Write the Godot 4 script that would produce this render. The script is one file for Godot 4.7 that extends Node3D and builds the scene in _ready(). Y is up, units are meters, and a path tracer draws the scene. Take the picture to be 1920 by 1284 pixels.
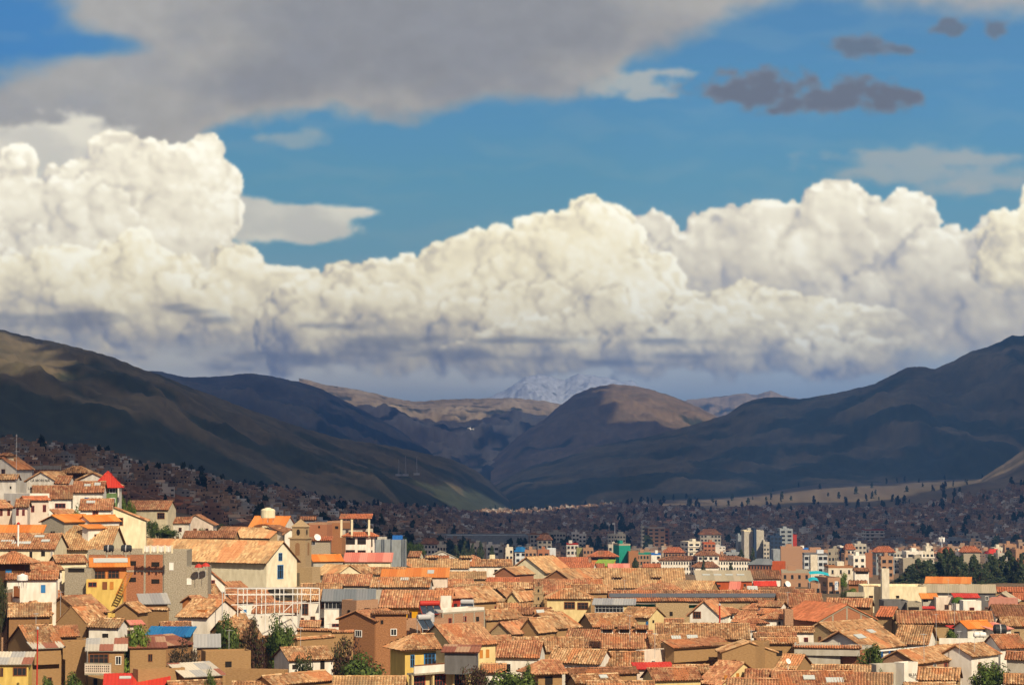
extends Node3D
# An old hillside quarter of tiled roofs above a wide valley town, hills behind it in the shade of a cloud deck, cumulus beyond.
# Lengths in metres. The eye stands at (0, EYE, 0) and looks along -z.
const EYE = 60.0
const TO_SUN_AZ = 25.0
const TO_SUN_EL = 36.0

func _ready():
	var cam = Camera3D.new(); cam.name = "camera"
	cam.fov = rad_to_deg(2.0 * atan(642.0 / CHART)); cam.position = Vector3(0, EYE, 0); cam.rotation.x = CHART_TILT
	cam.near = 1.0; cam.far = 120000.0
	add_child(cam)
	var env = Environment.new(); env.background_mode = Environment.BG_SKY
	env.sky = make_sky(); env.sky_rotation = SKY_TURN * PI / 180.0
	env.background_energy_multiplier = 1.5
	env.tonemap_mode = Environment.TONE_MAPPER_LINEAR; env.tonemap_exposure = 1.22
	env.fog_enabled = true; env.fog_density = 0.00009; env.fog_light_color = Color(0.42, 0.66, 1.0)
	env.sdfgi_enabled = true; env.ssao_enabled = true; env.ssil_enabled = true
	var we = WorldEnvironment.new(); we.name = "environment"; we.environment = env; add_child(we)
	var sun = DirectionalLight3D.new(); sun.name = "sun"
	sun.light_energy = 1.6; sun.light_angular_distance = 0.5; sun.light_color = Color(1.0, 0.92, 0.79); sun.shadow_enabled = true
	add_child(sun)
	sun.look_at_from_position(to_sun() * 10.0, Vector3.ZERO)
	make_materials()
	build_setting()
	build_town()
	far_town()

func to_sun() -> Vector3:
	var el = deg_to_rad(TO_SUN_EL); var az = deg_to_rad(TO_SUN_AZ)
	return Vector3(sin(az) * cos(el), sin(el), cos(az) * cos(el))

# ---------------------------------------------------------------- sky
# A chart of the front sky: a plane touching the sphere of directions, 4158 units to the radian, x to the right and y downwards.
const CHART = 4158.0
const CHART_TILT = 0.0620
const CX0 = -70.0
const CY0 = -70.0
const CSTEP = 2.5
const CW = 824
const CH = 344
const SKY_TURN = Vector3(58.0, 180.0, 0.0)      # the panorama's pole is turned forward, where its pixels are finest

func noise(seed_, freq, oct = 4, kind = FastNoiseLite.TYPE_SIMPLEX_SMOOTH, frac = FastNoiseLite.FRACTAL_FBM):
	var n = FastNoiseLite.new()
	n.noise_type = kind; n.seed = seed_; n.frequency = freq; n.fractal_type = frac; n.fractal_octaves = oct
	return n

func along(pts, x):
	for i in range(pts.size() - 1):
		if x <= pts[i + 1].x:
			return lerpf(pts[i].y, pts[i + 1].y, clampf((x - pts[i].x) / maxf(pts[i + 1].x - pts[i].x, 1e-6), 0, 1))
	return pts[-1].y

func ramp(stops, t):
	for i in range(stops.size() - 1):
		if t <= stops[i + 1][0]:
			return stops[i][1].lerp(stops[i + 1][1], clampf((t - stops[i][0]) / (stops[i + 1][0] - stops[i][0]), 0, 1))
	return stops[-1][1]

func c8(r, g, b) -> Color:
	return Color(r / 255.0, g / 255.0, b / 255.0)

func blurred(img: Image, k: int) -> Image:
	var b = img.duplicate()
	b.resize(maxi(2, CW / k), maxi(2, CH / k), Image.INTERPOLATE_BILINEAR if k <= 2 else Image.INTERPOLATE_TRILINEAR)
	b.resize(CW, CH, Image.INTERPOLATE_CUBIC)
	return b

func ball(h: PackedFloat32Array, x: float, y: float, z: float, r: float):
	var cx = (x - CX0) / CSTEP; var cy = (y - CY0) / CSTEP; var cr = r / CSTEP
	for j in range(maxi(0, int(ceil(cy - cr))), mini(CH - 1, int(cy + cr)) + 1):
		var dy = j - cy
		var half = sqrt(maxf(cr * cr - dy * dy, 0))
		var row = j * CW
		for i in range(maxi(0, int(ceil(cx - half))), mini(CW - 1, int(cx + half)) + 1):
			var dx = i - cx
			var top = z + sqrt(maxf(cr * cr - dx * dx - dy * dy, 0)) * CSTEP
			if top > h[row + i]: h[row + i] = top

# A bank of cumulus: balls on balls on balls under an outline; returns [height image, coverage image].
func cumulus(seed_, x0, x1, top, base, r1, n1, lean):
	var rng = RandomNumberGenerator.new(); rng.seed = seed_
	var h = PackedFloat32Array(); h.resize(CW * CH); h.fill(-1000.0)
	var cur = []
	var tries = 0
	while cur.size() < n1 and tries < n1 * 60:
		tries += 1
		var x = rng.randf_range(x0, x1); var r = r1 * rng.randf_range(0.45, 1.2)
		var t = along(top, x); var b = along(base, x)
		if b - t < 8: continue
		var y = t + r * 0.95 + pow(rng.randf(), 0.8) * maxf(b - t - r, 0)
		if y - r < along(top, x - r * 0.7) - r * 0.45 or y - r < along(top, x + r * 0.7) - r * 0.45: continue
		if y - r * 0.85 < along(top, x - r * 0.4) or y - r * 0.85 < along(top, x + r * 0.4): r *= 0.6; y = t + r
		cur.append([x, y, (y - t) * lean + rng.randf_range(-0.4, 0.4) * r1, r])
	for p in cur: ball(h, p[0], p[1], p[2], p[3])
	for tier in 3:
		var nxt = []
		for p in cur:
			for k in [12, 9, 6][tier]:
				var d = Vector3(rng.randfn(0, 1), rng.randfn(-0.25, 1), absf(rng.randfn(0.5, 0.8))).normalized()
				var r = p[3] * rng.randf_range(0.25, 0.6)
				if r < 3.0: continue
				var x = p[0] + d.x * (p[3] - r * 0.45); var y = p[1] + d.y * (p[3] - r * 0.45)
				if y - r < along(top, x) - 3.0: continue
				var q = [x, y, p[2] + d.z * (p[3] - r * 0.45), r]
				nxt.append(q)
				ball(h, x, y, q[2], r)
		cur = nxt
	var cover = PackedByteArray(); cover.resize(CW * CH)
	for i in CW * CH: cover[i] = 255 if h[i] > -900.0 else 0
	for i in CW * CH:
		if h[i] < -900.0: h[i] = -40.0
	return [Image.create_from_data(CW, CH, false, Image.FORMAT_RF, h.to_byte_array()), Image.create_from_data(CW, CH, false, Image.FORMAT_L8, cover)]

func lay_cumulus(to: Image, made, base, tones, soft, low, low_at, ns: FastNoiseLite, fade, light, flat):
	var h = blurred(made[0], soft + 1)
	var w1 = blurred(made[0], 6); var w2 = blurred(made[0], 20)
	var cv = blurred(made[1], 2) if soft <= 2 else blurred(made[1], soft)
	var raw = made[0].get_data().to_float32_array()
	var hd = h.get_data().to_float32_array(); var b1 = w1.get_data().to_float32_array(); var b2 = w2.get_data().to_float32_array()
	for j in range(1, CH - 1):
		var y = CY0 + j * CSTEP
		for i in range(1, CW - 1):
			var a = cv.get_pixel(i, j).r
			if a < 0.02: continue
			var x = CX0 + i * CSTEP
			var k = j * CW + i
			var n1 = ns.get_noise_2d(x, y); var n2 = ns.get_noise_2d(x * 0.3 + 900, y * 0.45)
			a = smoothstep(0.32, 0.72, a + n1 * 0.30)
			var b = along(base, x)
			var from_base = b - y + n2 * 40.0 + n1 * 14.0
			a *= smoothstep(-fade, fade, from_base)
			if x > 1600.0 and along(base, 1000.0) > 690.0: a *= 1.0 - smoothstep(1620.0 + n2 * 80.0, 1790.0, x + (y - 600.0) * 0.25)
			if a < 0.01: continue
			var nrm = Vector3(-(hd[k + 1] - hd[k - 1]) / (2 * CSTEP), (hd[k + CW] - hd[k - CW]) / (2 * CSTEP), flat).normalized()
			var broad = Vector3(-(b1[mini(k + 5, CW * CH - 1)] - b1[k - 5 if k > 5 else 0]) / (10 * CSTEP), (b1[mini(k + 5 * CW, CW * CH - 1)] - b1[maxi(k - 5 * CW, 0)]) / (10 * CSTEP), flat * 0.8).normalized()
			var lam = nrm.dot(light) * 0.56 + broad.dot(light) * 0.44
			var cav = clampf((hd[k] - b1[k]) / 22.0, -1, 1) * 0.5 + clampf((hd[k] - b2[k]) / 60.0, -1, 1) * 0.7
			var t = 0.71 + 0.36 * (lam - 0.62) + 0.18 * cav + clampf((raw[k] - b1[k]) / 12.0, -1, 1) * 0.09 + n2 * 0.26 + n1 * 0.035
			t -= low * (1.0 - smoothstep(0.0, low_at, from_base))
			var c = ramp(tones, clampf(t, 0, 1))
			to.set_pixel(i, j, to.get_pixel(i, j).lerp(c, a))

func blob(x, y, list):      # how deep inside a union of ellipses that flow together, about 1 at a centre and 0 at the rim
	var sum = 1e-9
	for e in list:
		var dx = (x - e[0]) / e[2]; var dy = (y - e[1]) / e[3]
		var q = dx * dx + dy * dy
		if q < 9.0: sum += exp(-3.0 * sqrt(q))
	return 1.0 + log(sum) / 3.0

func front_sky() -> Image:
	var img = Image.create(CW / 2, CH / 2, false, Image.FORMAT_RGBA8)
	var soft = noise(11, 0.0035, 5); var fine = noise(12, 0.014, 5); var wisp = noise(13, 0.006, 5)
	var blue = [[0.0, c8(72, 116, 153)], [0.25, c8(79, 127, 160)], [0.45, c8(90, 138, 160)], [0.62, c8(106, 148, 164)], [0.85, c8(160, 174, 178)], [1.0, c8(150, 165, 172)]]
	var low_line = [Vector2(-100, 330), Vector2(250, 330), Vector2(350, 290), Vector2(430, 236), Vector2(600, 222), Vector2(780, 226), Vector2(860, 200), Vector2(900, 185), Vector2(1060, 186), Vector2(1150, 165), Vector2(1190, 118), Vector2(1290, 84), Vector2(1400, 34), Vector2(1500, 12), Vector2(1700, 22), Vector2(1990, 44)]
	var scud = [[1340, 170, 84, 24], [1390, 155, 60, 34], [1432, 172, 52, 30], [1478, 166, 44, 36], [1530, 180, 62, 36], [1590, 182, 54, 28], [1632, 170, 36, 28], [1660, 186, 60, 28], [1700, 182, 44, 12], [1450, 208, 26, 10]]
	var scud2 = [[1604, 84, 46, 24], [1640, 94, 56, 24], [1700, 94, 40, 9], [1786, 50, 38, 18], [1862, 50, 26, 18]]
	for j in CH / 2:
		var y = CY0 + (j * 2 + 0.5) * CSTEP
		for i in CW / 2:
			var x = CX0 + (i * 2 + 0.5) * CSTEP
			var n = soft.get_noise_2d(x, y * 1.6); var f = fine.get_noise_2d(x, y * 1.5)
			var side = clampf(x / 1920.0, 0, 1)
			var c = ramp(blue, clampf(y / 760.0, 0, 1))
			c = c.lerp(ramp([[0.0, c8(222, 214, 192)], [0.5, c8(214, 212, 200)], [1.0, c8(182, 196, 202)]], side), smoothstep(560, 690, y) * 0.95)
			if x < 330 and y < 200: c = c.lerp(c8(58, 112, 166), 0.6 * smoothstep(330, 60, x))
			# thin veils
			var veil = smoothstep(0.05, 0.6, wisp.get_noise_2d(x * 0.5, y * 2.2 + n * 60) + 0.15) * 0.10
			veil += 0.75 * smoothstep(-0.25, 0.75, blob(x, y, [[1720, 318, 170, 34], [1660, 296, 120, 14], [1850, 330, 130, 30], [1800, 300, 130, 12]]) + f * 0.5 + wisp.get_noise_2d(x * 0.6 + y * 0.8, y * 3.0) * 0.7)
			veil += 0.55 * smoothstep(-0.1, 0.8, blob(x, y, [[560, 268, 56, 15], [590, 250, 30, 16], [520, 258, 60, 10]]) + f * 0.5)
			veil += 0.8 * smoothstep(-0.1, 0.6, blob(x, y, [[1160, 158, 130, 26], [1250, 136, 60, 9], [1210, 178, 70, 10]]) + f * 0.6)
			c = c.lerp(c8(158, 160, 156), clampf(veil, 0, 0.9))
			# the grey deck that reaches from overhead
			var line = along(low_line, x) + n * 26 + f * 12
			var deep = line - y
			var hole = blob(x, y, [[10, 50, 128, 80], [110, 84, 130, 22], [-70, 60, 120, 80]]) + n * 0.35 + f * 0.14
			var cover = smoothstep(-14, 30 + 26 * smoothstep(900, 1500, x), deep) * (1.0 - smoothstep(-0.35, 0.5, hole))
			if cover > 0.003:
				var t = clampf(deep / 240.0, 0, 1)
				var dark = blob(x, y, [[540, 150, 150, 70], [760, 110, 260, 90], [900, 30, 330, 110], [640, 20, 300, 60], [1080, 60, 190, 60]])
				var g = c8(150, 148, 144).lerp(c8(126, 127, 130), smoothstep(-0.2, 0.9, dark + n * 0.5 + 0.1))
				g = g.lerp(c8(162, 157, 149), (1.0 - smoothstep(0.0, 0.35, t)) * 0.55 * smoothstep(-0.3, 0.5, -n + 0.2))
				g = g * (1.0 + 0.035 * f)
				g = g.lerp(c8(130, 132, 138), 0.3 * smoothstep(0.0, 0.5, n))
				c = c.lerp(g, cover)
			# dark scraps below the deck
			var s = maxf(blob(x, y, scud) - 0.12, blob(x, y, scud2) - 0.1) + f * 0.85 + n * 0.25
			var sc = smoothstep(-0.2, 0.55, s)
			if sc > 0.01:
				var g = c8(112, 114, 121).lerp(c8(96, 99, 108), smoothstep(0.1, 0.7, s + n * 0.3))
				c = c.lerp(g, sc * (0.95 if y > 110 else 0.8))
			# the torn sheet beside the left tower
			var sheet = blob(x, y, [[60, 330, 170, 110], [180, 300, 120, 70], [400, 400, 100, 40], [450, 412, 130, 34], [560, 412, 110, 24], [610, 400, 90, 13], [590, 440, 70, 18], [640, 398, 70, 7], [360, 420, 120, 60], [600, 424, 60, 12]]) + f * 0.28 + wisp.get_noise_2d(x * 0.7, y * 3.4) * 0.22
			c = c.lerp(c8(212, 206, 188).lerp(c8(190, 186, 174), smoothstep(0.2, -0.4, n)), smoothstep(0.0, 0.30, sheet) * 0.95)
			img.set_pixel(i, j, c)
	img.resize(CW, CH, Image.INTERPOLATE_CUBIC)
	var light = Vector3(0.52, 0.50, 0.69)
	var pale = [[0.0, c8(150, 152, 160)], [0.3, c8(186, 181, 172)], [0.55, c8(214, 205, 184)], [0.8, c8(236, 228, 204)], [1.0, c8(248, 243, 224)]]
	var bright = [[0.0, c8(140, 143, 152)], [0.28, c8(184, 178, 166)], [0.5, c8(216, 205, 178)], [0.72, c8(243, 232, 198)], [1.0, c8(255, 250, 228)]]
	var ns = noise(21, 0.02, 5)
	var back_base = [Vector2(-100, 660), Vector2(2000, 670)]
	# far bank on the right, soft
	var top_r = [Vector2(1120, 430), Vector2(1180, 398), Vector2(1230, 392), Vector2(1290, 400), Vector2(1370, 384), Vector2(1450, 374), Vector2(1530, 352), Vector2(1548, 336), Vector2(1650, 334), Vector2(1720, 356), Vector2(1752, 392), Vector2(1790, 384), Vector2(1808, 424), Vector2(1840, 440), Vector2(1858, 400), Vector2(2000, 400)]
	lay_cumulus(img, cumulus(31, 1130, 1990, top_r, back_base, 80.0, 90, 0.5), back_base, pale, 3, 0.30, 330.0, ns, 40.0, light, 1.6)
	var top_fr = [Vector2(1840, 480), Vector2(1856, 420), Vector2(1866, 372), Vector2(1890, 346), Vector2(1925, 328), Vector2(2000, 320)]
	lay_cumulus(img, cumulus(32, 1850, 1990, top_fr, [Vector2(1800, 540), Vector2(2000, 560)], 40.0, 24, 0.4), [Vector2(1800, 530), Vector2(2000, 560)], bright, 1, 0.25, 120.0, ns, 30.0, light, 1.3)
	# the tower on the left, its top lost in the deck
	var top_l = [Vector2(-200, 226), Vector2(120, 236), Vector2(250, 250), Vector2(380, 252), Vector2(400, 250), Vector2(410, 268), Vector2(412, 300), Vector2(437, 316), Vector2(438, 330), Vector2(424, 350), Vector2(400, 352), Vector2(372, 366), Vector2(340, 404), Vector2(400, 440), Vector2(452, 470)]
	lay_cumulus(img, cumulus(33, -120, 420, top_l, back_base, 70.0, 170, 0.5), back_base, pale, 2, 0.15, 260.0, ns, 40.0, light, 1.5)
	var top_l2 = [Vector2(-100, 470), Vector2(60, 465), Vector2(120, 430), Vector2(200, 416), Vector2(250, 420), Vector2(330, 418), Vector2(360, 450), Vector2(400, 462), Vector2(440, 452), Vector2(500, 470), Vector2(540, 500), Vector2(580, 490), Vector2(640, 520)]
	lay_cumulus(img, cumulus(34, -90, 600, top_l2, [Vector2(-100, 640), Vector2(700, 680)], 58.0, 90, 0.7), [Vector2(-100, 640), Vector2(700, 680)], bright, 1, 0.42, 130.0, ns, 34.0, light, 1.4)
	# the great bank in the middle
	var top_m = [Vector2(540, 530), Vector2(575, 500), Vector2(640, 492), Vector2(700, 470), Vector2(725, 458), Vector2(760, 474), Vector2(800, 458), Vector2(850, 446), Vector2(890, 430), Vector2(930, 418), Vector2(945, 394), Vector2(990, 380), Vector2(1020, 390), Vector2(1040, 376), Vector2(1075, 372), Vector2(1110, 357), Vector2(1140, 366), Vector2(1160, 384), Vector2(1186, 398), Vector2(1200, 430), Vector2(1250, 450), Vector2(1285, 486), Vector2(1296, 530), Vector2(1340, 545), Vector2(1400, 520), Vector2(1440, 540), Vector2(1520, 552), Vector2(1600, 566), Vector2(1680, 580), Vector2(1730, 606), Vector2(1756, 650), Vector2(1775, 710)]
	var base_m = [Vector2(500, 690), Vector2(1000, 694), Vector2(1400, 700), Vector2(1850, 706)]
	lay_cumulus(img, cumulus(35, 560, 1790, top_m, base_m, 62.0, 320, 0.8), base_m, bright, 1, 0.44, 150.0, ns, 16.0, light, 1.4)
	var top_f = [Vector2(860, 640), Vector2(960, 600), Vector2(1080, 560), Vector2(1150, 520), Vector2(1200, 506), Vector2(1260, 520), Vector2(1300, 560), Vector2(1420, 590), Vector2(1560, 610), Vector2(1700, 636), Vector2(1750, 690)]
	lay_cumulus(img, cumulus(36, 880, 1780, top_f, base_m, 44.0, 110, 0.9), base_m, bright, 1, 0.42, 110.0, ns, 14.0, light, 1.4)
	# flat grey layers along the foot of the banks
	var foot = Image.create(CW / 2, CH / 2, false, Image.FORMAT_RGBA8)
	for j in range(110, CH / 2):
		var y = CY0 + (j * 2 + 0.5) * CSTEP
		for i in CW / 2:
			var x = CX0 + (i * 2 + 0.5) * CSTEP
			var n = soft.get_noise_2d(x * 0.7 + 400, y * 2.4); var f = fine.get_noise_2d(x * 0.6, y * 2.2)
			var g = blob(x, y, [[70, 596, 170, 18], [20, 610, 120, 18], [150, 606, 90, 12]]) + f * 0.7
			g = maxf(g, blob(x, y, [[352, 584, 52, 11], [395, 600, 62, 10], [330, 574, 30, 7]]) + f * 0.7)
			g = maxf(g, 0.9 * blob(x, y, [[520, 668, 240, 16], [760, 666, 220, 14], [700, 640, 120, 18], [950, 674, 240, 12], [1130, 680, 200, 10], [1000, 640, 130, 10], [420, 690, 160, 12], [1250, 640, 110, 8], [600, 612, 90, 9], [1330, 668, 160, 8]]) + f * 0.75 + n * 0.6)
			var c = c8(160, 156, 152).lerp(c8(120, 124, 134), smoothstep(0.1, 0.9, g + n * 0.4))
			c.a = 0.58 * smoothstep(-0.15, 0.95, g)
			foot.set_pixel(i, j, c)
	foot.resize(CW, CH, Image.INTERPOLATE_CUBIC)
	for j in range(220, CH):
		for i in CW:
			var c = foot.get_pixel(i, j)
			if c.a > 0.01:
				var under = img.get_pixel(i, j)
				img.set_pixel(i, j, under.lerp(Color(c.r, c.g, c.b), c.a))
	return img

func make_sky() -> Sky:
	var front = front_sky()
	var turn = Basis.from_euler(SKY_TURN * PI / 180.0)
	var tilt = Basis.from_euler(Vector3(CHART_TILT, 0, 0)).transposed()
	var soft = noise(41, 1.1, 5); var wide = noise(42, 0.5, 3)
	# the whole sphere, coarse: broken grey cloud over blue, as in the part the photograph shows
	var coarse = Image.create(256, 256, false, Image.FORMAT_RGBA8)
	for j in 256:
		var up = (0.5 - (j + 0.5) / 256.0) * PI
		for i in 256:
			var d = turn * panorama_direction((i + 0.5) / 256.0, up)
			coarse.set_pixel(i, j, far_sky(d, soft, wide))
	var img = coarse
	img.resize(4096, 4096, Image.INTERPOLATE_CUBIC)
	var low = 4096; var high = 0; var left = 4096; var right = 0
	for p in [Vector2(-70, -70), Vector2(1990, -70), Vector2(-70, 790), Vector2(1990, 790), Vector2(960, -70), Vector2(960, 790)]:
		var d = tilt.transposed() * Vector3((p.x - 960) / CHART, (642 - p.y) / CHART, -1)
		var uv = panorama_uv(turn.transposed() * d.normalized())
		low = mini(low, int(uv.y * 4096)); high = maxi(high, int(uv.y * 4096)); left = mini(left, int(uv.x * 4096)); right = maxi(right, int(uv.x * 4096))
	for j in range(maxi(low - 4, 0), mini(high + 5, 4096)):
		var up = (0.5 - (j + 0.5) / 4096.0) * PI
		for i in range(maxi(left - 4, 0), mini(right + 5, 4096)):
			var d = tilt * (turn * panorama_direction((i + 0.5) / 4096.0, up))
			if d.z > -0.5: continue
			var x = (960.0 + d.x / -d.z * CHART - CX0) / CSTEP; var y = (642.0 - d.y / -d.z * CHART - CY0) / CSTEP
			if x < 0 or y < 0 or x > CW - 2 or y > CH - 2: continue
			var xi = int(x); var yi = int(y); var fx = x - xi; var fy = y - yi
			var c = front.get_pixel(xi, yi).lerp(front.get_pixel(xi + 1, yi), fx).lerp(front.get_pixel(xi, yi + 1).lerp(front.get_pixel(xi + 1, yi + 1), fx), fy)
			var rim = minf(minf(x, CW - 2 - x) / 24.0, minf(y, CH - 2 - y) / 24.0)
			img.set_pixel(i, j, c if rim >= 1.0 else img.get_pixel(i, j).lerp(c, rim))
	var m = PanoramaSkyMaterial.new(); m.panorama = ImageTexture.create_from_image(img)
	var sky = Sky.new(); sky.sky_material = m
	return sky

func panorama_direction(u: float, up: float) -> Vector3:
	var a = u * TAU
	return Vector3(sin(a) * cos(up), sin(up), -cos(a) * cos(up))

func panorama_uv(d: Vector3) -> Vector2:
	return Vector2(fposmod(atan2(d.x, -d.z) / TAU, 1.0), 0.5 - asin(clampf(d.y, -1, 1)) / PI)

func far_sky(d: Vector3, soft, wide) -> Color:
	var c = ramp([[0.0, c8(165, 172, 176)], [0.12, c8(92, 134, 162)], [0.5, c8(66, 106, 150)], [1.0, c8(54, 92, 142)]], clampf(d.y, 0, 1))
	if d.y < 0.0: return c8(120, 110, 98)
	var p = d / (d.y + 0.25)
	var n = soft.get_noise_3d(p.x, 0.0, p.z) + 0.5 * wide.get_noise_3d(p.x, 7.0, p.z)
	var cover = smoothstep(-0.15, 0.35, n + 0.12)
	return c.lerp(c8(184, 180, 172).lerp(c8(150, 150, 154), smoothstep(0.1, 0.6, n)), cover * 0.92)
# ---------------------------------------------------------------- materials
var M = {}
var WALLS = {
	"white": Color(0.84, 0.82, 0.77), "cream": Color(0.84, 0.77, 0.56), "pale_yellow": Color(0.76, 0.62, 0.33), "yellow": Color(0.72, 0.53, 0.16),
	"pinkish": Color(0.76, 0.66, 0.58), "grey": Color(0.50, 0.48, 0.43), "concrete": Color(0.45, 0.42, 0.35), "dark_grey": Color(0.16, 0.16, 0.17),
	"adobe": Color(0.44, 0.285, 0.145), "dark_adobe": Color(0.36, 0.21, 0.105), "light_adobe": Color(0.50, 0.36, 0.20), "brick": Color(0.46, 0.21, 0.12), "pale_brick": Color(0.50, 0.31, 0.205), "ivory": Color(0.72, 0.68, 0.58),
	"brown": Color(0.42, 0.21, 0.105), "red": Color(0.40, 0.045, 0.025), "orange_red": Color(0.47, 0.10, 0.03), "orange": Color(0.60, 0.24, 0.08), "green": Color(0.16, 0.26, 0.11),
	"stone": Color(0.50, 0.38, 0.235), "church_cream": Color(0.88, 0.83, 0.66), "wood": Color(0.11, 0.052, 0.022), "blue_white": Color(0.62, 0.68, 0.75), "panel_grey": Color(0.30, 0.34, 0.38), "glass_blue": Color(0.06, 0.09, 0.13),
	"olive": Color(0.36, 0.36, 0.16), "navy": Color(0.03, 0.05, 0.10), "teal": Color(0.02, 0.28, 0.22), "amber": Color(0.74, 0.38, 0.01), "bright_blue": Color(0.03, 0.16, 0.55), "pink": Color(0.62, 0.30, 0.24)}
# tile mixes: the tones of single tiles
var TILES = {
	"old": [Color(0.497, 0.305, 0.165), Color(0.411, 0.223, 0.109), Color(0.576, 0.408, 0.241), Color(0.392, 0.190, 0.093), Color(0.219, 0.119, 0.064), Color(0.460, 0.271, 0.140)],
	"red": [Color(0.419, 0.196, 0.106), Color(0.372, 0.157, 0.083), Color(0.476, 0.253, 0.140), Color(0.253, 0.106, 0.057), Color(0.410, 0.210, 0.110), Color(0.508, 0.323, 0.180)],
	"new": [Color(0.450, 0.156, 0.079), Color(0.414, 0.141, 0.069), Color(0.479, 0.184, 0.094), Color(0.397, 0.145, 0.071)],
	"tan": [Color(0.509, 0.332, 0.177), Color(0.451, 0.270, 0.136), Color(0.558, 0.398, 0.222), Color(0.366, 0.202, 0.100), Color(0.479, 0.294, 0.151)],
	"dull": [Color(0.310, 0.151, 0.083), Color(0.263, 0.116, 0.063), Color(0.348, 0.183, 0.103), Color(0.209, 0.096, 0.051)]}
# sheet roofs: the tones of single sheets
var SHEETS = {
	"grey_sheet": [Color(0.33, 0.34, 0.35), Color(0.28, 0.29, 0.31), Color(0.38, 0.38, 0.38)],
	"dark_sheet": [Color(0.17, 0.19, 0.21), Color(0.15, 0.17, 0.19), Color(0.20, 0.215, 0.23)],
	"weathered_sheet": [Color(0.55, 0.50, 0.42), Color(0.48, 0.44, 0.38), Color(0.60, 0.55, 0.46), Color(0.30, 0.12, 0.08), Color(0.38, 0.38, 0.38)],
	"rusty_sheet": [Color(0.24, 0.09, 0.055), Color(0.20, 0.075, 0.05), Color(0.28, 0.115, 0.07), Color(0.40, 0.25, 0.16)],
	"orange_sheet": [Color(0.62, 0.21, 0.045), Color(0.58, 0.18, 0.035), Color(0.65, 0.25, 0.06)],
	"red_sheet": [Color(0.52, 0.045, 0.03), Color(0.48, 0.04, 0.028), Color(0.55, 0.055, 0.035)],
	"pink_sheet": [Color(0.60, 0.21, 0.16), Color(0.56, 0.17, 0.13), Color(0.64, 0.27, 0.21)],
	"blue_sheet": [Color(0.015, 0.14, 0.36), Color(0.012, 0.12, 0.32), Color(0.02, 0.16, 0.38)],
	"tan_sheet": [Color(0.40, 0.35, 0.25), Color(0.36, 0.31, 0.22), Color(0.44, 0.38, 0.28)],
	"green_sheet": [Color(0.25, 0.38, 0.05), Color(0.22, 0.34, 0.05)]}

func plain(c: Color, rough = 0.9) -> StandardMaterial3D:
	var m = StandardMaterial3D.new(); m.albedo_color = c.linear_to_srgb(); m.roughness = rough; m.metallic_specular = 0.25
	m.cull_mode = BaseMaterial3D.CULL_DISABLED
	return m

func tinted(rough = 0.95) -> StandardMaterial3D:
	var m = plain(Color.WHITE, rough); m.vertex_color_use_as_albedo = true
	return m

func mottle(seed_, freq, low, high) -> NoiseTexture2D:      # a tileable field of tone
	var t = NoiseTexture2D.new(); t.width = 512; t.height = 512; t.seamless = true
	t.noise = noise(seed_, freq, 5)
	var g = Gradient.new(); g.set_color(0, low); g.set_color(1, high); t.color_ramp = g
	return t

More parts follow.
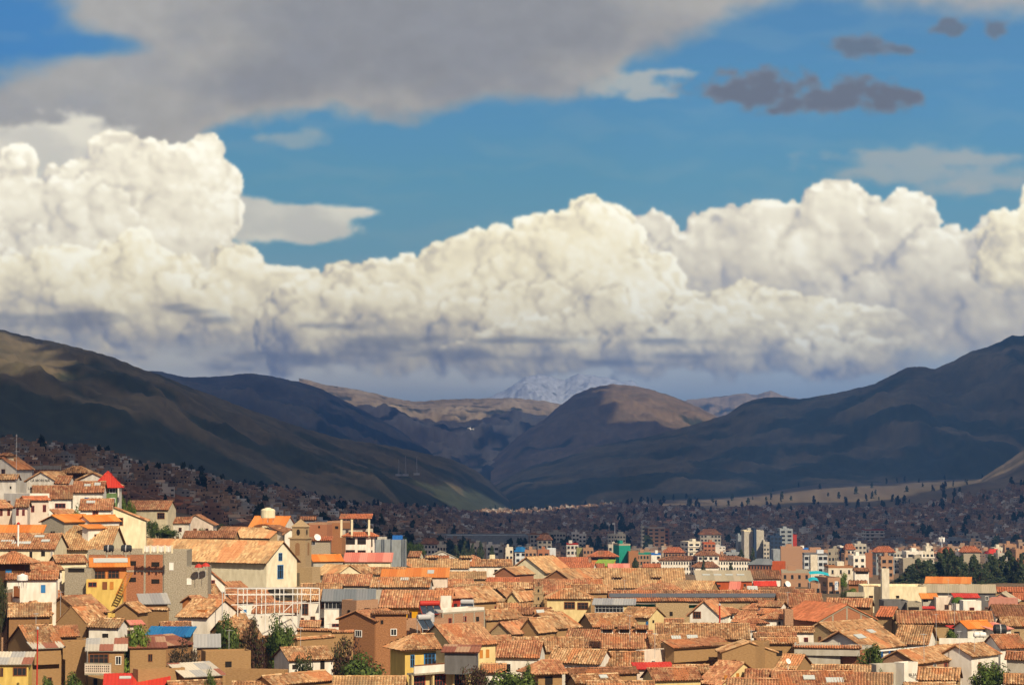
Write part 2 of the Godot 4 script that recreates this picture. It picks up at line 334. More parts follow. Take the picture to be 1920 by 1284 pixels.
func make_materials():
	M.earth = tinted(1.0)
	M.cloud = plain(Color(0.9, 0.9, 0.9), 1.0); M.cloud.backlight_enabled = true; M.cloud.backlight = Color(0.95, 0.95, 0.95)
	var stain = mottle(201, 0.012, Color(0.86, 0.845, 0.815), Color(1, 1, 1))
	var clay = mottle(202, 0.035, Color(0.76, 0.73, 0.68), Color(1, 1, 1))
	var relief = NoiseTexture2D.new(); relief.width = 512; relief.height = 512; relief.seamless = true; relief.as_normal_map = true; relief.bump_strength = 6.0; relief.noise = noise(203, 0.03, 5)
	for k in WALLS:
		var m = plain(WALLS[k], 0.95)
		var rough = k.contains("adobe") or k.contains("brick") or k in ["stone", "concrete", "brown"]
		m.albedo_texture = clay if rough else stain
		m.uv1_triplanar = true; m.uv1_world_triplanar = true; m.uv1_scale = Vector3(0.09, 0.75, 0.09) if k.contains("adobe") else (Vector3.ONE * 0.2 if rough else Vector3(0.16, 0.05, 0.16))
		if rough:
			m.normal_enabled = true; m.normal_texture = relief; m.normal_scale = 0.8
		M[k] = m
	M.tile = tinted(0.9); M.sheet = tinted(0.5); M.leaf = tinted(0.8); M.leaf.backlight_enabled = true; M.leaf.backlight = Color(0.25, 0.3, 0.1)
	M.pane = plain(Color(0.02, 0.022, 0.025), 0.12); M.pane.metallic_specular = 0.5
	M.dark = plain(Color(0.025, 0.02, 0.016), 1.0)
	M.brown_wood = plain(Color(0.20, 0.075, 0.03), 0.7); M.red_wood = plain(Color(0.30, 0.045, 0.03), 0.7); M.blue_paint = plain(Color(0.04, 0.19, 0.45), 0.6)
	M.white_paint = plain(Color(0.78, 0.78, 0.76), 0.6); M.orange_wood = plain(Color(0.50, 0.21, 0.04), 0.7); M.under = plain(Color(0.14, 0.075, 0.035), 1.0)
	M.skylight = plain(Color(0.48, 0.52, 0.52), 0.35); M.bark = plain(Color(0.10, 0.065, 0.04), 1.0); M.steel = plain(Color(0.45, 0.46, 0.48), 0.35)
	M.red_paint = plain(Color(0.45, 0.04, 0.025), 0.5); M.black_plastic = plain(Color(0.03, 0.033, 0.038), 0.5); M.solar = plain(Color(0.035, 0.05, 0.075), 0.2)
	M.letters = plain(Color(0.03, 0.03, 0.03), 0.8); M.green_net = plain(Color(0.02, 0.26, 0.21), 0.9); M.far_house = tinted(0.95); M.canvas = plain(Color(0.75, 0.74, 0.70), 0.9)
	M.turquoise = plain(Color(0.02, 0.40, 0.50), 0.6)
	M.near_tones = []
	for c in [Color(0.30, 0.17, 0.11), Color(0.36, 0.21, 0.14), Color(0.40, 0.33, 0.27), Color(0.26, 0.15, 0.10), Color(0.55, 0.51, 0.45)]:
		var q = tinted(0.95); q.albedo_color = c.linear_to_srgb(); M.near_tones.append(q)
	M.dark_band = plain(Color(0.10, 0.11, 0.13), 0.5)
	M.green_cloth = plain(Color(0.01, 0.16, 0.10), 0.9); M.grass_green = plain(Color(0.06, 0.11, 0.02), 1.0)

# ---------------------------------------------------------------- shapes
class Shape:
	var v = PackedVector3Array()
	var c = PackedColorArray()
	func tri(a, b, d, col = Color.WHITE):
		v.append(a); v.append(b); v.append(d); c.append(col); c.append(col); c.append(col)
	func quad(a, b, d, e, col = Color.WHITE):      # round its rim
		v.append(a); v.append(b); v.append(d); v.append(a); v.append(d); v.append(e)
		for k in 6: c.append(col)
	func box(lo: Vector3, hi: Vector3, col = Color.WHITE):
		var p = []
		for k in 8: p.append(Vector3(hi.x if k & 1 else lo.x, hi.y if k & 2 else lo.y, hi.z if k & 4 else lo.z))
		for q in [[4, 6, 7, 5], [1, 3, 2, 0], [5, 7, 3, 1], [0, 2, 6, 4], [6, 2, 3, 7], [0, 4, 5, 1]]: quad(p[q[0]], p[q[1]], p[q[2]], p[q[3]], col)
	func bar(a: Vector3, b: Vector3, r: float, col = Color.WHITE, sides = 4):
		var d = (b - a).normalized()
		var s = d.cross(Vector3.UP if absf(d.y) < 0.9 else Vector3.RIGHT).normalized() * r
		var t = d.cross(s).normalized() * r
		for k in sides:
			var w0 = TAU * (k + 0.5) / sides; var w1 = TAU * (k + 1.5) / sides
			var o0 = s * cos(w0) + t * sin(w0); var o1 = s * cos(w1) + t * sin(w1)
			quad(a + o0, a + o1, b + o1, b + o0, col)
			tri(a, a + o1, a + o0, col); tri(b, b + o0, b + o1, col)
	func lathe(at: Vector3, profile, sides = 14, col = Color.WHITE, axis = Vector3.UP):      # profile: Vector2(radius, height)
		var q = Basis(Quaternion(Vector3.UP, axis)) if axis != Vector3.UP else Basis()
		for k in sides:
			var w0 = TAU * k / sides; var w1 = TAU * (k + 1) / sides
			for j in profile.size() - 1:
				var a = profile[j]; var b = profile[j + 1]
				quad(at + q * Vector3(cos(w0) * a.x, a.y, sin(w0) * a.x), at + q * Vector3(cos(w1) * a.x, a.y, sin(w1) * a.x), at + q * Vector3(cos(w1) * b.x, b.y, sin(w1) * b.x), at + q * Vector3(cos(w0) * b.x, b.y, sin(w0) * b.x), col)
	func mesh() -> ArrayMesh:
		var arr = []; arr.resize(Mesh.ARRAY_MAX)
		arr[Mesh.ARRAY_VERTEX] = v; arr[Mesh.ARRAY_COLOR] = c
		var m = ArrayMesh.new()
		if v.size(): m.add_surface_from_arrays(Mesh.PRIMITIVE_TRIANGLES, arr)
		return m

var counts = {}
func numbered(called: String) -> String:
	var n = counts.get(called, 0); counts[called] = n + 1
	return called if n == 0 else "%s_%03d" % [called, n]

func part(called, mesh, mat, parent):
	var o = MeshInstance3D.new(); o.name = called; o.mesh = mesh if mesh is Mesh else mesh.mesh(); o.material_override = mat
	parent.add_child(o, true)
	return o

func thing(called, label, category, at: Vector3, yaw = 0.0, group = ""):
	var o = Node3D.new(); o.name = numbered(called); o.position = at; o.rotation.y = deg_to_rad(yaw)
	o.set_meta("label", label); o.set_meta("category", category)
	if group != "": o.set_meta("group", group)
	add_child(o)
	return o

# ---------------------------------------------------------------- roofs
var rng = RandomNumberGenerator.new()
var sag = FastNoiseLite.new()

# One slope from its eave a-b up to its ridge d-c. Tiled: every tile a bent plate, lapped over the one below, in its own tone. Sheet: ribbed sheets.
func slope(a: Vector3, b: Vector3, c: Vector3, d: Vector3, cover: String, wide: float, uneven = 1.0) -> ArrayMesh:
	var s = Shape.new()
	var e = (b - a).normalized(); var length = a.distance_to(b)
	var n = (b - a).cross(d - a) if a.distance_to(d) > 0.01 else (b - a).cross(c - a)
	n = n.normalized()
	if n.y < 0: n = -n
	var f = n.cross(e).normalized()
	if f.dot((c + d) * 0.5 - (a + b) * 0.5) < 0: f = -f
	var du = (d - a).dot(e); var cu = (c - a).dot(e); var top = maxf((d - a).dot(f), 0.1)
	var tiled = TILES.has(cover)
	var tones = TILES[cover] if tiled else SHEETS[cover]
	var under = Color(0.16, 0.075, 0.03) if tiled else tones[0].darkened(0.4)
	var drop = -n * 0.10
	s.quad(a + drop, b + drop, c + drop, d + drop, under)
	s.quad(a + drop, b + drop, b, a, under); s.quad(a + drop, d + drop, d, a, under); s.quad(b + drop, c + drop, c, b, under)
	var cols = maxi(2, int(round(length / wide))); var w = length / cols
	var lap = 0.55 if tiled else 2.4
	if wide > 0.4 and tiled: lap = 0.9
	var high = w * 0.37 if tiled else 0.05
	var cov = rng.randf() * 1000.0
	var age = rng.randf_range(0.92, 1.1); var moss = rng.randf_range(0.18, 0.5)
	for i in cols:
		var u = (i + 0.5) * w
		var smax = top
		if du > 0.05 and u < du: smax = minf(smax, top * u / du)
		if cu < length - 0.05 and u > cu: smax = minf(smax, top * (length - u) / (length - cu))
		var smin = 0.0
		var s0 = smin - (rng.randf() * 0.10 if tiled else 0.0)
		var k = 0
		var off = rng.randf_range(-0.03, 0.03) * uneven
		while s0 < smax - 0.05:
			var s1 = minf(s0 + lap * (rng.randf_range(0.92, 1.08) if tiled else 1.0), smax)
			var tone = tones[rng.randi() % tones.size()] if tiled else tones[(int(i / 4) * 7 + k * 3 + int(cov)) % tones.size()]
			if tiled:
				var m = sag.get_noise_2d(u * 0.5 + cov, s0 * 0.5)
				tone = tone.lerp(tones[(int(cov) + (1 if m > 0.1 else 0)) % tones.size()], clampf(0.15 + absf(m) * 0.9, 0, 0.6))
				tone = tone * (rng.randf_range(0.76, 1.18) * age)
				var worn = sag.get_noise_2d(u * 0.3 - cov, s0 * 0.16 + 50.0)
				if worn > moss: tone = tone.lerp(Color(0.16, 0.12, 0.075), clampf((worn - moss) * 2.0, 0, 0.45))
				elif worn < -0.42 and cover != "new": tone = tone.lerp(Color(0.52, 0.20, 0.085), 0.55)
			var z = sag.get_noise_2d(u * 0.22 + cov, s0 * 0.22) * 0.16 * uneven
			var z1 = sag.get_noise_2d(u * 0.22 + cov, s1 * 0.22) * 0.16 * uneven
			var lift = 0.045 if tiled else 0.0
			var j = (rng.randf_range(-0.025, 0.025) if tiled else 0.0) * uneven
			var q = a + e * (u + j + off)
			var l0 = q - e * w * 0.5 + f * s0 + n * z; var r0 = q + e * w * 0.5 + f * s0 + n * z; var m0 = q + f * s0 + n * (z + high + lift)
			var l1 = q - e * w * 0.5 + f * s1 + n * z1; var r1 = q + e * w * 0.5 + f * s1 + n * z1; var m1 = q + f * s1 + n * (z1 + high)
			s.quad(l0, m0, m1, l1, tone); s.quad(m0, r0, r1, m1, tone)
			s0 = s1; k += 1
			if k > 200: break
	return s.mesh()

func ridge(p: Vector3, q: Vector3, cover: String, r = 0.16) -> Shape:
	var s = Shape.new()
	var n = maxi(1, int(p.distance_to(q) / 0.6)); var d = (q - p) / n
	var side = d.normalized().cross(Vector3.UP).normalized() * r
	var tones = TILES[cover] if TILES.has(cover) else SHEETS[cover]
	for k in n:
		var a = p + d * k; var b = a + d * 1.05
		var up = Vector3.UP * r * rng.randf_range(0.85, 1.2); var t = tones[rng.randi() % tones.size()] * rng.randf_range(0.85, 1.15)
		s.quad(a - side, a + up, b + up, b - side, t); s.quad(a + up, a + side, b + side, b + up, t)
	return s

# ---------------------------------------------------------------- openings
var window_cache = {}
func window(parent, at: Vector3, turn: float, w: float, h: float, kind: String):
	var o = Node3D.new()
	var key = "%s %.2f %.2f" % [kind, w, h]
	if not window_cache.has(key):
		var fr = Shape.new(); var b = clampf(minf(w, h) * 0.10, 0.05, 0.16); var z0 = -0.03; var z1 = 0.07
		fr.box(Vector3(-w / 2, -h / 2, z0), Vector3(-w / 2 + b, h / 2, z1)); fr.box(Vector3(w / 2 - b, -h / 2, z0), Vector3(w / 2, h / 2, z1))
		fr.box(Vector3(-w / 2 + b, h / 2 - b, z0), Vector3(w / 2 - b, h / 2, z1)); fr.box(Vector3(-w / 2 + b, -h / 2, z0), Vector3(w / 2 - b, -h / 2 + b, z1))
		if kind != "x" and kind != "d":
			var n = clampi(int(w / 0.75), 1, 9)
			for k in n: fr.box(Vector3(-w / 2 + w * (k + 1) / (n + 1.0) - 0.03, -h / 2 + b, z0), Vector3(-w / 2 + w * (k + 1) / (n + 1.0) + 0.03, h / 2 - b, 0.05))
			if h > 1.3: fr.box(Vector3(-w / 2 + b, h * 0.12 - 0.025, z0), Vector3(w / 2 - b, h * 0.12 + 0.025, 0.048))
		var pn = Shape.new()
		pn.box(Vector3(-w / 2 + b * 0.9, -h / 2 + b * 0.9, -0.02), Vector3(w / 2 - b * 0.9, h / 2 - b * 0.9, 0.022))
		window_cache[key] = [fr.mesh(), pn.mesh()]
	var got = window_cache[key]
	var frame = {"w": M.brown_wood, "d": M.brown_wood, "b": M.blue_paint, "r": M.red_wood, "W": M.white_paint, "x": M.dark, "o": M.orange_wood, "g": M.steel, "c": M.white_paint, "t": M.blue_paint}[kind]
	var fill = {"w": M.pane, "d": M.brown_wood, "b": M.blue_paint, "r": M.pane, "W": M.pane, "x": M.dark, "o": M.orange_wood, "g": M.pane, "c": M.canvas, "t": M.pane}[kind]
	var f = part("door" if kind in ["d", "o"] else "window", got[0], frame, parent)
	f.position = at; f.rotation.y = turn
	part("panel" if kind in ["d", "o"] else "pane", got[1], fill, f)
	return f

# ---------------------------------------------------------------- houses
# A house on a rectangular plan. Its x runs along the eave (or the ridge), its +z is the front; EAVE is the height of the eave in the world.
# o: rise, kind (gable, shed, hip, flat), roof, wall, out (overhang), hips [left, right], openings [[face, along, above the eave, w, h, kind]], lights [[along, up, w, l]]
func house(called, label, category, x, eave, z, yaw, long, deep, o, group = ""):
	var base = ground_y(x, z) - 1.0
	if base > eave - 2.5: base = eave - 2.5
	if o.has("high"): base = eave - o.high
	var t = thing(called, label, category, Vector3(x, base, z), yaw, group)
	var h = eave - base
	var kind = o.get("kind", "gable"); var rise = o.get("rise", 1.5); var out = o.get("out", 0.5); var cover = o.get("roof", "old")
	var dist = Vector2(x, z).length()
	var wide = 0.40 if dist < 430.0 else (0.5 if dist < 620.0 else (0.7 if dist < 1000.0 else 0.95))
	if not TILES.has(cover): wide = 0.5
	rng.seed = hash(label) % 100000
	var wall = Shape.new()
	var ix = long / 2 - minf(out, long * 0.2) * (0.6 if kind == "gable" else 1.0); var iz = deep / 2 - minf(out, deep * 0.2)
	var slant = rise / (deep / 2) if kind in ["gable", "hip"] else rise / deep
	var hw = h + (deep / 2 - iz) * slant - 0.14
	if kind == "flat": ix = long / 2; iz = deep / 2; hw = h
	if kind == "shed":
		var hb = h + rise - (deep / 2 - iz) * slant - 0.14
		var A = Vector3(-ix, 0, iz); var B = Vector3(ix, 0, iz); var C = Vector3(ix, 0, -iz); var D = Vector3(-ix, 0, -iz)
		var up = func(p, y): return Vector3(p.x, y, p.z)
		wall.quad(A, B, up.call(B, hw), up.call(A, hw)); wall.quad(C, D, up.call(D, hb), up.call(C, hb))
		wall.quad(B, C, up.call(C, hb), up.call(B, hw)); wall.quad(D, A, up.call(A, hw), up.call(D, hb)); wall.quad(up.call(A, hw), up.call(B, hw), up.call(C, hb), up.call(D, hb))
	else:
		wall.box(Vector3(-ix, 0, -iz), Vector3(ix, hw, iz))
		if kind == "gable":
			var apex = h + rise - 0.14
			for sx in [-ix, ix]: wall.tri(Vector3(sx, hw, iz), Vector3(sx, hw, -iz), Vector3(sx, apex, 0))
	part("wall", wall, M[o.get("wall", "adobe")], t)
	var X = long / 2; var Z = deep / 2
	var uneven = o.get("uneven", 1.0 if cover in ["old", "red", "dull"] else 0.4)
	if kind == "gable":
		var l = Vector3(-X, h + rise, 0); var r = Vector3(X, h + rise, 0)
		part("roof_slope", slope(Vector3(-X, h, Z), Vector3(X, h, Z), r, l, cover, wide, uneven), M.tile if TILES.has(cover) else M.sheet, t)
		part("roof_slope", slope(Vector3(X, h, -Z), Vector3(-X, h, -Z), l, r, cover, wide * 1.6, uneven), M.tile if TILES.has(cover) else M.sheet, t)
		part("ridge_tiles", ridge(l, r, cover), M.tile, t)
	elif kind == "shed":
		part("roof_slope", slope(Vector3(-X, h, Z), Vector3(X, h, Z), Vector3(X, h + rise, -Z), Vector3(-X, h + rise, -Z), cover, wide, uneven), M.tile if TILES.has(cover) else M.sheet, t)
	elif kind == "hip":
		var hips = o.get("hips", [1, 1])
		var k = minf(Z, X * 0.98)
		var l = Vector3(-X + k * hips[0], h + rise, 0); var r = Vector3(X - k * hips[1], h + rise, 0)
		var mat = M.tile if TILES.has(cover) else M.sheet
		part("roof_slope", slope(Vector3(-X, h, Z), Vector3(X, h, Z), r, l, cover, wide, uneven), mat, t)
		part("roof_slope", slope(Vector3(X, h, -Z), Vector3(-X, h, -Z), l, r, cover, wide * 1.6, uneven), mat, t)
		if hips[0]: part("roof_slope", slope(Vector3(-X, h, -Z), Vector3(-X, h, Z), l, l, cover, wide, uneven), mat, t)
		if hips[1]: part("roof_slope", slope(Vector3(X, h, Z), Vector3(X, h, -Z), r, r, cover, wide, uneven), mat, t)
		if not hips[0] or not hips[1]:
			var g = Shape.new()
			for s in [0, 1]:
				if not hips[s]:
					var sx = (ix if s else -ix)
					g.tri(Vector3(sx, hw, iz), Vector3(sx, hw, -iz), Vector3(sx, h + rise - 0.14, 0))
			part("gable_wall", g, M[o.get("wall", "adobe")], t)
		part("ridge_tiles", ridge(l, r, cover), mat, t)
		for q in [[Vector3(-X, h, Z), l, hips[0]], [Vector3(X, h, Z), r, hips[1]]]:
			if q[2]: part("hip_tiles", ridge(q[0], q[1], cover), mat, t)
	else:
		var rim = Shape.new(); var th = 0.22; var hi = h + o.get("parapet", 0.5)
		rim.box(Vector3(-X, h, Z - th), Vector3(X, hi, Z)); rim.box(Vector3(-X, h, -Z), Vector3(X, hi, -Z + th)); rim.box(Vector3(-X, h, -Z + th), Vector3(-X + th, hi, Z - th)); rim.box(Vector3(X - th, h, -Z + th), Vector3(X, hi, Z - th))
		part("parapet", rim, M[o.get("rim", o.get("wall", "adobe"))], t)
	if o.get("frame", 0):      # the concrete posts and beams between the brick panels
		var face = -1 if kind == "gable" else 0
		var half = iz if face else ix; var n = 4
		for k in n + 1:
			var p = lerpf(-half, half, k / float(n)); var hi = hw + (1.0 - absf(p) / half) * (h + rise - 0.3 - hw) if face else h
			var fr = Shape.new()
			if face: fr.box(Vector3(-ix - 0.05, 0, p - 0.16), Vector3(-ix + 0.05, hi, p + 0.16))
			else: fr.box(Vector3(p - 0.16, 0, iz - 0.05), Vector3(p + 0.16, hi, iz + 0.05))
			part("concrete_post", fr, M.concrete, t)
		for y in [hw - 0.3, hw - 3.2]:
			var fr = Shape.new()
			if face: fr.box(Vector3(-ix - 0.045, y, -half), Vector3(-ix + 0.05, y + 0.3, half))
			else: fr.box(Vector3(-half, y, iz - 0.05), Vector3(half, y + 0.3, iz + 0.045))
			part("concrete_beam", fr, M.concrete, t)
		if face:
			for s in [-1, 1]:
				var fr = Shape.new(); fr.bar(Vector3(-ix, hw - 0.1, s * half), Vector3(-ix, h + rise - 0.25, 0), 0.2); part("concrete_beam", fr, M.concrete, t)
	if o.get("band", 0):      # a dark glazed strip along the slope
		var f0 = Vector3(0, rise, -deep / 2).normalized(); var n0 = Vector3(0, deep / 2, rise).normalized(); var run0 = Vector2(deep / 2, rise).length()
		var b0 = Shape.new(); var a0 = Vector3(-X * 0.99, h, Z) + f0 * run0 * 0.30 + n0 * 0.26; var a1 = a0 + f0 * run0 * 0.34; var xx = Vector3(X * 1.98, 0, 0)
		b0.quad(a0, a0 + xx, a1 + xx, a1); b0.quad(a0 - n0 * 0.12, a0 + xx - n0 * 0.12, a0 + xx, a0); b0.quad(a1 - n0 * 0.12, a1 + xx - n0 * 0.12, a1 + xx, a1)
		part("skylight_band", b0, M.dark_band, t)
	for w in o.get("openings", []):
		var along = w[1]; var y = h + w[2]
		if w[0] == "f": window(t, Vector3(along, y, iz + 0.01), 0.0, w[3], w[4], w[5])
		elif w[0] == "r": window(t, Vector3(ix + 0.01, y, along), PI / 2, w[3], w[4], w[5])
		else: window(t, Vector3(-ix - 0.01, y, along), -PI / 2, w[3], w[4], w[5])
	var run = deep / 2 if kind != "shed" else deep
	for w in o.get("lights", []):
		var f0 = Vector3(0, rise, -run).normalized(); var n0 = Vector3(0, run, rise).normalized()
		var at = Vector3(w[0] * X, h, Z) + f0 * (w[1] * Vector2(run, rise).length()) + n0 * 0.2
		var g = Shape.new(); g.quad(at - Vector3(w[2] / 2, 0, 0), at + Vector3(w[2] / 2, 0, 0), at + Vector3(w[2] / 2, 0, 0) + f0 * w[3], at - Vector3(w[2] / 2, 0, 0) + f0 * w[3])
		var dn = -n0 * 0.12
		var p0 = at - Vector3(w[2] / 2, 0, 0); var p1 = at + Vector3(w[2] / 2, 0, 0)
		g.quad(p0, p1, p1 + dn, p0 + dn); g.quad(p0, p0 + f0 * w[3], p0 + f0 * w[3] + dn, p0 + dn); g.quad(p1, p1 + f0 * w[3], p1 + f0 * w[3] + dn, p1 + dn)
		part("skylight", g, M.skylight, t)
	for w in o.get("dormers", []):      # [along, up, width]: little tiled hoods
		var f0 = Vector3(0, rise, -run).normalized(); var at = Vector3(w[0] * X, h, Z) + f0 * (w[1] * Vector2(run, rise).length())
		var dm = Shape.new(); var ww = w[2]
		dm.box(at + Vector3(-ww / 2, -0.2, -1.6), at + Vector3(ww / 2, 0.75, 0.0))
		var d = part("dormer", dm, M.white, t)
		var ho = at + Vector3(0, 0.75, 0)
		part("dormer_roof", slope(ho + Vector3(-ww * 0.6, -0.05, 0.45), ho + Vector3(ww * 0.6, -0.05, 0.45), ho + Vector3(ww * 0.6, 0.5, -1.4), ho + Vector3(-ww * 0.6, 0.5, -1.4), cover, wide, 0.5), M.tile, d)
		var dk = Shape.new(); dk.box(at + Vector3(-ww * 0.42, 0.05, -0.02), at + Vector3(ww * 0.42, 0.68, 0.02)); part("opening", dk, M.dark, d)
	return t

# A wall that stands by itself, with a coping of tiles.
func yard_wall(called, label, x, top, z, yaw, long, o):
	o["out"] = 0.22; o["rise"] = 0.25
	return house(called, label, "wall", x, top, z, yaw, long, 0.95, o)

# A block of flats or offices far off: storeys of windows on the faces one sees.
func block(called, label, x, z, yaw, long, deep, high, o, group = ""):
	var base = ground_y(x, z) - 1.5
	if o.has("top"): high = o.top - base
	var t = thing(called, label, o.get("category", "building"), Vector3(x, base, z), yaw, group)
	var X = long / 2; var Z = deep / 2
	var wall = Shape.new(); wall.box(Vector3(-X, 0, -Z), Vector3(X, high, Z)); part("wall", wall, M[o.get("wall", "white")], t)
	var cover = o.get("roof", "")
	if cover == "":
		var rim = Shape.new(); var hi = high + 0.9
		rim.box(Vector3(-X, high, Z - 0.3), Vector3(X, hi, Z)); rim.box(Vector3(-X, high, -Z), Vector3(-X + 0.3, hi, Z - 0.3)); rim.box(Vector3(X - 0.3, high, -Z), Vector3(X, hi, Z - 0.3)); rim.box(Vector3(-X + 0.3, high, -Z), Vector3(X - 0.3, hi, -Z + 0.3))
		part("parapet", rim, M[o.get("rim", o.get("wall", "white"))], t)
		rng.seed = hash(label) % 99991
		if o.get("hut", 1):
			var hut = Shape.new(); var cx = rng.randf_range(-0.5, 0.5) * X
			hut.box(Vector3(cx - long * 0.14, high, -Z * 0.5), Vector3(cx + long * 0.14, high + 2.4, Z * 0.3)); part("roof_hut", hut, M[o.get("wall", "white")], t)
	else:
		var q = Z + 0.6; var k = minf(q, X * 0.6); var rise = o.get("rise", q * 0.45)
		var l = Vector3(-X - 0.6 + k, high + rise, 0); var r = Vector3(X + 0.6 - k, high + rise, 0)
		var wide = 1.0
		var mat = M.tile if TILES.has(cover) else M.sheet
		part("roof_slope", slope(Vector3(-X - 0.6, high, q), Vector3(X + 0.6, high, q), r, l, cover, wide), mat, t)
		part("roof_slope", slope(Vector3(-X - 0.6, high, -q), Vector3(-X - 0.6, high, q), l, l, cover, wide), mat, t)
		part("roof_slope", slope(Vector3(X + 0.6, high, q), Vector3(X + 0.6, high, -q), r, r, cover, wide), mat, t)
		part("roof_slope", slope(Vector3(X + 0.6, high, -q), Vector3(-X - 0.6, high, -q), l, r, cover, wide * 2), mat, t)
	var storey = o.get("storey", 3.0); var rows = o.get("rows", int((high - 1.0) / storey)); var cols = o.get("cols", 4)
	var glass = Shape.new(); var sill = Shape.new()
	var wf = o.get("wf", 0.6)
	for r in rows:
		var y = high - 0.7 - r * storey
		if y - 1.4 < 0: break
		for c in cols:
			if rng.randf() < o.get("blank", 0.06): continue
			var cx = -X + long * (c + 0.5) / cols; var hw = long / cols * wf / 2
			glass.box(Vector3(cx - hw, y - 1.45, Z - 0.05), Vector3(cx + hw, y, Z + 0.03))
			sill.box(Vector3(cx - hw - 0.1, y - 1.6, Z - 0.05), Vector3(cx + hw + 0.1, y - 1.46, Z + 0.14))
		for side in [-1, 1]:
			var sc = o.get("side_cols", 2)
			for c in sc:
				var cz = -Z + deep * (c + 0.5) / sc; var hw = deep / sc * 0.25
				glass.box(Vector3(side * (X + 0.03) - 0.04, y - 1.45, cz - hw), Vector3(side * (X + 0.03) + 0.04, y, cz + hw))
	if rows > 0 and cols > 0:
		var g = part("window_glass", glass, M.pane, t); g.set_meta("kind", "stuff")
		var s = part("window_sills", sill, M[o.get("rim", o.get("wall", "white"))], t); s.set_meta("kind", "stuff")
	if o.get("bands", 0):
		var bd = Shape.new()
		for r in rows:
			var y = high - 2.4 - r * storey
			if y > 0.3: bd.box(Vector3(-X - 0.25, y - 0.35, -Z), Vector3(X + 0.25, y + 0.35, Z + 0.7))
		part("balcony_slab", bd, M[o.get("band_wall", "white")], t)
	return t
# ---------------------------------------------------------------- ground, hills, far clouds
# Directions across the valley are counted in chart units from the middle of the view (960), 4158 to the radian's tangent.
const GROUND_AT = [-400.0, 0.0, 150.0, 300.0, 500.0, 700.0, 960.0, 1300.0, 1600.0, 1920.0, 2300.0]
const GROUND_D = [0.0, 60.0, 120.0, 200.0, 300.0, 350.0, 400.0, 460.0, 520.0, 600.0, 720.0, 900.0, 1150.0, 1500.0, 2000.0, 2800.0, 3600.0, 4500.0, 5500.0, 7000.0]
const GROUND_Y = [
	[-3, -14, -24, -34, -34, -24, -10, 1, 3, 0, -8, -8, 6, 24, 34, 40, 46, 50, 50, 50],
	[-3, -14, -24, -34, -34, -27, -14, -3, 1, -3, -12, -12, 0, 17, 28, 32, 36, 40, 40, 40],
	[-3, -14, -24, -34, -34, -29, -17, -4, -1, -6, -15, -16, -6, 9, 20, 25, 26, 26, 20, 10],
	[-3, -14, -24, -34, -34, -32, -29, -25, -19, -15, -19, -22, -16, -3, 3, 5, 2, -6, -14, -20],
	[-3, -14, -24, -34, -34, -33, -31, -29, -26, -17, -20, -26, -29, -26, -20, -18, -20, -30, -40, -40],
	[-3, -14, -24, -34, -34, -33, -32, -32, -30, -21, -26, -34, -42, -48, -48, -46, -48, -54, -60, -60],
	[-3, -14, -24, -34, -34, -33, -33, -33.5, -34, -35, -38, -42, -49, -58, -62, -71, -74, -76, -79, -80],
	[-3, -14, -24, -34, -34, -33, -33, -33.5, -34, -35, -38, -42, -49, -58, -63, -67, -63, -54, -47, -40],
	[-3, -14, -24, -34, -34, -33, -33, -33.5, -34, -35, -38, -42, -49, -58, -64, -66, -58, -43, -10, 5],
	[-3, -14, -24, -34, -34, -33, -33, -33.5, -34, -35, -38, -42, -49, -57, -62, -50, -23, 0, 4, 10],
	[-3, -14, -24, -34, -34, -33, -33, -33.5, -34, -35, -38, -42, -48, -54, -54, -30, 6, 20, 20, 20]]
var ground_noise: FastNoiseLite

func across(x: float, z: float) -> float:      # the chart unit in whose direction a place lies
	return 960.0 + CHART * x / maxf(-z, 1.0)

func ground_y(x: float, z: float) -> float:
	var d = maxf(-z, 0.0)
	var u = across(x, z) if d > 1.0 else 960.0
	if d < 280.0: u = 960.0
	var i = 0
	while i < GROUND_AT.size() - 2 and u > GROUND_AT[i + 1]: i += 1
	var j = 0
	while j < GROUND_D.size() - 2 and d > GROUND_D[j + 1]: j += 1
	var a = clampf((u - GROUND_AT[i]) / (GROUND_AT[i + 1] - GROUND_AT[i]), 0, 1); a = a * a * (3 - 2 * a)
	var b = clampf((d - GROUND_D[j]) / (GROUND_D[j + 1] - GROUND_D[j]), 0, 1)
	return EYE + lerpf(lerpf(GROUND_Y[i][j], GROUND_Y[i + 1][j], a), lerpf(GROUND_Y[i][j + 1], GROUND_Y[i + 1][j + 1], a), b)

# a grid of points as one mesh; colours per point
func sheet(points: PackedVector3Array, colors: PackedColorArray, wide: int, smooth = true) -> ArrayMesh:
	var rows = points.size() / wide
	var idx = PackedInt32Array()
	for j in rows - 1:
		for i in wide - 1:
			var a = j * wide + i
			idx.append_array(PackedInt32Array([a, a + wide, a + 1, a + 1, a + wide, a + wide + 1]))
	var arr = []; arr.resize(Mesh.ARRAY_MAX)
	arr[Mesh.ARRAY_VERTEX] = points; arr[Mesh.ARRAY_COLOR] = colors; arr[Mesh.ARRAY_INDEX] = idx
	if smooth:
		var nrm = PackedVector3Array(); nrm.resize(points.size())
		for j in rows:
			for i in wide:
				var dx = points[j * wide + mini(i + 1, wide - 1)] - points[j * wide + maxi(i - 1, 0)]
				var dz = points[mini(j + 1, rows - 1) * wide + i] - points[maxi(j - 1, 0) * wide + i]
				var n = dx.cross(dz).normalized()
				nrm[j * wide + i] = n if n.y > 0 else -n
		arr[Mesh.ARRAY_NORMAL] = nrm
	var m = ArrayMesh.new(); m.add_surface_from_arrays(Mesh.PRIMITIVE_TRIANGLES, arr)
	return m

func structure(called, mesh, mat):
	var o = MeshInstance3D.new(); o.name = called; o.mesh = mesh; o.material_override = mat
	o.set_meta("kind", "structure"); add_child(o, true)
	return o

func u_of(x, z): return across(x, z)

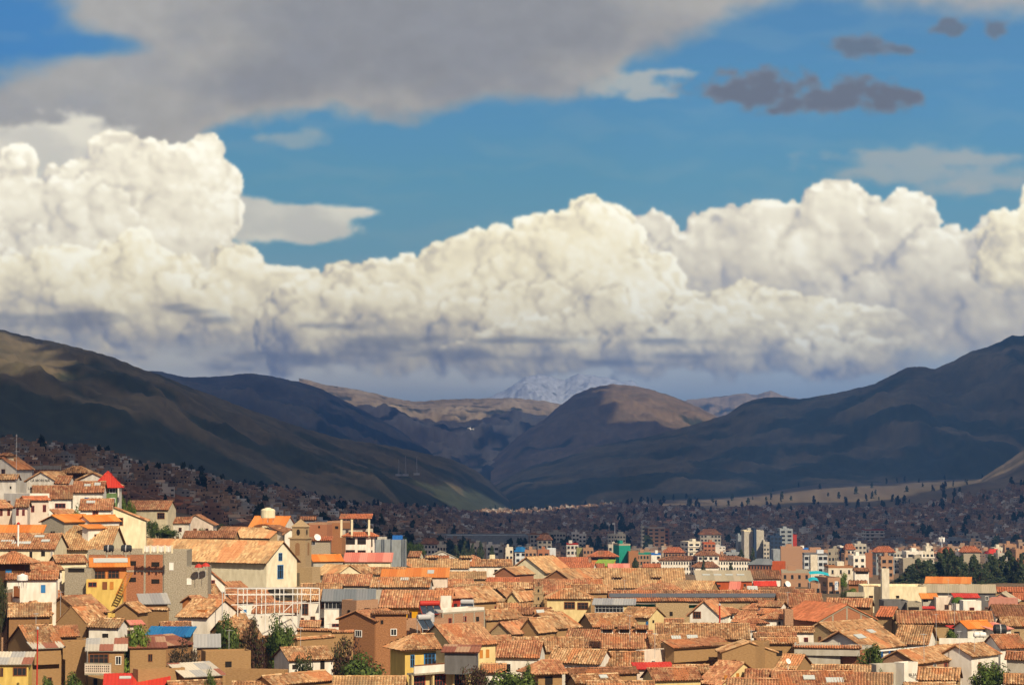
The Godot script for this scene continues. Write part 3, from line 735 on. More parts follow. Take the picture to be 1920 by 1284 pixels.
func build_ground():
	var pts = PackedVector3Array(); var col = PackedColorArray()
	var us = []
	var u = -500.0
	while u <= 2420.0: us.append(atan((u - 960.0) / CHART)); u += 14.0
	for k in range(1, 17): us.append(us[-1] + (TAU - (us[us.size() - 1] - us[0])) / 17.0 if k == 1 else us[-1] + 0.33)
	us = us.filter(func(a): return a < us[0] + TAU - 0.05); us.append(us[0] + TAU)
	var patch = noise(51, 0.004, 4); var fine = noise(52, 0.03, 3)
	var r = 4.0
	while r < 12500.0:
		for a in us:
			var x = sin(a) * r; var z = -cos(a) * r
			var d = r * maxf(cos(a), 0.0)
			var y = ground_y(x, z) + patch.get_noise_2d(x, z) * minf(r * 0.002, 4.0)
			if absf(a) > 0.6: y = EYE - lerpf(3.0, 90.0, smoothstep(0.0, 4000.0, r))
			if r > 8000.0: y = minf(y, EYE - 80.0)
			pts.append(Vector3(x, y, z))
			var n = patch.get_noise_2d(x * 0.3, z * 0.3); var f = fine.get_noise_2d(x, z)
			var c = Color(0.17, 0.115, 0.07).lerp(Color(0.10, 0.08, 0.045), smoothstep(0.0, 0.35, n + f * 0.3))
			c = c.lerp(Color(0.24, 0.17, 0.10), smoothstep(0.15, 0.5, -n + f * 0.4) * smoothstep(3000, 4200, r))
			if d > 4200.0 and u_of(x, z) > 1240.0: c = c.lerp(Color(0.17, 0.135, 0.09) * (0.8 + 0.5 * f), 0.75)
			col.append(c)
		r *= 1.045 if r < 9000.0 else 1.3
	structure("ground", sheet(pts, col, us.size()), M.earth)

# A range of hills from a crest line: the crest keeps its outline, the slopes carry gullies, and it has a back.
func build_hills(called, u0, u1, step, crest, dist, foot, back, foot_y, gully, tone: Callable, bulge = 1.25, seed_ = 61):
	var pts = PackedVector3Array(); var col = PackedColorArray()
	var wide = int((u1 - u0) / step) + 1
	var big = noise(seed_, 1.0 / 900.0, 5, FastNoiseLite.TYPE_SIMPLEX_SMOOTH, FastNoiseLite.FRACTAL_RIDGED); var small = noise(seed_ + 1, 1.0 / 160.0, 4)
	var outline = noise(seed_ + 2, 0.05, 3); var grain = noise(seed_ + 3, 1.0 / 45.0, 3)
	var rows = 74; var crest_row = 56
	for j in rows:
		for i in wide:
			var u = u0 + i * step
			var dc = along(dist, u); var df = along(foot, u)
			var top = EYE + (CHART_TILT * CHART + 642.0 - along(crest, u) + outline.get_noise_1d(u) * 1.6) / CHART * dc
			var low = along(foot_y, u) + EYE
			var d; var y
			if j <= crest_row:
				var t = float(j) / crest_row
				d = lerpf(df, dc, t)
				var px = (u - 960.0) / CHART * d
				y = lerpf(low, top, pow(t, bulge) if bulge >= 1.0 else 1.0 - pow(1.0 - t, 1.0 / bulge))
				var w = t * (1.0 - t) * 4.0
				var g = big.get_noise_2d(px * 0.8 + d * 0.35, d * 0.35)
				y += (g * 0.5 * gully + small.get_noise_2d(px, d * 0.7) * gully * 0.16) * w * clampf((top - low) / 300.0, 0.0, 1.2)
			else:
				var t = float(j - crest_row) / (rows - 1 - crest_row)
				d = lerpf(dc, dc + back, t)
				y = lerpf(top, EYE - 120.0, pow(t, 1.3))
			if j < crest_row:
				var roof = EYE + (top - EYE) / dc * d - (1.0 - float(j) / crest_row) * 26.0
				y = minf(y, roof)
			var p = Vector3((u - 960.0) / CHART * d, y, -d)
			pts.append(p)
			var scrub = 1.0 + 0.34 * grain.get_noise_2d(p.x, p.z * 0.6)
			col.append(tone.call(p, float(j) / crest_row, big.get_noise_2d(p.x * 0.8 + d * 0.35, d * 0.35), small.get_noise_2d(p.x * 0.6, p.z * 0.6)) * scrub)
	return structure(called, sheet(pts, col, wide), M.earth)

func build_setting():
	ground_noise = noise(50, 0.01, 3)
	build_ground()
	var woods = noise(71, 1.0 / 480.0, 5)
	var dry = func(p, t, g, s):
		var c = Color(0.155, 0.125, 0.07).lerp(Color(0.105, 0.09, 0.05), smoothstep(-0.3, 0.4, s))
		c = c.lerp(Color(0.24, 0.19, 0.105), smoothstep(0.3, 0.8, g) * 0.5)
		var w = woods.get_noise_2d(p.x, p.z * 0.8) + s * 0.35 + 0.6 * (0.7 - t)
		w -= 0.7 * smoothstep(-820.0, -930.0, p.x) * smoothstep(0.42, 0.6, t) * smoothstep(-1700.0, -1200.0, p.x)
		return c.lerp(Color(0.05, 0.058, 0.032), smoothstep(0.0, 0.26, w))
	var pale = func(p, t, g, s):
		var c = Color(0.34, 0.26, 0.16).lerp(Color(0.22, 0.17, 0.10), smoothstep(-0.3, 0.5, s))
		c = c.lerp(Color(0.46, 0.37, 0.25), smoothstep(0.3, 0.8, g) * 0.6)
		return c.lerp(Color(0.06, 0.062, 0.036), smoothstep(0.12, 0.3, woods.get_noise_2d(p.x * 1.6, p.z * 1.2) + s * 0.3 + 0.35 * (0.5 - t)))
	var domed = func(p, t, g, s):
		var c = Color(0.22, 0.155, 0.09).lerp(Color(0.15, 0.11, 0.065), smoothstep(-0.3, 0.5, s))
		return c.lerp(Color(0.05, 0.055, 0.03), smoothstep(0.1, 0.3, woods.get_noise_2d(p.x, p.z) + s * 0.3 + 0.9 * (0.35 - t)))
	var snowy = func(p, t, g, s):
		return Color(0.14, 0.16, 0.19).lerp(Color(0.55, 0.60, 0.68), smoothstep(-0.25, 0.1, g * 0.6 + s * 0.9 + (t - 0.45)))
	build_hills("snow_mountain", 860, 1260, 2.0, [Vector2(860, 790), Vector2(905, 752), Vector2(930, 738), Vector2(945, 732), Vector2(985, 706), Vector2(1010, 702), Vector2(1030, 706), Vector2(1060, 712), Vector2(1084, 700), Vector2(1110, 704), Vector2(1140, 708), Vector2(1165, 716), Vector2(1185, 712), Vector2(1215, 736), Vector2(1260, 770)], [Vector2(0, 16500)], [Vector2(0, 14800)], 1200, [Vector2(0, 300)], 190, snowy, 1.1, 81)
	build_hills("far_ridge", 560, 1120, 2.5, [Vector2(560, 708), Vector2(610, 722), Vector2(650, 727), Vector2(700, 737), Vector2(745, 748), Vector2(780, 753), Vector2(830, 749), Vector2(900, 747), Vector2(960, 746), Vector2(1020, 751), Vector2(1050, 758), Vector2(1120, 770)], [Vector2(0, 12400)], [Vector2(560, 8800), Vector2(900, 8000), Vector2(1120, 8600)], 1500, [Vector2(560, 40), Vector2(900, -85), Vector2(1120, -20)], 170, pale, 1.15, 84)
	build_hills("far_peaks", 1240, 1560, 2.5, [Vector2(1240, 770), Vector2(1290, 750), Vector2(1350, 743), Vector2(1400, 737), Vector2(1420, 740), Vector2(1445, 732), Vector2(1470, 742), Vector2(1520, 752), Vector2(1560, 760)], [Vector2(0, 14200)], [Vector2(0, 11800)], 1500, [Vector2(0, 100)], 240, pale, 1.2, 87)
	build_hills("round_hill", 920, 1420, 2.5, [Vector2(920, 860), Vector2(980, 812), Vector2(1020, 786), Vector2(1045, 764), Vector2(1075, 741), Vector2(1108, 727), Vector2(1150, 720), Vector2(1190, 723), Vector2(1230, 733), Vector2(1270, 746), Vector2(1310, 763), Vector2(1340, 778), Vector2(1420, 815)], [Vector2(0, 9900)], [Vector2(0, 7800)], 1500, [Vector2(920, -80), Vector2(1420, -40)], 110, domed, 0.85, 90)
	build_hills("second_ridge", 200, 940, 2.5, [Vector2(200, 690), Vector2(300, 697), Vector2(345, 707), Vector2(400, 706), Vector2(440, 702), Vector2(470, 699), Vector2(510, 706), Vector2(560, 716), Vector2(600, 728), Vector2(640, 748), Vector2(690, 774), Vector2(740, 800), Vector2(800, 835), Vector2(860, 872), Vector2(940, 925)], [Vector2(200, 10200), Vector2(940, 10600)], [Vector2(200, 7600), Vector2(940, 8000)], 1500, [Vector2(200, 60), Vector2(600, -30), Vector2(940, -90)], 150, dry, 1.1, 93)
	build_hills("left_mountain", -420, 960, 2.5, [Vector2(-420, 520), Vector2(-150, 575), Vector2(-60, 600), Vector2(0, 618), Vector2(60, 633), Vector2(120, 645), Vector2(205, 668), Vector2(260, 690), Vector2(300, 703), Vector2(345, 722), Vector2(400, 742), Vector2(450, 762), Vector2(520, 786), Vector2(580, 806), Vector2(640, 822), Vector2(720, 834), Vector2(800, 850), Vector2(850, 862), Vector2(890, 880), Vector2(920, 902), Vector2(960, 940)], [Vector2(-420, 4300), Vector2(300, 5000), Vector2(960, 6400)], [Vector2(-420, 2900), Vector2(300, 3300), Vector2(700, 4000), Vector2(960, 5600)], 2500, [Vector2(-420, 36), Vector2(0, 26), Vector2(300, -2), Vector2(600, -40), Vector2(760, -66), Vector2(960, -84)], 150, dry, 1.0, 96)
	build_hills("right_mountain", 880, 2340, 2.5, [Vector2(880, 938), Vector2(930, 908), Vector2(980, 880), Vector2(1030, 866), Vector2(1065, 856), Vector2(1110, 838), Vector2(1160, 828), Vector2(1220, 818), Vector2(1300, 796), Vector2(1365, 776), Vector2(1395, 756), Vector2(1425, 746), Vector2(1460, 745), Vector2(1500, 748), Vector2(1545, 741), Vector2(1590, 732), Vector2(1640, 720), Vector2(1670, 705), Vector2(1700, 690), Vector2(1725, 686), Vector2(1755, 692), Vector2(1790, 676), Vector2(1820, 660), Vector2(1850, 652), Vector2(1878, 640), Vector2(1900, 628), Vector2(1920, 630), Vector2(2000, 596), Vector2(2150, 570), Vector2(2340, 560)], [Vector2(880, 7200), Vector2(1400, 7600), Vector2(1920, 7400)], [Vector2(880, 6000), Vector2(1250, 5300), Vector2(1600, 5700), Vector2(1920, 5900)], 2500, [Vector2(880, -90), Vector2(1250, -70), Vector2(1600, -30), Vector2(1920, -10), Vector2(2340, 20)], 130, dry, 1.15, 99)
	build_hills("stony_spur", 1760, 2300, 2.5, [Vector2(1760, 926), Vector2(1800, 912), Vector2(1840, 896), Vector2(1880, 870), Vector2(1920, 842), Vector2(2000, 800), Vector2(2300, 760)], [Vector2(0, 4900)], [Vector2(1760, 4500), Vector2(1920, 4200), Vector2(2300, 4000)], 700, [Vector2(1760, -20), Vector2(1920, -4), Vector2(2300, 20)], 60, func(p, t, g, s): return Color(0.21, 0.16, 0.105).lerp(Color(0.12, 0.095, 0.06), smoothstep(-0.1, 0.3, s + g * 0.3)), 1.1, 102)
	build_overhead_deck()

# The deck overhead whose grey edge the photograph shows: it keeps the valley in its shade. A lumpy slab with a top and a bottom.
func build_overhead_deck():
	var s = to_sun()
	var alt = 3000.0
	var shift = Vector3(s.x, 0, s.z) / s.y * alt
	var edge = [Vector2(-900, 480), Vector2(0, 505), Vector2(300, 640), Vector2(500, 720), Vector2(700, 760), Vector2(850, 1150), Vector2(1000, 1330), Vector2(1200, 1700), Vector2(1500, 1750), Vector2(1920, 1720), Vector2(2900, 1700)]
	var ragged = noise(111, 1.0 / 700.0, 4); var lumps = noise(112, 1.0 / 500.0, 4)
	var step = 70.0; var x0 = -5200.0; var z0 = -13600.0; var wide = 150; var deep = 190
	var cell = PackedFloat32Array(); cell.resize(wide * deep)
	for j in deep:
		for i in wide:
			var x = x0 + i * step; var z = z0 + j * step      # where its shade falls
			var d = -z
			var u = across(x, z)
			var v = 0.0
			if d > 200.0:
				v = (d - along(edge, u)) / 260.0 + ragged.get_noise_2d(x, z) * 0.35 * smoothstep(600, 2500, d)
				v = minf(v, (along([Vector2(0, 11000), Vector2(560, 11700), Vector2(960, 11700), Vector2(1060, 8900), Vector2(1400, 8700), Vector2(1520, 11000)], u) - d) / 500.0 + ragged.get_noise_2d(x * 0.8, z * 0.8) * 1.6)
				# breaks: a strip of the valley floor, the fields at the foot of the right hills, the shoulder on the far left
				v = minf(v, -blob(u, d, [[990, 5250, 215, 500]]) * 3.0)
				v = minf(v, -(blob(u, d, [[1420, 4800, 190, 380], [1620, 4950, 200, 480], [1810, 4900, 190, 480]]) + ragged.get_noise_2d(x * 2.0, z * 2.0) * 0.7) * 2.0)
				v = minf(v, -blob(u, d, [[-75, 4540, 175, 560]]) * 3.0)
			cell[j * wide + i] = v
	var at = func(i, j, under):
		var v = clampf(cell[j * wide + i], 0, 1)
		var x = x0 + i * step; var z = z0 + j * step
		var l = lumps.get_noise_2d(x, z) * 0.5 + 0.5
		return Vector3(x + shift.x, EYE + alt + (-(20.0 + 90.0 * l) if under else (30.0 + 260.0 * l)) * sqrt(v), z + shift.z)
	var pts = PackedVector3Array()
	for j in deep - 1:
		for i in wide - 1:
			if maxf(maxf(cell[j * wide + i], cell[j * wide + i + 1]), maxf(cell[(j + 1) * wide + i], cell[(j + 1) * wide + i + 1])) <= 0.0: continue
			for under in [true, false]:
				var a = at.call(i, j, under); var b = at.call(i + 1, j, under); var c = at.call(i, j + 1, under); var e = at.call(i + 1, j + 1, under)
				pts.append_array(PackedVector3Array([a, b, c, b, e, c] if under else [a, c, b, b, c, e]))
	var arr = []; arr.resize(Mesh.ARRAY_MAX); arr[Mesh.ARRAY_VERTEX] = pts
	var m = ArrayMesh.new(); m.add_surface_from_arrays(Mesh.PRIMITIVE_TRIANGLES, arr)
	var o = structure("cloud_deck", m, M.cloud)
	o.set_meta("label", "grey cloud deck overhead that shades the valley")

# ---------------------------------------------------------------- trees and shrubs
var crowns = {}
func crown(kind: String, n: int) -> ArrayMesh:      # leaf clumps through a unit volume, about 1 high and 1 wide
	var key = kind + str(n % 4)
	if crowns.has(key): return crowns[key]
	var r = RandomNumberGenerator.new(); r.seed = hash(key)
	var s = Shape.new()
	var greens = {"round_tree": [Color(0.075, 0.115, 0.02), Color(0.05, 0.085, 0.015), Color(0.11, 0.15, 0.03)], "bush": [Color(0.055, 0.085, 0.02), Color(0.04, 0.06, 0.016), Color(0.085, 0.115, 0.03), Color(0.03, 0.045, 0.015)],
		"dark_bush": [Color(0.03, 0.04, 0.018), Color(0.045, 0.055, 0.022), Color(0.05, 0.045, 0.025)], "purple_bush": [Color(0.055, 0.028, 0.022), Color(0.04, 0.022, 0.018), Color(0.075, 0.04, 0.026), Color(0.045, 0.045, 0.02)],
		"dry_bush": [Color(0.06, 0.045, 0.03), Color(0.045, 0.034, 0.022), Color(0.08, 0.06, 0.04)], "pine": [Color(0.024, 0.036, 0.018), Color(0.034, 0.046, 0.02), Color(0.046, 0.056, 0.026)]}[kind]
	var lumps = []
	if kind == "pine":
		var k = 0
		for i in 44:
			var t = pow(r.randf(), 0.8); var w = (1.0 - t) * 0.46 + 0.03
			var a = r.randf() * TAU
			lumps.append([Vector3(cos(a) * w * r.randf_range(0.3, 1), 0.06 + t * 0.92, sin(a) * w * r.randf_range(0.3, 1)), 0.06 + 0.12 * (1 - t)])
	else:
		for i in 20:
			var d = Vector3(r.randfn(0, 1), r.randfn(0.2, 0.8), r.randfn(0, 1)).normalized() * pow(r.randf(), 0.5)
			lumps.append([Vector3(d.x * 0.34, 0.55 + d.y * 0.34, d.z * 0.34), r.randf_range(0.10, 0.22)])
	var leaves = 3600
	for i in leaves:
		var l = lumps[r.randi() % lumps.size()]
		var d = Vector3(r.randfn(0, 1), r.randfn(0, 1), r.randfn(0, 1)).normalized()
		var p = l[0] + d * l[1] * pow(r.randf(), 0.4)
		if p.y < 0.0: continue
		var tone = greens[(lumps.find(l) + (1 if r.randf() < 0.35 else 0)) % greens.size()] * r.randf_range(0.9, 1.75)
		var q = Vector3(r.randfn(0, 1), r.randfn(0, 1), r.randfn(0, 1)).normalized(); var up = d.cross(q).normalized()
		var z = r.randf_range(0.015, 0.034) * (1.15 if kind == "pine" else 1.0)
		if kind == "pine": up = (up + Vector3(0, 0.8, 0)).normalized()
		if kind in ["purple_bush", "dry_bush"]: up = (up + Vector3(0, 1.2, 0)).normalized(); z *= 0.8
		var side = up.cross(d).normalized() * z * 0.6
		s.quad(p - side, p - up * z * 0.4, p + side, p + up * z * 1.5, tone)
	crowns[key] = s.mesh()
	return crowns[key]

func tree(kind: String, label: String, x, y, z, high, wide, seed_: int, group = ""):
	var g = ground_y(x, z) - 0.3
	if g < y and y - g < 12.0: high += (y - g); y = g
	var t = thing({"round_tree": "tree", "pine": "pine_tree"}.get(kind, "bush"), label, "tree" if kind in ["round_tree", "pine"] else "bush", Vector3(x, y, z), seed_ * 77.0, group)
	var trunk = Shape.new(); var tw = clampf(wide * 0.035, 0.05, 0.4)
	trunk.lathe(Vector3.ZERO, [Vector2(tw * 1.4, -0.5), Vector2(tw, high * 0.3), Vector2(tw * 0.4, high * 0.8)], 7)
	for k in 5:
		var a = k * 2.4 + seed_; var b = Vector3(cos(a) * wide * 0.28, high * (0.5 + 0.08 * k), sin(a) * wide * 0.28)
		trunk.bar(Vector3(0, high * (0.22 + 0.07 * k), 0), b, tw * 0.35, Color.WHITE, 5)
	part("trunk", trunk, M.bark, t)
	var c = part("crown", crown(kind, seed_), M.leaf, t)
	c.scale = Vector3(wide * 1.25, high, wide * 1.25)

# ---------------------------------------------------------------- single things
func lettering(words: String, label: String, at: Vector3, yaw: float, size: float):
	var m = TextMesh.new(); m.text = words; m.font_size = 64; m.pixel_size = size / 64.0 * 1.3; m.depth = 0.04
	var f = SystemFont.new(); f.font_names = PackedStringArray(["Droid Sans"]); f.font_weight = 700; m.font = f
	var o = MeshInstance3D.new(); o.name = numbered("lettering"); o.mesh = m; o.material_override = M.letters
	o.position = at; o.rotation.y = deg_to_rad(yaw)
	o.set_meta("label", label); o.set_meta("category", "lettering"); add_child(o)

func balcony(label: String, a: Vector3, b: Vector3, high: float, wall: String):
	var d = b - a; var yaw = rad_to_deg(atan2(-d.z, d.x)); var n = d.length()
	var t = thing("balcony", label, "balcony", a, yaw)
	var s = Shape.new(); s.box(Vector3(0, 0, -0.1), Vector3(n, high, 0.08)); part("parapet", s, M[wall], t)
	var f = Shape.new(); f.box(Vector3(0, -0.25, -1.6), Vector3(n, -0.003, 0.16)); part("slab", f, M.concrete, t)
	var r = Shape.new(); r.box(Vector3(-0.05, high, -0.16), Vector3(n + 0.05, high + 0.12, 0.14)); part("rail", r, M.brown_wood if wall == "white" else M.concrete, t)
	if wall != "white":
		var o = Shape.new(); var k = int(n / 0.3)
		for i in k: for j in 3: o.box(Vector3(0.15 + i * 0.3, 0.25 + j * 0.33, 0.06), Vector3(0.30 + i * 0.3, 0.42 + j * 0.33, 0.10))
		var e = part("carved_openings", o, M.dark, t); e.set_meta("kind", "stuff")
	else:
		var p = Shape.new(); var k = int(n / 3.0)
		for i in k + 1: p.box(Vector3(i * n / k - 0.14, -3.4, -0.5), Vector3(i * n / k + 0.14, -0.25, -0.2))
		part("pillars", p, M.pale_yellow, t)
		var w = Shape.new(); w.box(Vector3(0, -3.4, -1.3), Vector3(n, -0.25, -1.2)); part("ground_floor_wall", w, M.pale_yellow, t)
		for i in k: window(t, Vector3((i + 0.5) * n / k, -1.7, -1.17), 0.0, n / k * 0.6, 2.4, "r")

func water_tank(label: String, at: Vector3, r: float, high: float, mat):
	var t = thing("water_tank", label, "tank", at)
	var s = Shape.new(); s.lathe(Vector3.ZERO, [Vector2(0, 0), Vector2(r, 0), Vector2(r, high * 0.78), Vector2(r * 0.8, high * 0.9), Vector2(r * 0.35, high)], 18); part("body", s, mat, t)
	var c = Shape.new(); c.lathe(Vector3(0, high, 0), [Vector2(r * 0.36, -0.03), Vector2(r * 0.36, 0.1), Vector2(0, 0.14)], 14); part("lid", c, mat, t)
	var b = Shape.new()
	for k in 4: b.bar(Vector3(cos(k * TAU / 4) * r * 0.7, -1.2, sin(k * TAU / 4) * r * 0.7), Vector3(cos(k * TAU / 4) * r * 0.7, 0, sin(k * TAU / 4) * r * 0.7), 0.06)
	part("stand", b, M.steel, t)

func lying_tank(label: String, at: Vector3, r: float, long: float, mat = null):
	var t = thing("water_drum", label, "tank", at)
	var s = Shape.new(); s.lathe(Vector3(-long / 2, r, 0), [Vector2(0, 0), Vector2(r * 0.8, 0.06), Vector2(r, 0.25), Vector2(r, long - 0.25), Vector2(r * 0.8, long - 0.06), Vector2(0, long)], 18, Color.WHITE, Vector3.RIGHT)
	part("body", s, mat if mat else M.black_plastic, t)
	var b = Shape.new(); b.lathe(Vector3(-0.1, r, 0), [Vector2(r + 0.03, 0), Vector2(r + 0.03, 0.16)], 18, Color.WHITE, Vector3.RIGHT); part("band", b, M.steel, t)
	var l = Shape.new()
	for x in [-long * 0.3, long * 0.3]: l.box(Vector3(x - 0.08, -0.5, -r * 0.7), Vector3(x + 0.08, r * 0.4, r * 0.7))
	part("saddle", l, M.concrete, t)

func lying_tank_white(label: String, at: Vector3, r: float, long: float): lying_tank(label, at, r, long, M.white_paint)

func solar_heater(label: String, at: Vector3, yaw: float, mat, n: int):
	var t = thing("solar_heater", label, "solar heater", at, yaw)
	for k in n:
		var p = Shape.new(); var x = (k - (n - 1) / 2.0) * 1.25
		p.quad(Vector3(x - 0.55, 0, 0.9), Vector3(x + 0.55, 0, 0.9), Vector3(x + 0.55, 1.3, -0.9), Vector3(x - 0.55, 1.3, -0.9))
		p.quad(Vector3(x - 0.55, -0.1, 0.9), Vector3(x + 0.55, -0.1, 0.9), Vector3(x + 0.55, 0, 0.9), Vector3(x - 0.55, 0, 0.9)); p.quad(Vector3(x - 0.55, -0.1, 0.9), Vector3(x + 0.55, -0.1, 0.9), Vector3(x + 0.55, 1.2, -0.9), Vector3(x - 0.55, 1.2, -0.9))
		part("solar_panel", p, M.solar, t)
	var s = Shape.new(); var w = n * 0.62
	s.lathe(Vector3(-w, 1.75, -1.0), [Vector2(0, 0), Vector2(0.42, 0.05), Vector2(0.46, 0.2), Vector2(0.46, w * 2 - 0.2), Vector2(0.42, w * 2 - 0.05), Vector2(0, w * 2)], 18, Color.WHITE, Vector3.RIGHT); part("tank", s, mat, t)
	var f = Shape.new()
	for x in [-w, w]:
		f.bar(Vector3(x, -1.5, 0.9), Vector3(x, 0, 0.9), 0.05); f.bar(Vector3(x, -1.5, -1.0), Vector3(x, 1.5, -1.0), 0.05); f.bar(Vector3(x, 0, 0.9), Vector3(x, 1.35, -1.0), 0.05)
	f.bar(Vector3(-w, -0.06, 0.9), Vector3(w, -0.06, 0.9), 0.05); f.bar(Vector3(-w, 1.3, -1.0), Vector3(w, 1.3, -1.0), 0.05)
	part("frame", f, M.red_paint if n > 2 else M.steel, t)

func pole(label: String, at: Vector3, high: float, r: float, mat):
	var t = thing("pole", label, "pole", at)
	var s = Shape.new(); s.lathe(Vector3.ZERO, [Vector2(r * 1.2, -2.0), Vector2(r, high), Vector2(0, high)], 10); part("shaft", s, mat, t)
	var c = Shape.new(); c.lathe(Vector3(0, high, 0), [Vector2(r * 1.9, 0), Vector2(r * 1.9, 0.22), Vector2(0, 0.4)], 10); part("cap", c, M.steel if mat != M.white_paint else M.red_paint, t)

func radio_mast(label: String, at: Vector3, high: float):
	var g = ground_y(at.x, at.z)
	var t = thing("radio_mast", label, "mast", Vector3(at.x, at.y - 6.0, at.z), 0.0)
	var s = Shape.new()
	for k in 3:
		var a = k * TAU / 3
		s.bar(Vector3(cos(a) * 2.2, 0, sin(a) * 2.2), Vector3(cos(a) * 0.4, high, sin(a) * 0.4), 0.35)
	for k in 9:
		var y0 = high * k / 9.0; var w0 = lerpf(2.2, 0.4, k / 9.0); var w1 = lerpf(2.2, 0.4, (k + 1) / 9.0)
		for j in 3: s.bar(Vector3(cos(j * TAU / 3) * w0, y0, sin(j * TAU / 3) * w0), Vector3(cos((j + 1) * TAU / 3) * w1, y0 + high / 9.0, sin((j + 1) * TAU / 3) * w1), 0.2)
	part("lattice", s, M.steel, t)
	var h = Shape.new(); h.box(Vector3(-7, -1, 1), Vector3(7, 4, 7)); part("hut", h, M.blue_white, t)

func flag_pole(at: Vector3):
	var t = thing("flag_pole", "tall white flag pole on the grey office building", "flag pole", at)
	var s = Shape.new(); s.lathe(Vector3.ZERO, [Vector2(0.35, 0), Vector2(0.18, 9.5), Vector2(0, 9.5)], 8); part("shaft", s, M.white_paint, t)
	var f = Shape.new(); f.quad(Vector3(0, 9.4, 0), Vector3(-2.0, 9.2, 0.4), Vector3(-1.9, 7.9, 0.5), Vector3(0, 8.1, 0)); part("flag", f, M.canvas, t)

func phone_mast(at: Vector3):
	var t = thing("phone_mast", "grey phone mast with antenna panels above the pines", "mast", at)
	var s = Shape.new(); s.lathe(Vector3.ZERO, [Vector2(0.6, -18), Vector2(0.35, 10), Vector2(0, 10)], 8); part("shaft", s, M.steel, t)
	for k in 6:
		var a = k * TAU / 6; var p = Shape.new(); p.box(Vector3(cos(a) * 1.5 - 0.25, 6.5, sin(a) * 1.5 - 0.2), Vector3(cos(a) * 1.5 + 0.25, 9.2, sin(a) * 1.5 + 0.2)); p.bar(Vector3(0, 7.8, 0), Vector3(cos(a) * 1.5, 7.8, sin(a) * 1.5), 0.12)
		part("antenna", p, M.white_paint, t)

func dish(label: String, at: Vector3, r: float):
	var t = thing("satellite_dish", label, "satellite dish", at, 20.0)
	var prof = []
	for k in 6: prof.append(Vector2(r * k / 5.0, 0.35 * r * pow(k / 5.0, 2)))
	var s = Shape.new(); s.lathe(Vector3(0, 0.9, 0), prof, 16, Color.WHITE, Vector3(0.2, 0.45, 0.87).normalized()); part("bowl", s, M.white_paint, t)
	var f = Shape.new(); f.bar(Vector3(0, -0.4, 0), Vector3(0, 0.9, 0), 0.05); f.bar(Vector3(0, 0.9, 0), Vector3(0.15, 1.15, 0.6), 0.03); part("stand", f, M.steel, t)

func roof_canopy(label: String, at: Vector3, w: float, deep: float, high: float):
	var t = thing("roof_canopy", label, "canopy", at, -2.0)
	rng.seed = 5
	part("roof_slope", slope(Vector3(-w / 2, high - 1.2, deep / 2), Vector3(w / 2, high - 1.2, deep / 2), Vector3(w / 2, high, -deep / 2), Vector3(-w / 2, high, -deep / 2), "new", 0.4, 0.3), M.tile, t)
	for x in [-w * 0.42, -w * 0.1, w * 0.42]:
		var p = Shape.new(); p.box(Vector3(x - 0.25, -1, deep * 0.4 - 0.25), Vector3(x + 0.25, high - 1.1, deep * 0.4 + 0.25)); part("post", p, M.cream, t)
	var b = Shape.new(); b.box(Vector3(-w * 0.5, -1, -deep * 0.45), Vector3(w * 0.5, 1.2, -deep * 0.4)); part("back_wall", b, M.grey, t)

func panel_building(at: Vector3):
	var t = thing("panel_building", "grey sheet clad building with dark posts and a blue roof box", "building", Vector3(at.x, at.y - 9, at.z), -3.0)
	var s = Shape.new(); s.box(Vector3(-3.9, 0, -5), Vector3(3.9, 9, 0)); part("wall", s, M.panel_grey, t)
	for x in [-3.9, -2.1, -1.6, 0.3, 3.2, 3.75]:
		var p = Shape.new(); p.box(Vector3(x - 0.09, 0, 0), Vector3(x + 0.09, 9.3, 0.2)); part("post", p, M.navy, t)
	var b = Shape.new(); b.box(Vector3(0.4, 9, -4), Vector3(3.0, 10.1, -2)); part("roof_box", b, M.bright_blue, t)
	var c = Shape.new(); c.box(Vector3(-3.6, 9, -4), Vector3(-1.2, 9.7, -2)); part("roof_hut", c, M.grey, t)

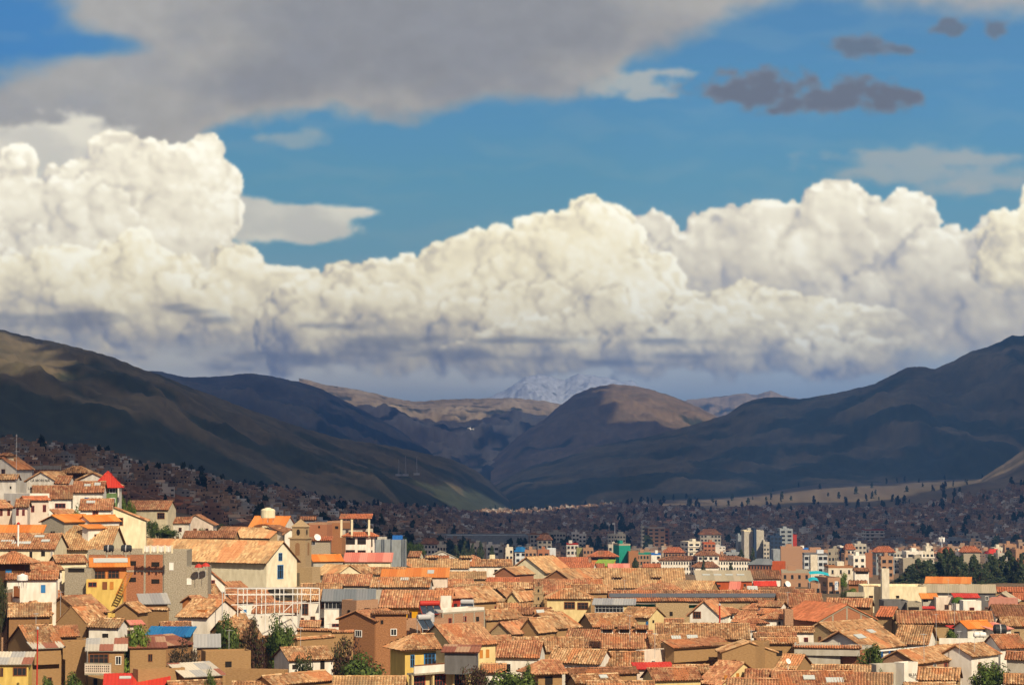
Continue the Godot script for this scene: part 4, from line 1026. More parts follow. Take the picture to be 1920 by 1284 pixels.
func bell_tower(at: Vector3):
	var t = thing("bell_tower", "stone church bell tower with an oval opening and pyramid roof", "bell tower", Vector3(at.x, at.y - 4, at.z), -16.0)
	var s = Shape.new(); s.box(Vector3(-1.9, 0, -1.9), Vector3(1.9, 7.6, 1.9)); part("lower_stage", s, M.stone, t)
	var k = Shape.new(); k.box(Vector3(-2.15, 7.6, -2.15), Vector3(2.15, 7.95, 2.15)); part("cornice", k, M.stone, t)
	var u = Shape.new(); u.box(Vector3(-1.5, 7.95, -1.5), Vector3(1.5, 10.3, 1.5)); part("upper_stage", u, M.stone, t)
	var r = Shape.new()
	for q in 4:
		var b = Basis(Vector3.UP, q * PI / 2)
		r.tri(b * Vector3(-1.75, 10.3, 1.75), b * Vector3(1.75, 10.3, 1.75), Vector3(0, 12.1, 0)); r.tri(b * Vector3(-1.75, 10.3, 1.75), b * Vector3(1.75, 10.3, 1.75), Vector3(0, 10.3, 0))
	part("pyramid_roof", r, M.stone, t)
	for q in 4:
		var b = Basis(Vector3.UP, q * PI / 2)
		var o = Shape.new(); var a = Shape.new()
		for j in 14:
			var w0 = TAU * j / 14; var w1 = TAU * (j + 1) / 14
			o.tri(b * Vector3(0, 9.1, 1.52), b * Vector3(cos(w0) * 0.45, 9.1 + sin(w0) * 0.72, 1.52), b * Vector3(cos(w1) * 0.45, 9.1 + sin(w1) * 0.72, 1.52))
			if j < 7: a.tri(b * Vector3(0, 6.2, 1.92), b * Vector3(cos(w0) * 0.55, 6.2 + sin(w0) * 0.6, 1.92), b * Vector3(cos(w1) * 0.55, 6.2 + sin(w1) * 0.6, 1.92))
		a.quad(b * Vector3(-0.55, 3.9, 1.92), b * Vector3(0.55, 3.9, 1.92), b * Vector3(0.55, 6.2, 1.92), b * Vector3(-0.55, 6.2, 1.92))
		part("oval_opening", o, M.dark, t); part("arched_opening", a, M.dark_adobe, t)

func buttress(at: Vector3):
	var t = thing("buttress", "rough stone buttress at the corner of the church nave", "buttress", Vector3(at.x, at.y - 8, at.z), -30.0)
	var s = Shape.new(); s.box(Vector3(-1.7, 0, -2), Vector3(1.7, 7.9, 1.2)); part("upper_block", s, M.stone, t)
	var k = Shape.new(); k.box(Vector3(-2.4, 0, -1.8), Vector3(3.4, 3.6, 2.2)); part("lower_block", k, M.stone, t)
	var g = Shape.new()
	for j in 5: g.box(Vector3(-2.43, 0.5 + j * 0.72, 2.2), Vector3(3.43, 0.53 + j * 0.72, 2.23))
	part("joint", g, M.dark_adobe, t)

func bell_gable(at: Vector3):
	var t = thing("bell_gable", "small stone bell gable with stepped arched openings among the tan roofs", "bell gable", Vector3(at.x, at.y - 3, at.z), -8.0)
	for q in [[1.15, 0.0, 4.6], [0.95, 4.6, 6.6], [0.72, 6.6, 8.0]]:
		var s = Shape.new(); s.box(Vector3(-q[0], q[1], -0.45), Vector3(q[0], q[2], 0.35)); s.box(Vector3(-q[0] - 0.12, q[2] - 0.16, -0.55), Vector3(q[0] + 0.12, q[2] - 0.003, 0.47)); part("stage", s, M.stone, t)
	for p in [[-0.42, 4.0], [0.42, 4.0], [-0.42, 2.6], [0.42, 2.6], [0.0, 5.6], [0.0, 7.2]]:
		var o = Shape.new()
		o.quad(Vector3(p[0] - 0.18, p[1] - 0.35, 0.37), Vector3(p[0] + 0.18, p[1] - 0.35, 0.37), Vector3(p[0] + 0.18, p[1] + 0.1, 0.37), Vector3(p[0] - 0.18, p[1] + 0.1, 0.37))
		for j in 6: o.tri(Vector3(p[0], p[1] + 0.1, 0.37), Vector3(p[0] + cos(PI * j / 6) * 0.18, p[1] + 0.1 + sin(PI * j / 6) * 0.2, 0.37), Vector3(p[0] + cos(PI * (j + 1) / 6) * 0.18, p[1] + 0.1 + sin(PI * (j + 1) / 6) * 0.2, 0.37))
		part("arched_opening", o, M.dark, t)
	for x in [-1.0, 1.0, -0.75, 0.75]:
		var f = Shape.new(); f.lathe(Vector3(x, 6.6 if absf(x) > 0.9 else 8.0, 0), [Vector2(0.14, 0), Vector2(0.16, 0.25), Vector2(0, 0.6)], 7); part("finial", f, M.stone, t)
	var c = Shape.new(); c.box(Vector3(-0.05, 8.0, -0.05), Vector3(0.05, 9.0, 0.05)); c.box(Vector3(-0.25, 8.55, -0.045), Vector3(0.25, 8.65, 0.045)); part("cross", c, M.dark, t)

func steel_frame(a: Vector3, b: Vector3):
	var d = b - a; var yaw = rad_to_deg(atan2(-d.z, d.x)); var n = Vector2(d.x, d.z).length()
	var t = thing("steel_frame", "open white painted steel frame of an unfinished roof terrace", "steel frame", a, yaw)
	var high = 4.1; var deep = 3.4; var step = n / 9.0
	for i in 10:
		for z in [0.0, -deep]:
			if z < 0 and i % 2: continue
			var p = Shape.new(); p.bar(Vector3(i * step, -1.0 if i % 3 else -3.0, z), Vector3(i * step, high - 0.5 * (i / 9.0), z), 0.075); part("post", p, M.white_paint, t)
	for z in [0.0, -deep]:
		for y in [1.35, 3.1, high]:
			var q = Shape.new(); q.bar(Vector3(0, y, z), Vector3(n, y - (0.5 if y > 3 else 0.1), z), 0.075); part("rail", q, M.white_paint, t)
	for i in 19:
		var q = Shape.new(); var x = i * step / 2.0; q.bar(Vector3(x, high - 0.5 * x / n + 0.05, 0), Vector3(x, high - 0.5 * x / n + 0.05, -deep), 0.05); part("rafter", q, M.white_paint, t)
	for q in [[0.0, step, 0.0, 1.3], [step * 2, step, 0.0, 1.3], [step * 6, step * 5, 0.0, 1.3]]:
		var r = Shape.new(); r.bar(Vector3(q[0], q[3], 0), Vector3(q[1], q[2], 0), 0.06); part("brace", r, M.white_paint, t)
	var f = Shape.new(); f.box(Vector3(-0.2, -0.5, -deep), Vector3(n * 0.7, -0.35, -0.15)); part("terrace_slab", f, M.white, t)

func ladder_stair(at: Vector3):
	var t = thing("outside_stair", "steep orange wooden stair at the end of the timber gallery", "stair", at, -20.0)
	for x in [-0.5, 0.5]:
		var s = Shape.new(); s.bar(Vector3(x - 1.0, -1.0, 0.3), Vector3(x + 0.6, 2.6, -0.3), 0.1); part("stringer", s, M.orange_wood, t)
	for k in 9:
		var p = lerpf(0.06, 0.95, k / 8.0); var s = Shape.new(); s.box(Vector3(lerpf(-1.0, 0.6, p) - 0.5, lerpf(-1.0, 2.6, p), lerpf(0.3, -0.3, p) - 0.12), Vector3(lerpf(-1.0, 0.6, p) + 0.5, lerpf(-1.0, 2.6, p) + 0.06, lerpf(0.3, -0.3, p) + 0.12)); part("tread", s, M.orange_wood, t)

func cloth(a: Vector3, b: Vector3, drop: float, out: float, waves: float, n = 14) -> Shape:
	var s = Shape.new(); var f = (b - a).cross(Vector3.UP).normalized() * -1.0
	var at = func(i, j): return a.lerp(b, i / float(n)) + Vector3.DOWN * drop * j / 3.0 + f * (out * sin(j / 3.0 * 1.5) + 0.12 * waves * sin(i * 1.9) * j / 3.0) + Vector3.DOWN * 0.12 * sin(PI * i / n)
	for i in n: for j in 3: s.quad(at.call(i, j), at.call(i + 1, j), at.call(i + 1, j + 1), at.call(i, j + 1))
	return s

func awning(label: String, a: Vector3, b: Vector3):
	var t = thing("awning", label, "awning", a)
	part("cloth", cloth(Vector3.ZERO, b - a, 0.7, 0.9, 1.0), M.green_cloth, t)
	var p = Shape.new(); p.bar(Vector3.ZERO, b - a, 0.04); part("rod", p, M.steel, t)

func canopy(label: String, a: Vector3, b: Vector3, mat):
	var t = thing("canopy", label, "canopy", a)
	var s = Shape.new(); var d = b - a; var f = Vector3(0, 0, -3.5)
	for k in 8:
		var w0 = k / 8.0; var w1 = (k + 1) / 8.0
		s.quad(d * w0 + Vector3.UP * sin(w0 * PI) * 0.5, d * w1 + Vector3.UP * sin(w1 * PI) * 0.5, d * w1 + f + Vector3.UP * (sin(w1 * PI) * 0.5 + 0.9), d * w0 + f + Vector3.UP * (sin(w0 * PI) * 0.5 + 0.9))
	part("sheet", s, mat, t)
	for p in [Vector3.ZERO, d]:
		var q = Shape.new(); q.bar(p, p + Vector3.DOWN * 2.4, 0.08); part("post", q, M.steel, t)

func poster(at: Vector3):
	var t = thing("poster", "pale blue poster with a dark blue swirl on the brick house", "poster", at, 14.0)
	var s = Shape.new(); s.box(Vector3(-0.6, -1.5, -0.05), Vector3(0.6, 1.5, 0.03)); part("board", s, M.blue_white, t)
	var o = Shape.new()
	for j in 16:
		var w0 = 0.4 + 4.4 * j / 16.0; var w1 = 0.4 + 4.4 * (j + 1) / 16.0; var r0 = 0.42; var r1 = 0.22
		o.quad(Vector3(cos(w0) * r0, sin(w0) * r0 + 0.55, 0.04), Vector3(cos(w1) * r0, sin(w1) * r0 + 0.55, 0.04), Vector3(cos(w1) * r1, sin(w1) * r1 + 0.55, 0.04), Vector3(cos(w0) * r1, sin(w0) * r1 + 0.55, 0.04))
	o.box(Vector3(-0.4, -0.9, 0.031), Vector3(0.3, -0.75, 0.04)); o.box(Vector3(-0.4, -1.2, 0.031), Vector3(0.1, -1.1, 0.04))
	part("emblem", o, M.bright_blue, t)

func dome_tent(at: Vector3):
	var t = thing("dome_tent", "green domed awning between the red canopies on the right", "awning", at)
	var s = Shape.new(); var prof = []
	for k in 7: prof.append(Vector2(1.5 * cos(k * PI / 12), 1.35 * sin(k * PI / 12)))
	s.lathe(Vector3.ZERO, prof, 16); part("dome", s, M.grass_green, t)
	var p = Shape.new(); p.bar(Vector3(-1.3, -1.4, 0.6), Vector3(-1.3, 0, 0.6), 0.05); p.bar(Vector3(1.3, -1.4, 0.6), Vector3(1.3, 0, 0.6), 0.05); part("post", p, M.white_paint, t)

func blue_posts(a: Vector3, b: Vector3):
	var d = b - a; var yaw = rad_to_deg(atan2(-d.z, d.x)); var n = Vector2(d.x, d.z).length()
	var t = thing("blue_gallery", "open gallery with bright blue posts under the golden roof", "gallery", a, yaw)
	for k in 8:
		var p = Shape.new(); var x = n * k / 7.0; p.box(Vector3(x - 0.1, -2.2, -0.1), Vector3(x + 0.1, 1.5, 0.1)); part("post", p, M.bright_blue, t)
	var r = Shape.new(); r.box(Vector3(0, 1.5, -0.12), Vector3(n, 1.72, 0.12)); part("beam", r, M.white_paint, t)
	var q = Shape.new(); q.box(Vector3(n * 0.7, -0.9, -0.06), Vector3(n, -0.8, 0.06)); q.box(Vector3(n * 0.7, -2.2, -0.05), Vector3(n, -1.2, 0.05)); part("railing", q, M.white_paint, t)

func laundry(label: String, a: Vector3, b: Vector3):
	var t = thing("laundry", label, "laundry", a)
	var d = b - a
	var l = Shape.new(); l.bar(Vector3(0, 1.1, 0), d + Vector3(0, 1.1, 0), 0.02); part("line", l, M.steel, t)
	for k in 4:
		part("sheet", cloth(d * (k / 4.0 + 0.02) + Vector3(0, 1.08, 0), d * ((k + 0.85) / 4.0) + Vector3(0, 1.08, 0), 0.95, 0.1, 1.0, 6), M.canvas, t)
	for k in 5:
		var p = Shape.new(); p.box(d * (k / 4.0) + Vector3(-0.12, -0.2, -0.12), d * (k / 4.0) + Vector3(0.12, 1.15, 0.12)); part("post", p, M.cream, t)

func red_parasol(label: String, at: Vector3):
	var t = thing("parasol", label, "parasol", at)
	var s = Shape.new(); s.lathe(Vector3(0, 0.2, 0), [Vector2(0.75, 0), Vector2(0.55, 0.4), Vector2(0.1, 0.62), Vector2(0, 0.66)], 8); part("canopy", s, M.red_paint, t)
	var p = Shape.new(); p.bar(Vector3(0, -1.6, 0), Vector3(0, 0.8, 0), 0.04); part("pole", p, M.steel, t)

func aeroplane(at: Vector3):
	var t = thing("aeroplane", "small white aeroplane low over the valley", "aeroplane", at, 8.0)
	t.rotation.z = deg_to_rad(-12.0); t.rotation.x = deg_to_rad(24.0); t.scale = Vector3.ONE * 1.15
	var s = Shape.new(); s.lathe(Vector3(-7, 0, 0), [Vector2(0, 0), Vector2(0.55, 0.6), Vector2(0.8, 2.2), Vector2(0.8, 8.0), Vector2(0.45, 11.5), Vector2(0.1, 14)], 14, Color.WHITE, Vector3.RIGHT); part("fuselage", s, M.white_paint, t)
	for z in [-1, 1]:
		var w = Shape.new(); w.quad(Vector3(-1.6, 0.35, 0), Vector3(0.9, 0.35, 0), Vector3(0.6, 0.75, 7.6 * z), Vector3(-0.6, 0.75, 7.6 * z)); w.quad(Vector3(-1.6, 0.2, 0), Vector3(0.9, 0.2, 0), Vector3(0.6, 0.65, 7.6 * z), Vector3(-0.6, 0.65, 7.6 * z)); part("wing", w, M.white_paint, t)
		var e = Shape.new(); e.lathe(Vector3(-2.4, 0.1, 2.4 * z), [Vector2(0, 0), Vector2(0.4, 0.3), Vector2(0.4, 2.2), Vector2(0.1, 3.0)], 10, Color.WHITE, Vector3.RIGHT); part("engine", e, M.white_paint, t)
		var h = Shape.new(); h.quad(Vector3(5.4, 0.3, 0), Vector3(6.8, 0.3, 0), Vector3(6.9, 0.4, 2.8 * z), Vector3(6.1, 0.4, 2.8 * z)); h.quad(Vector3(5.4, 0.2, 0), Vector3(6.8, 0.2, 0), Vector3(6.9, 0.32, 2.8 * z), Vector3(6.1, 0.32, 2.8 * z)); part("tailplane", h, M.white_paint, t)
	var f = Shape.new(); f.box(Vector3(5.2, 0.2, -0.08), Vector3(6.9, 1.0, 0.08)); f.quad(Vector3(5.6, 1.0, 0.08), Vector3(6.9, 1.0, 0.08), Vector3(7.2, 3.0, 0.05), Vector3(6.3, 3.0, 0.05)); f.quad(Vector3(5.6, 1.0, -0.08), Vector3(6.9, 1.0, -0.08), Vector3(7.2, 3.0, -0.05), Vector3(6.3, 3.0, -0.05)); part("fin", f, M.white_paint, t)

# ---------------------------------------------------------------- the far town in the shade
func far_house_shape(kind: int) -> ArrayMesh:
	var s = Shape.new(); var wall = Color(1, 1, 1); var pane = Color(0.10, 0.10, 0.11); var r = RandomNumberGenerator.new(); r.seed = kind * 31 + 5
	var roofs = [Color(0.95, 0.58, 0.42), Color(0.8, 0.5, 0.38), Color(0.9, 0.9, 0.92), Color(0.5, 0.5, 0.52), Color(0.8, 0.62, 0.5), Color(0.45, 0.62, 0.9)]
	var h = [0.55, 0.9, 1.25, 0.5, 0.8, 1.6][kind]
	s.box(Vector3(-0.5, -0.4, -0.5), Vector3(0.5, h, 0.5), wall)
	if kind in [0, 3, 4]:
		var a = Vector3(-0.56, h, 0.58); var b = Vector3(0.56, h, 0.58); var c = Vector3(0.56, h, -0.58); var d = Vector3(-0.56, h, -0.58); var e = Vector3(-0.56, h + 0.26, 0); var f = Vector3(0.56, h + 0.26, 0)
		var t = roofs[kind % 6]
		s.quad(a, b, f, e, t); s.quad(c, d, e, f, t); s.tri(a, e, d, wall); s.tri(b, c, f, wall)
	else:
		s.box(Vector3(-0.5, h, -0.5), Vector3(0.5, h + 0.03, 0.5), roofs[kind % 6])
		s.box(Vector3(-0.3, h + 0.03, -0.4), Vector3(0.05, h + 0.3, 0.0), wall * 0.9)
	var rows = int(h / 0.4)
	for j in rows:
		for i in 3:
			if r.randf() < 0.2: continue
			var x = -0.34 + i * 0.34; var y = h - 0.16 - j * 0.4
			s.box(Vector3(x - 0.09, y - 0.15, 0.49), Vector3(x + 0.09, y, 0.512), pane)
			s.box(Vector3(0.49, y - 0.15, x - 0.08), Vector3(0.512, y, x + 0.08), pane)
			s.box(Vector3(-0.512, y - 0.15, x - 0.08), Vector3(-0.49, y, x + 0.08), pane)
	return s.mesh()

func far_tone(r: RandomNumberGenerator) -> Color:
	var tones = [Color(0.32, 0.22, 0.15), Color(0.28, 0.185, 0.125), Color(0.37, 0.26, 0.18), Color(0.24, 0.18, 0.14), Color(0.42, 0.35, 0.28), Color(0.30, 0.28, 0.26), Color(0.62, 0.58, 0.52), Color(0.36, 0.235, 0.15), Color(0.22, 0.16, 0.12), Color(0.42, 0.29, 0.19)]
	var c = tones[r.randi() % tones.size()] * r.randf_range(0.7, 1.2)
	return Color(minf(c.r, 0.8), minf(c.g, 0.8), minf(c.b, 0.8))

func town_here(u: float, d: float) -> bool:
	if d < along([Vector2(0, 1150), Vector2(300, 1150), Vector2(500, 1200), Vector2(700, 1300), Vector2(960, 1350), Vector2(1300, 1750), Vector2(1920, 1700)], u): return false
	return d < along([Vector2(-100, 2600), Vector2(0, 2700), Vector2(300, 3000), Vector2(500, 3500), Vector2(800, 4800), Vector2(960, 5600), Vector2(1130, 5700), Vector2(1250, 4300), Vector2(1400, 4100), Vector2(1600, 3900), Vector2(1750, 3700), Vector2(1920, 3900), Vector2(2000, 4000)], u)

func far_town():
	var r = RandomNumberGenerator.new(); r.seed = 4242
	var shapes = []
	for k in 6: shapes.append(far_house_shape(k))
	var dense = noise(301, 1.0 / 260.0, 3)
	var spots = []
	var tries = 0
	while spots.size() < 17000 and tries < 200000:
		tries += 1
		var u = r.randf_range(-90, 2010); var q = r.randf()
		var d = 1150.0 * pow(5.0, pow(q, 0.85))
		if not town_here(u, d): continue
		var x = (u - 960.0) / CHART * d
		if dense.get_noise_2d(x, d) + r.randf_range(-0.3, 0.3) < -0.16: continue
		spots.append([x, d, u])
	spots.sort_custom(func(a, b): return a[1] < b[1])
	# the nearest are houses of their own, the rest a mass
	var group = "small brick houses in the shaded valley town"
	var far = [[], [], [], [], [], []]
	var near = 0
	var proto = []
	for p in spots:
		var k = [0, 1, 1, 2, 3, 4, 4, 0, 1, 5][r.randi() % 10]
		var w = r.randf_range(5.0, 9.5); var turn = r.randf_range(-0.5, 0.5) + (0 if r.randf() < 0.5 else PI / 2)
		var b = Basis(Vector3.UP, turn).scaled(Vector3(w, r.randf_range(5.0, 7.5), w * r.randf_range(0.8, 1.3)))
		var tf = Transform3D(b, Vector3(p[0], ground_y(p[0], -p[1]), -p[1]))
		if near < 90 and p[2] > 40 and p[2] < 1900:
			near += 1
			var o = MeshInstance3D.new(); o.name = numbered("valley_house"); o.mesh = shapes[k]; o.transform = tf
			var m = M.near_tones[r.randi() % M.near_tones.size()]
			o.material_override = m
			o.set_meta("label", "small plain house in the cloud shaded valley town"); o.set_meta("category", "house"); o.set_meta("group", group)
			add_child(o)
		else: far[k].append([tf, far_tone(r)])
	var holder = Node3D.new(); holder.name = "valley_town"; holder.set_meta("kind", "stuff"); holder.set_meta("label", "mass of small brick houses filling the shaded valley floor"); add_child(holder)
	for k in 6:
		var mm = MultiMesh.new(); mm.transform_format = MultiMesh.TRANSFORM_3D; mm.use_colors = true; mm.mesh = shapes[k]; mm.instance_count = far[k].size()
		for i in far[k].size(): mm.set_instance_transform(i, far[k][i][0]); mm.set_instance_color(i, far[k][i][1])
		var o = MultiMeshInstance3D.new(); o.name = "houses"; o.multimesh = mm; o.material_override = M.far_house; o.set_meta("kind", "stuff"); holder.add_child(o, true)
	# dark trees among the houses and along the hill edges
	var trees = []
	var groves = noise(303, 1.0 / 300.0, 3)
	tries = 0
	while trees.size() < 1150 and tries < 90000:
		tries += 1
		var u = r.randf_range(-90, 2010); var d = 900.0 * pow(6.6, r.randf())
		var x = (u - 960.0) / CHART * d
		var g = groves.get_noise_2d(x, d)
		var edge = not town_here(u, d)
		if edge and (d < 2300 or (u > 1240 and d > 4100 and r.randf() < 0.75)): continue
		if not edge and g + r.randf_range(-0.25, 0.15) < 0.36: continue
		if edge and g + r.randf_range(-0.2, 0.2) < 0.1: continue
		var h = r.randf_range(7, 17)
		trees.append(Transform3D(Basis(Vector3.UP, r.randf() * 6).scaled(Vector3(h * r.randf_range(0.45, 0.8), h, h * r.randf_range(0.45, 0.8))), Vector3(x, ground_y(x, -d) - 0.5, -d)))
	var s = Shape.new(); r.seed = 9
	for i in 46:
		var p = Vector3(r.randfn(0, 0.26), r.randf_range(0.1, 0.95), r.randfn(0, 0.26)); p.x *= 1.15 - p.y; p.z *= 1.15 - p.y
		var q = Vector3(r.randfn(0, 1), r.randfn(0, 1), r.randfn(0, 1)).normalized() * 0.22; var q2 = q.cross(Vector3(0.3, 1, 0.2)).normalized() * 0.2
		s.quad(p - q, p - q2, p + q, p + q2, Color(0.03, 0.042, 0.022) * r.randf_range(0.7, 1.5))
	var mm = MultiMesh.new(); mm.transform_format = MultiMesh.TRANSFORM_3D; mm.mesh = s.mesh(); mm.instance_count = trees.size()
	for i in trees.size(): mm.set_instance_transform(i, trees[i])
	var o = MultiMeshInstance3D.new(); o.name = "valley_trees"; o.multimesh = mm; o.material_override = M.leaf; o.set_meta("kind", "stuff"); o.set_meta("label", "dark trees scattered over the shaded valley floor"); add_child(o)

func aerial(at: Vector3, high: float):
	var t = thing("aerial", "thin television aerial standing on a tiled roof", "aerial", at, high * 500.0, "thin television aerials on the roofs")
	var s = Shape.new(); s.bar(Vector3(0, -1.5, 0), Vector3(0, high, 0), 0.035); part("mast", s, M.steel, t)
	var b = Shape.new(); b.bar(Vector3(-0.6, high - 0.15, 0), Vector3(0.6, high - 0.15, 0), 0.02)
	for k in 6: b.bar(Vector3(-0.55 + k * 0.2, high - 0.15, -0.35), Vector3(-0.55 + k * 0.2, high - 0.15, 0.35), 0.015)
	part("comb", b, M.steel, t)
func build_town():
	sag.seed = 7; sag.frequency = 0.35; sag.fractal_octaves = 2
	# the upper quarter on the left
	house("shed_house", "bare concrete house in cloud shade behind the hotel gable", "house", -119.42, 63.1, -563.94, 10, 9.21, 8, {roof = "grey_sheet", wall = "grey", kind = "flat", openings = [["f", -2.89, -0.94, 0.66, 0.94, "x"], ["f", 0.66, -0.94, 0.79, 0.94, "x"]]})
	house("tiled_house", "brown tiled roof in cloud shade beside the pavilion", "house", -115.3, 61.07, -550.56, 10, 6.44, 5.2, {roof = "dull", wall = "grey", rise = 1.32, openings = [["f", -0.05, -4.14, 0.73, 0.76, "x"]]})
	house("white_house", "tall cream house cut by the left edge at the top of the quarter", "house", -103.26, 62.13, -456.37, 76, 9, 7.28, {roof = "red", wall = "white", rise = 2.45, openings = [["l", 0.39, -0.38, 0.83, 0.98, "w"]]})
	house("cream_house", "small tiled lantern roof topmost at the left edge", "house", -103.84, 64.87, -455.77, -50, 4.45, 2.39, {roof = "red", wall = "cream", kind = "hip", rise = 0.61, high = 4})
	house("white_house", "narrow white house with one tiny window at the left edge", "house", -99.48, 60.01, -438.06, 0, 4.5, 4.12, {roof = "old", wall = "white", rise = 1.05, openings = [["f", 0.9, -1.46, 0.31, 0.52, "x"]]})
	house("tiled_house", "hip roofed open timber pavilion above the hotel", "house", -92.78, 61.42, -472.79, 4, 7.25, 5.59, {roof = "old", wall = "wood", kind = "hip", rise = 1.43, out = 1.2, openings = [["f", -1.53, -0.96, 1.12, 1.02, "w"], ["f", 0.04, -0.96, 1.12, 1.02, "w"], ["f", 1.6, -0.96, 1.01, 1.02, "w"]]})
	house("green_house", "green tower house with red pyramid roof", "house", -82, 58.46, -450.36, 8, 6.34, 6.79, {roof = "red_sheet", wall = "green", kind = "hip", rise = 3.28, out = 1.3, openings = [["f", 1.01, -0.6, 1.27, 0.97, "W"], ["f", 1.03, -2.53, 1.17, 0.97, "W"]]})
	house("hotel", "white hotel gable with black lettering under its ridge", "house", -92.53, 59.64, -445.38, 78, 11, 7.14, {roof = "old", wall = "white", rise = 1.96, openings = [["l", -1.78, -1.63, 0.95, 1.12, "x"], ["l", 1.36, -1.63, 0.75, 0.9, "w"]]})
	lettering("LA MORENA", "black wall lettering under the ridge of the hotel gable", Vector3(-93.36, 59.91, -439), -12.0, 0.55)
	house("white_house", "white bay with a gridded window beside the hotel gable", "house", -88.38, 59.28, -438.87, -4, 3.09, 5.76, {roof = "red", wall = "white", rise = 1.47, out = 0.3, openings = [["f", -0.44, -0.84, 1.6, 1.15, "W"]]})
	house("white_house", "white wall with a raking tiled edge below the pavilion", "house", -86.34, 58.7, -458.99, 94, 6, 11.65, {roof = "old", wall = "white", rise = 2.74, openings = [["l", -3.27, -1.45, 1, 1.16, "w"], ["l", 0.34, -1.46, 0.89, 0.78, "r"], ["l", 3.3, -1.57, 0.66, 1.18, "r"]]})
	house("white_house", "tiled roof with two skylights left of the green tower", "house", -82.99, 57.48, -436.34, 5, 6.35, 8.72, {roof = "red", wall = "white", rise = 2.22, lights = [[-0.1, 0.55, 1.2, 0.9], [0.5, 0.62, 1.2, 1.1]], openings = [["f", -0.17, -1.46, 0.83, 1.21, "b"], ["f", -0.19, -4.23, 1.04, 1.24, "W"]]})
	house("white_house", "lower tiled roof with one skylight above a red window", "house", -78.05, 54.41, -417.9, 6, 6.27, 7.84, {roof = "red", wall = "white", rise = 2, lights = [[-0.35, 0.6, 1.6, 0.9]], openings = [["f", -0.03, -0.95, 1.08, 1.5, "r"], ["f", 2.03, -0.95, 0.2, 0.3, "x"]]})
	house("white_house", "long tiled roof stepping down below the hotel", "house", -88.79, 56.41, -428.75, 12, 7.77, 9.71, {roof = "red", wall = "white", rise = 2.47, openings = [["f", 1.51, -1.28, 2, 0.92, "r"]]})
	house("cream_house", "cream house with a brown door and raking tiled roof", "house", -75.91, 52.22, -423.47, 98, 7, 13.26, {roof = "red", wall = "cream", rise = 2.68, openings = [["l", 1.18, -0.06, 1.39, 1.52, "w"], ["l", 0.09, 0.04, 0.5, 1.42, "d"]]})
	house("white_house", "small tiled lean-to under the dark veranda window", "house", -82.35, 53.62, -408.64, 50, 5.41, 1.98, {roof = "red", wall = "white", kind = "shed", rise = 1.01, openings = [["f", 0.08, -1.43, 1.04, 0.82, "x"]]})
	house("tiled_house", "pinkish house with two red shuttered windows", "house", -87.49, 56.32, -406.85, 50, 5.8, 2.65, {roof = "new", wall = "pinkish", rise = 0.67, openings = [["f", -1.05, -1.55, 0.72, 1.17, "r"], ["f", 1.61, -1.48, 0.73, 1.27, "r"]]})
	house("white_house", "pale parapet wall behind the pinkish house", "house", -90.21, 57.06, -412.61, -50, 10.05, 5, {roof = "grey_sheet", wall = "white", kind = "flat", openings = [["f", -2.97, -1.39, 1.03, 0.99, "w"], ["f", 0.2, -1.35, 1.02, 1.18, "w"], ["f", -2.98, -4.31, 0.63, 0.76, "w"], ["f", 0.36, -4.23, 0.78, 1.16, "r"], ["f", 3.28, -4.6, 0.93, 1.9, "d"], ["r", 0.15, -1.52, 0.61, 0.95, "w"], ["r", -0.14, -4.14, 0.65, 1.08, "w"]]})
	house("tiled_house", "left half of the white house with red window frames", "house", -93.07, 54.94, -397.83, 50, 5.8, 5.7, {roof = "red", wall = "pinkish", rise = 1.45, openings = [["f", 0.14, -0.72, 0.58, 1.14, "r"], ["f", 1.77, -0.73, 0.58, 1.05, "r"]]})
	house("tiled_house", "right half of the white house with red window frames", "house", -87.32, 55.2, -396.71, 6, 2.6, 5.46, {roof = "red", wall = "pinkish", rise = 1.39, openings = [["f", -0.72, -0.85, 0.46, 1.23, "r"], ["f", 0.33, -0.95, 0.46, 1.04, "r"], ["f", -0.58, -3.12, 0.74, 0.28, "r"]]})
	house("shed", "grey concrete shed with a bright orange sheet gable", "house", -77.73, 52.71, -389.64, 54, 9, 6.77, {roof = "orange_sheet", wall = "concrete", rise = 1.21, openings = [["l", -0.23, -1.76, 0.4, 0.37, "x"], ["l", 0.38, -1.75, 0.34, 0.37, "x"]]})
	house("shed", "second orange sheet gable behind the concrete shed", "house", -72.83, 52.72, -391.73, 56, 9, 3.6, {roof = "orange_sheet", wall = "white", rise = 1.07})
	house("shed", "third orange sheet strip above the broad tan roof", "house", -72.34, 51.7, -384.84, 50, 4.92, 2.63, {roof = "orange_sheet", wall = "white", kind = "shed", rise = 0.65, openings = [["f", -0.27, -1.5, 0.76, 0.98, "w"]]})
	house("shed", "bluish white house with a red orange sheet roof at the left edge", "house", -84.23, 51.06, -380.2, 4, 8.59, 4.42, {roof = "orange_sheet", wall = "blue_white", kind = "shed", rise = 1.27, openings = [["f", 1.53, -1.5, 0.73, 0.97, "r"], ["f", -1.98, -4.12, 0.84, 1.11, "W"]]})
	house("cream_house", "cream house with a long red tiled roof at the left edge", "house", -81.31, 48.55, -374.71, -3, 11.14, 9.44, {roof = "red", wall = "cream", rise = 2.4, lights = [[-0.55, 0.45, 2.2, 0.5], [-0.1, 0.3, 3.2, 0.8], [0.35, 0.75, 1.6, 0.6], [0.6, 0.45, 1.4, 0.7]], openings = [["f", -2.19, -0.59, 0.36, 0.53, "x"], ["f", 1.41, -0.94, 0.45, 0.98, "x"], ["f", 3.47, -0.76, 0.63, 0.8, "x"], ["f", 4.91, -0.76, 0.36, 0.8, "W"]]})
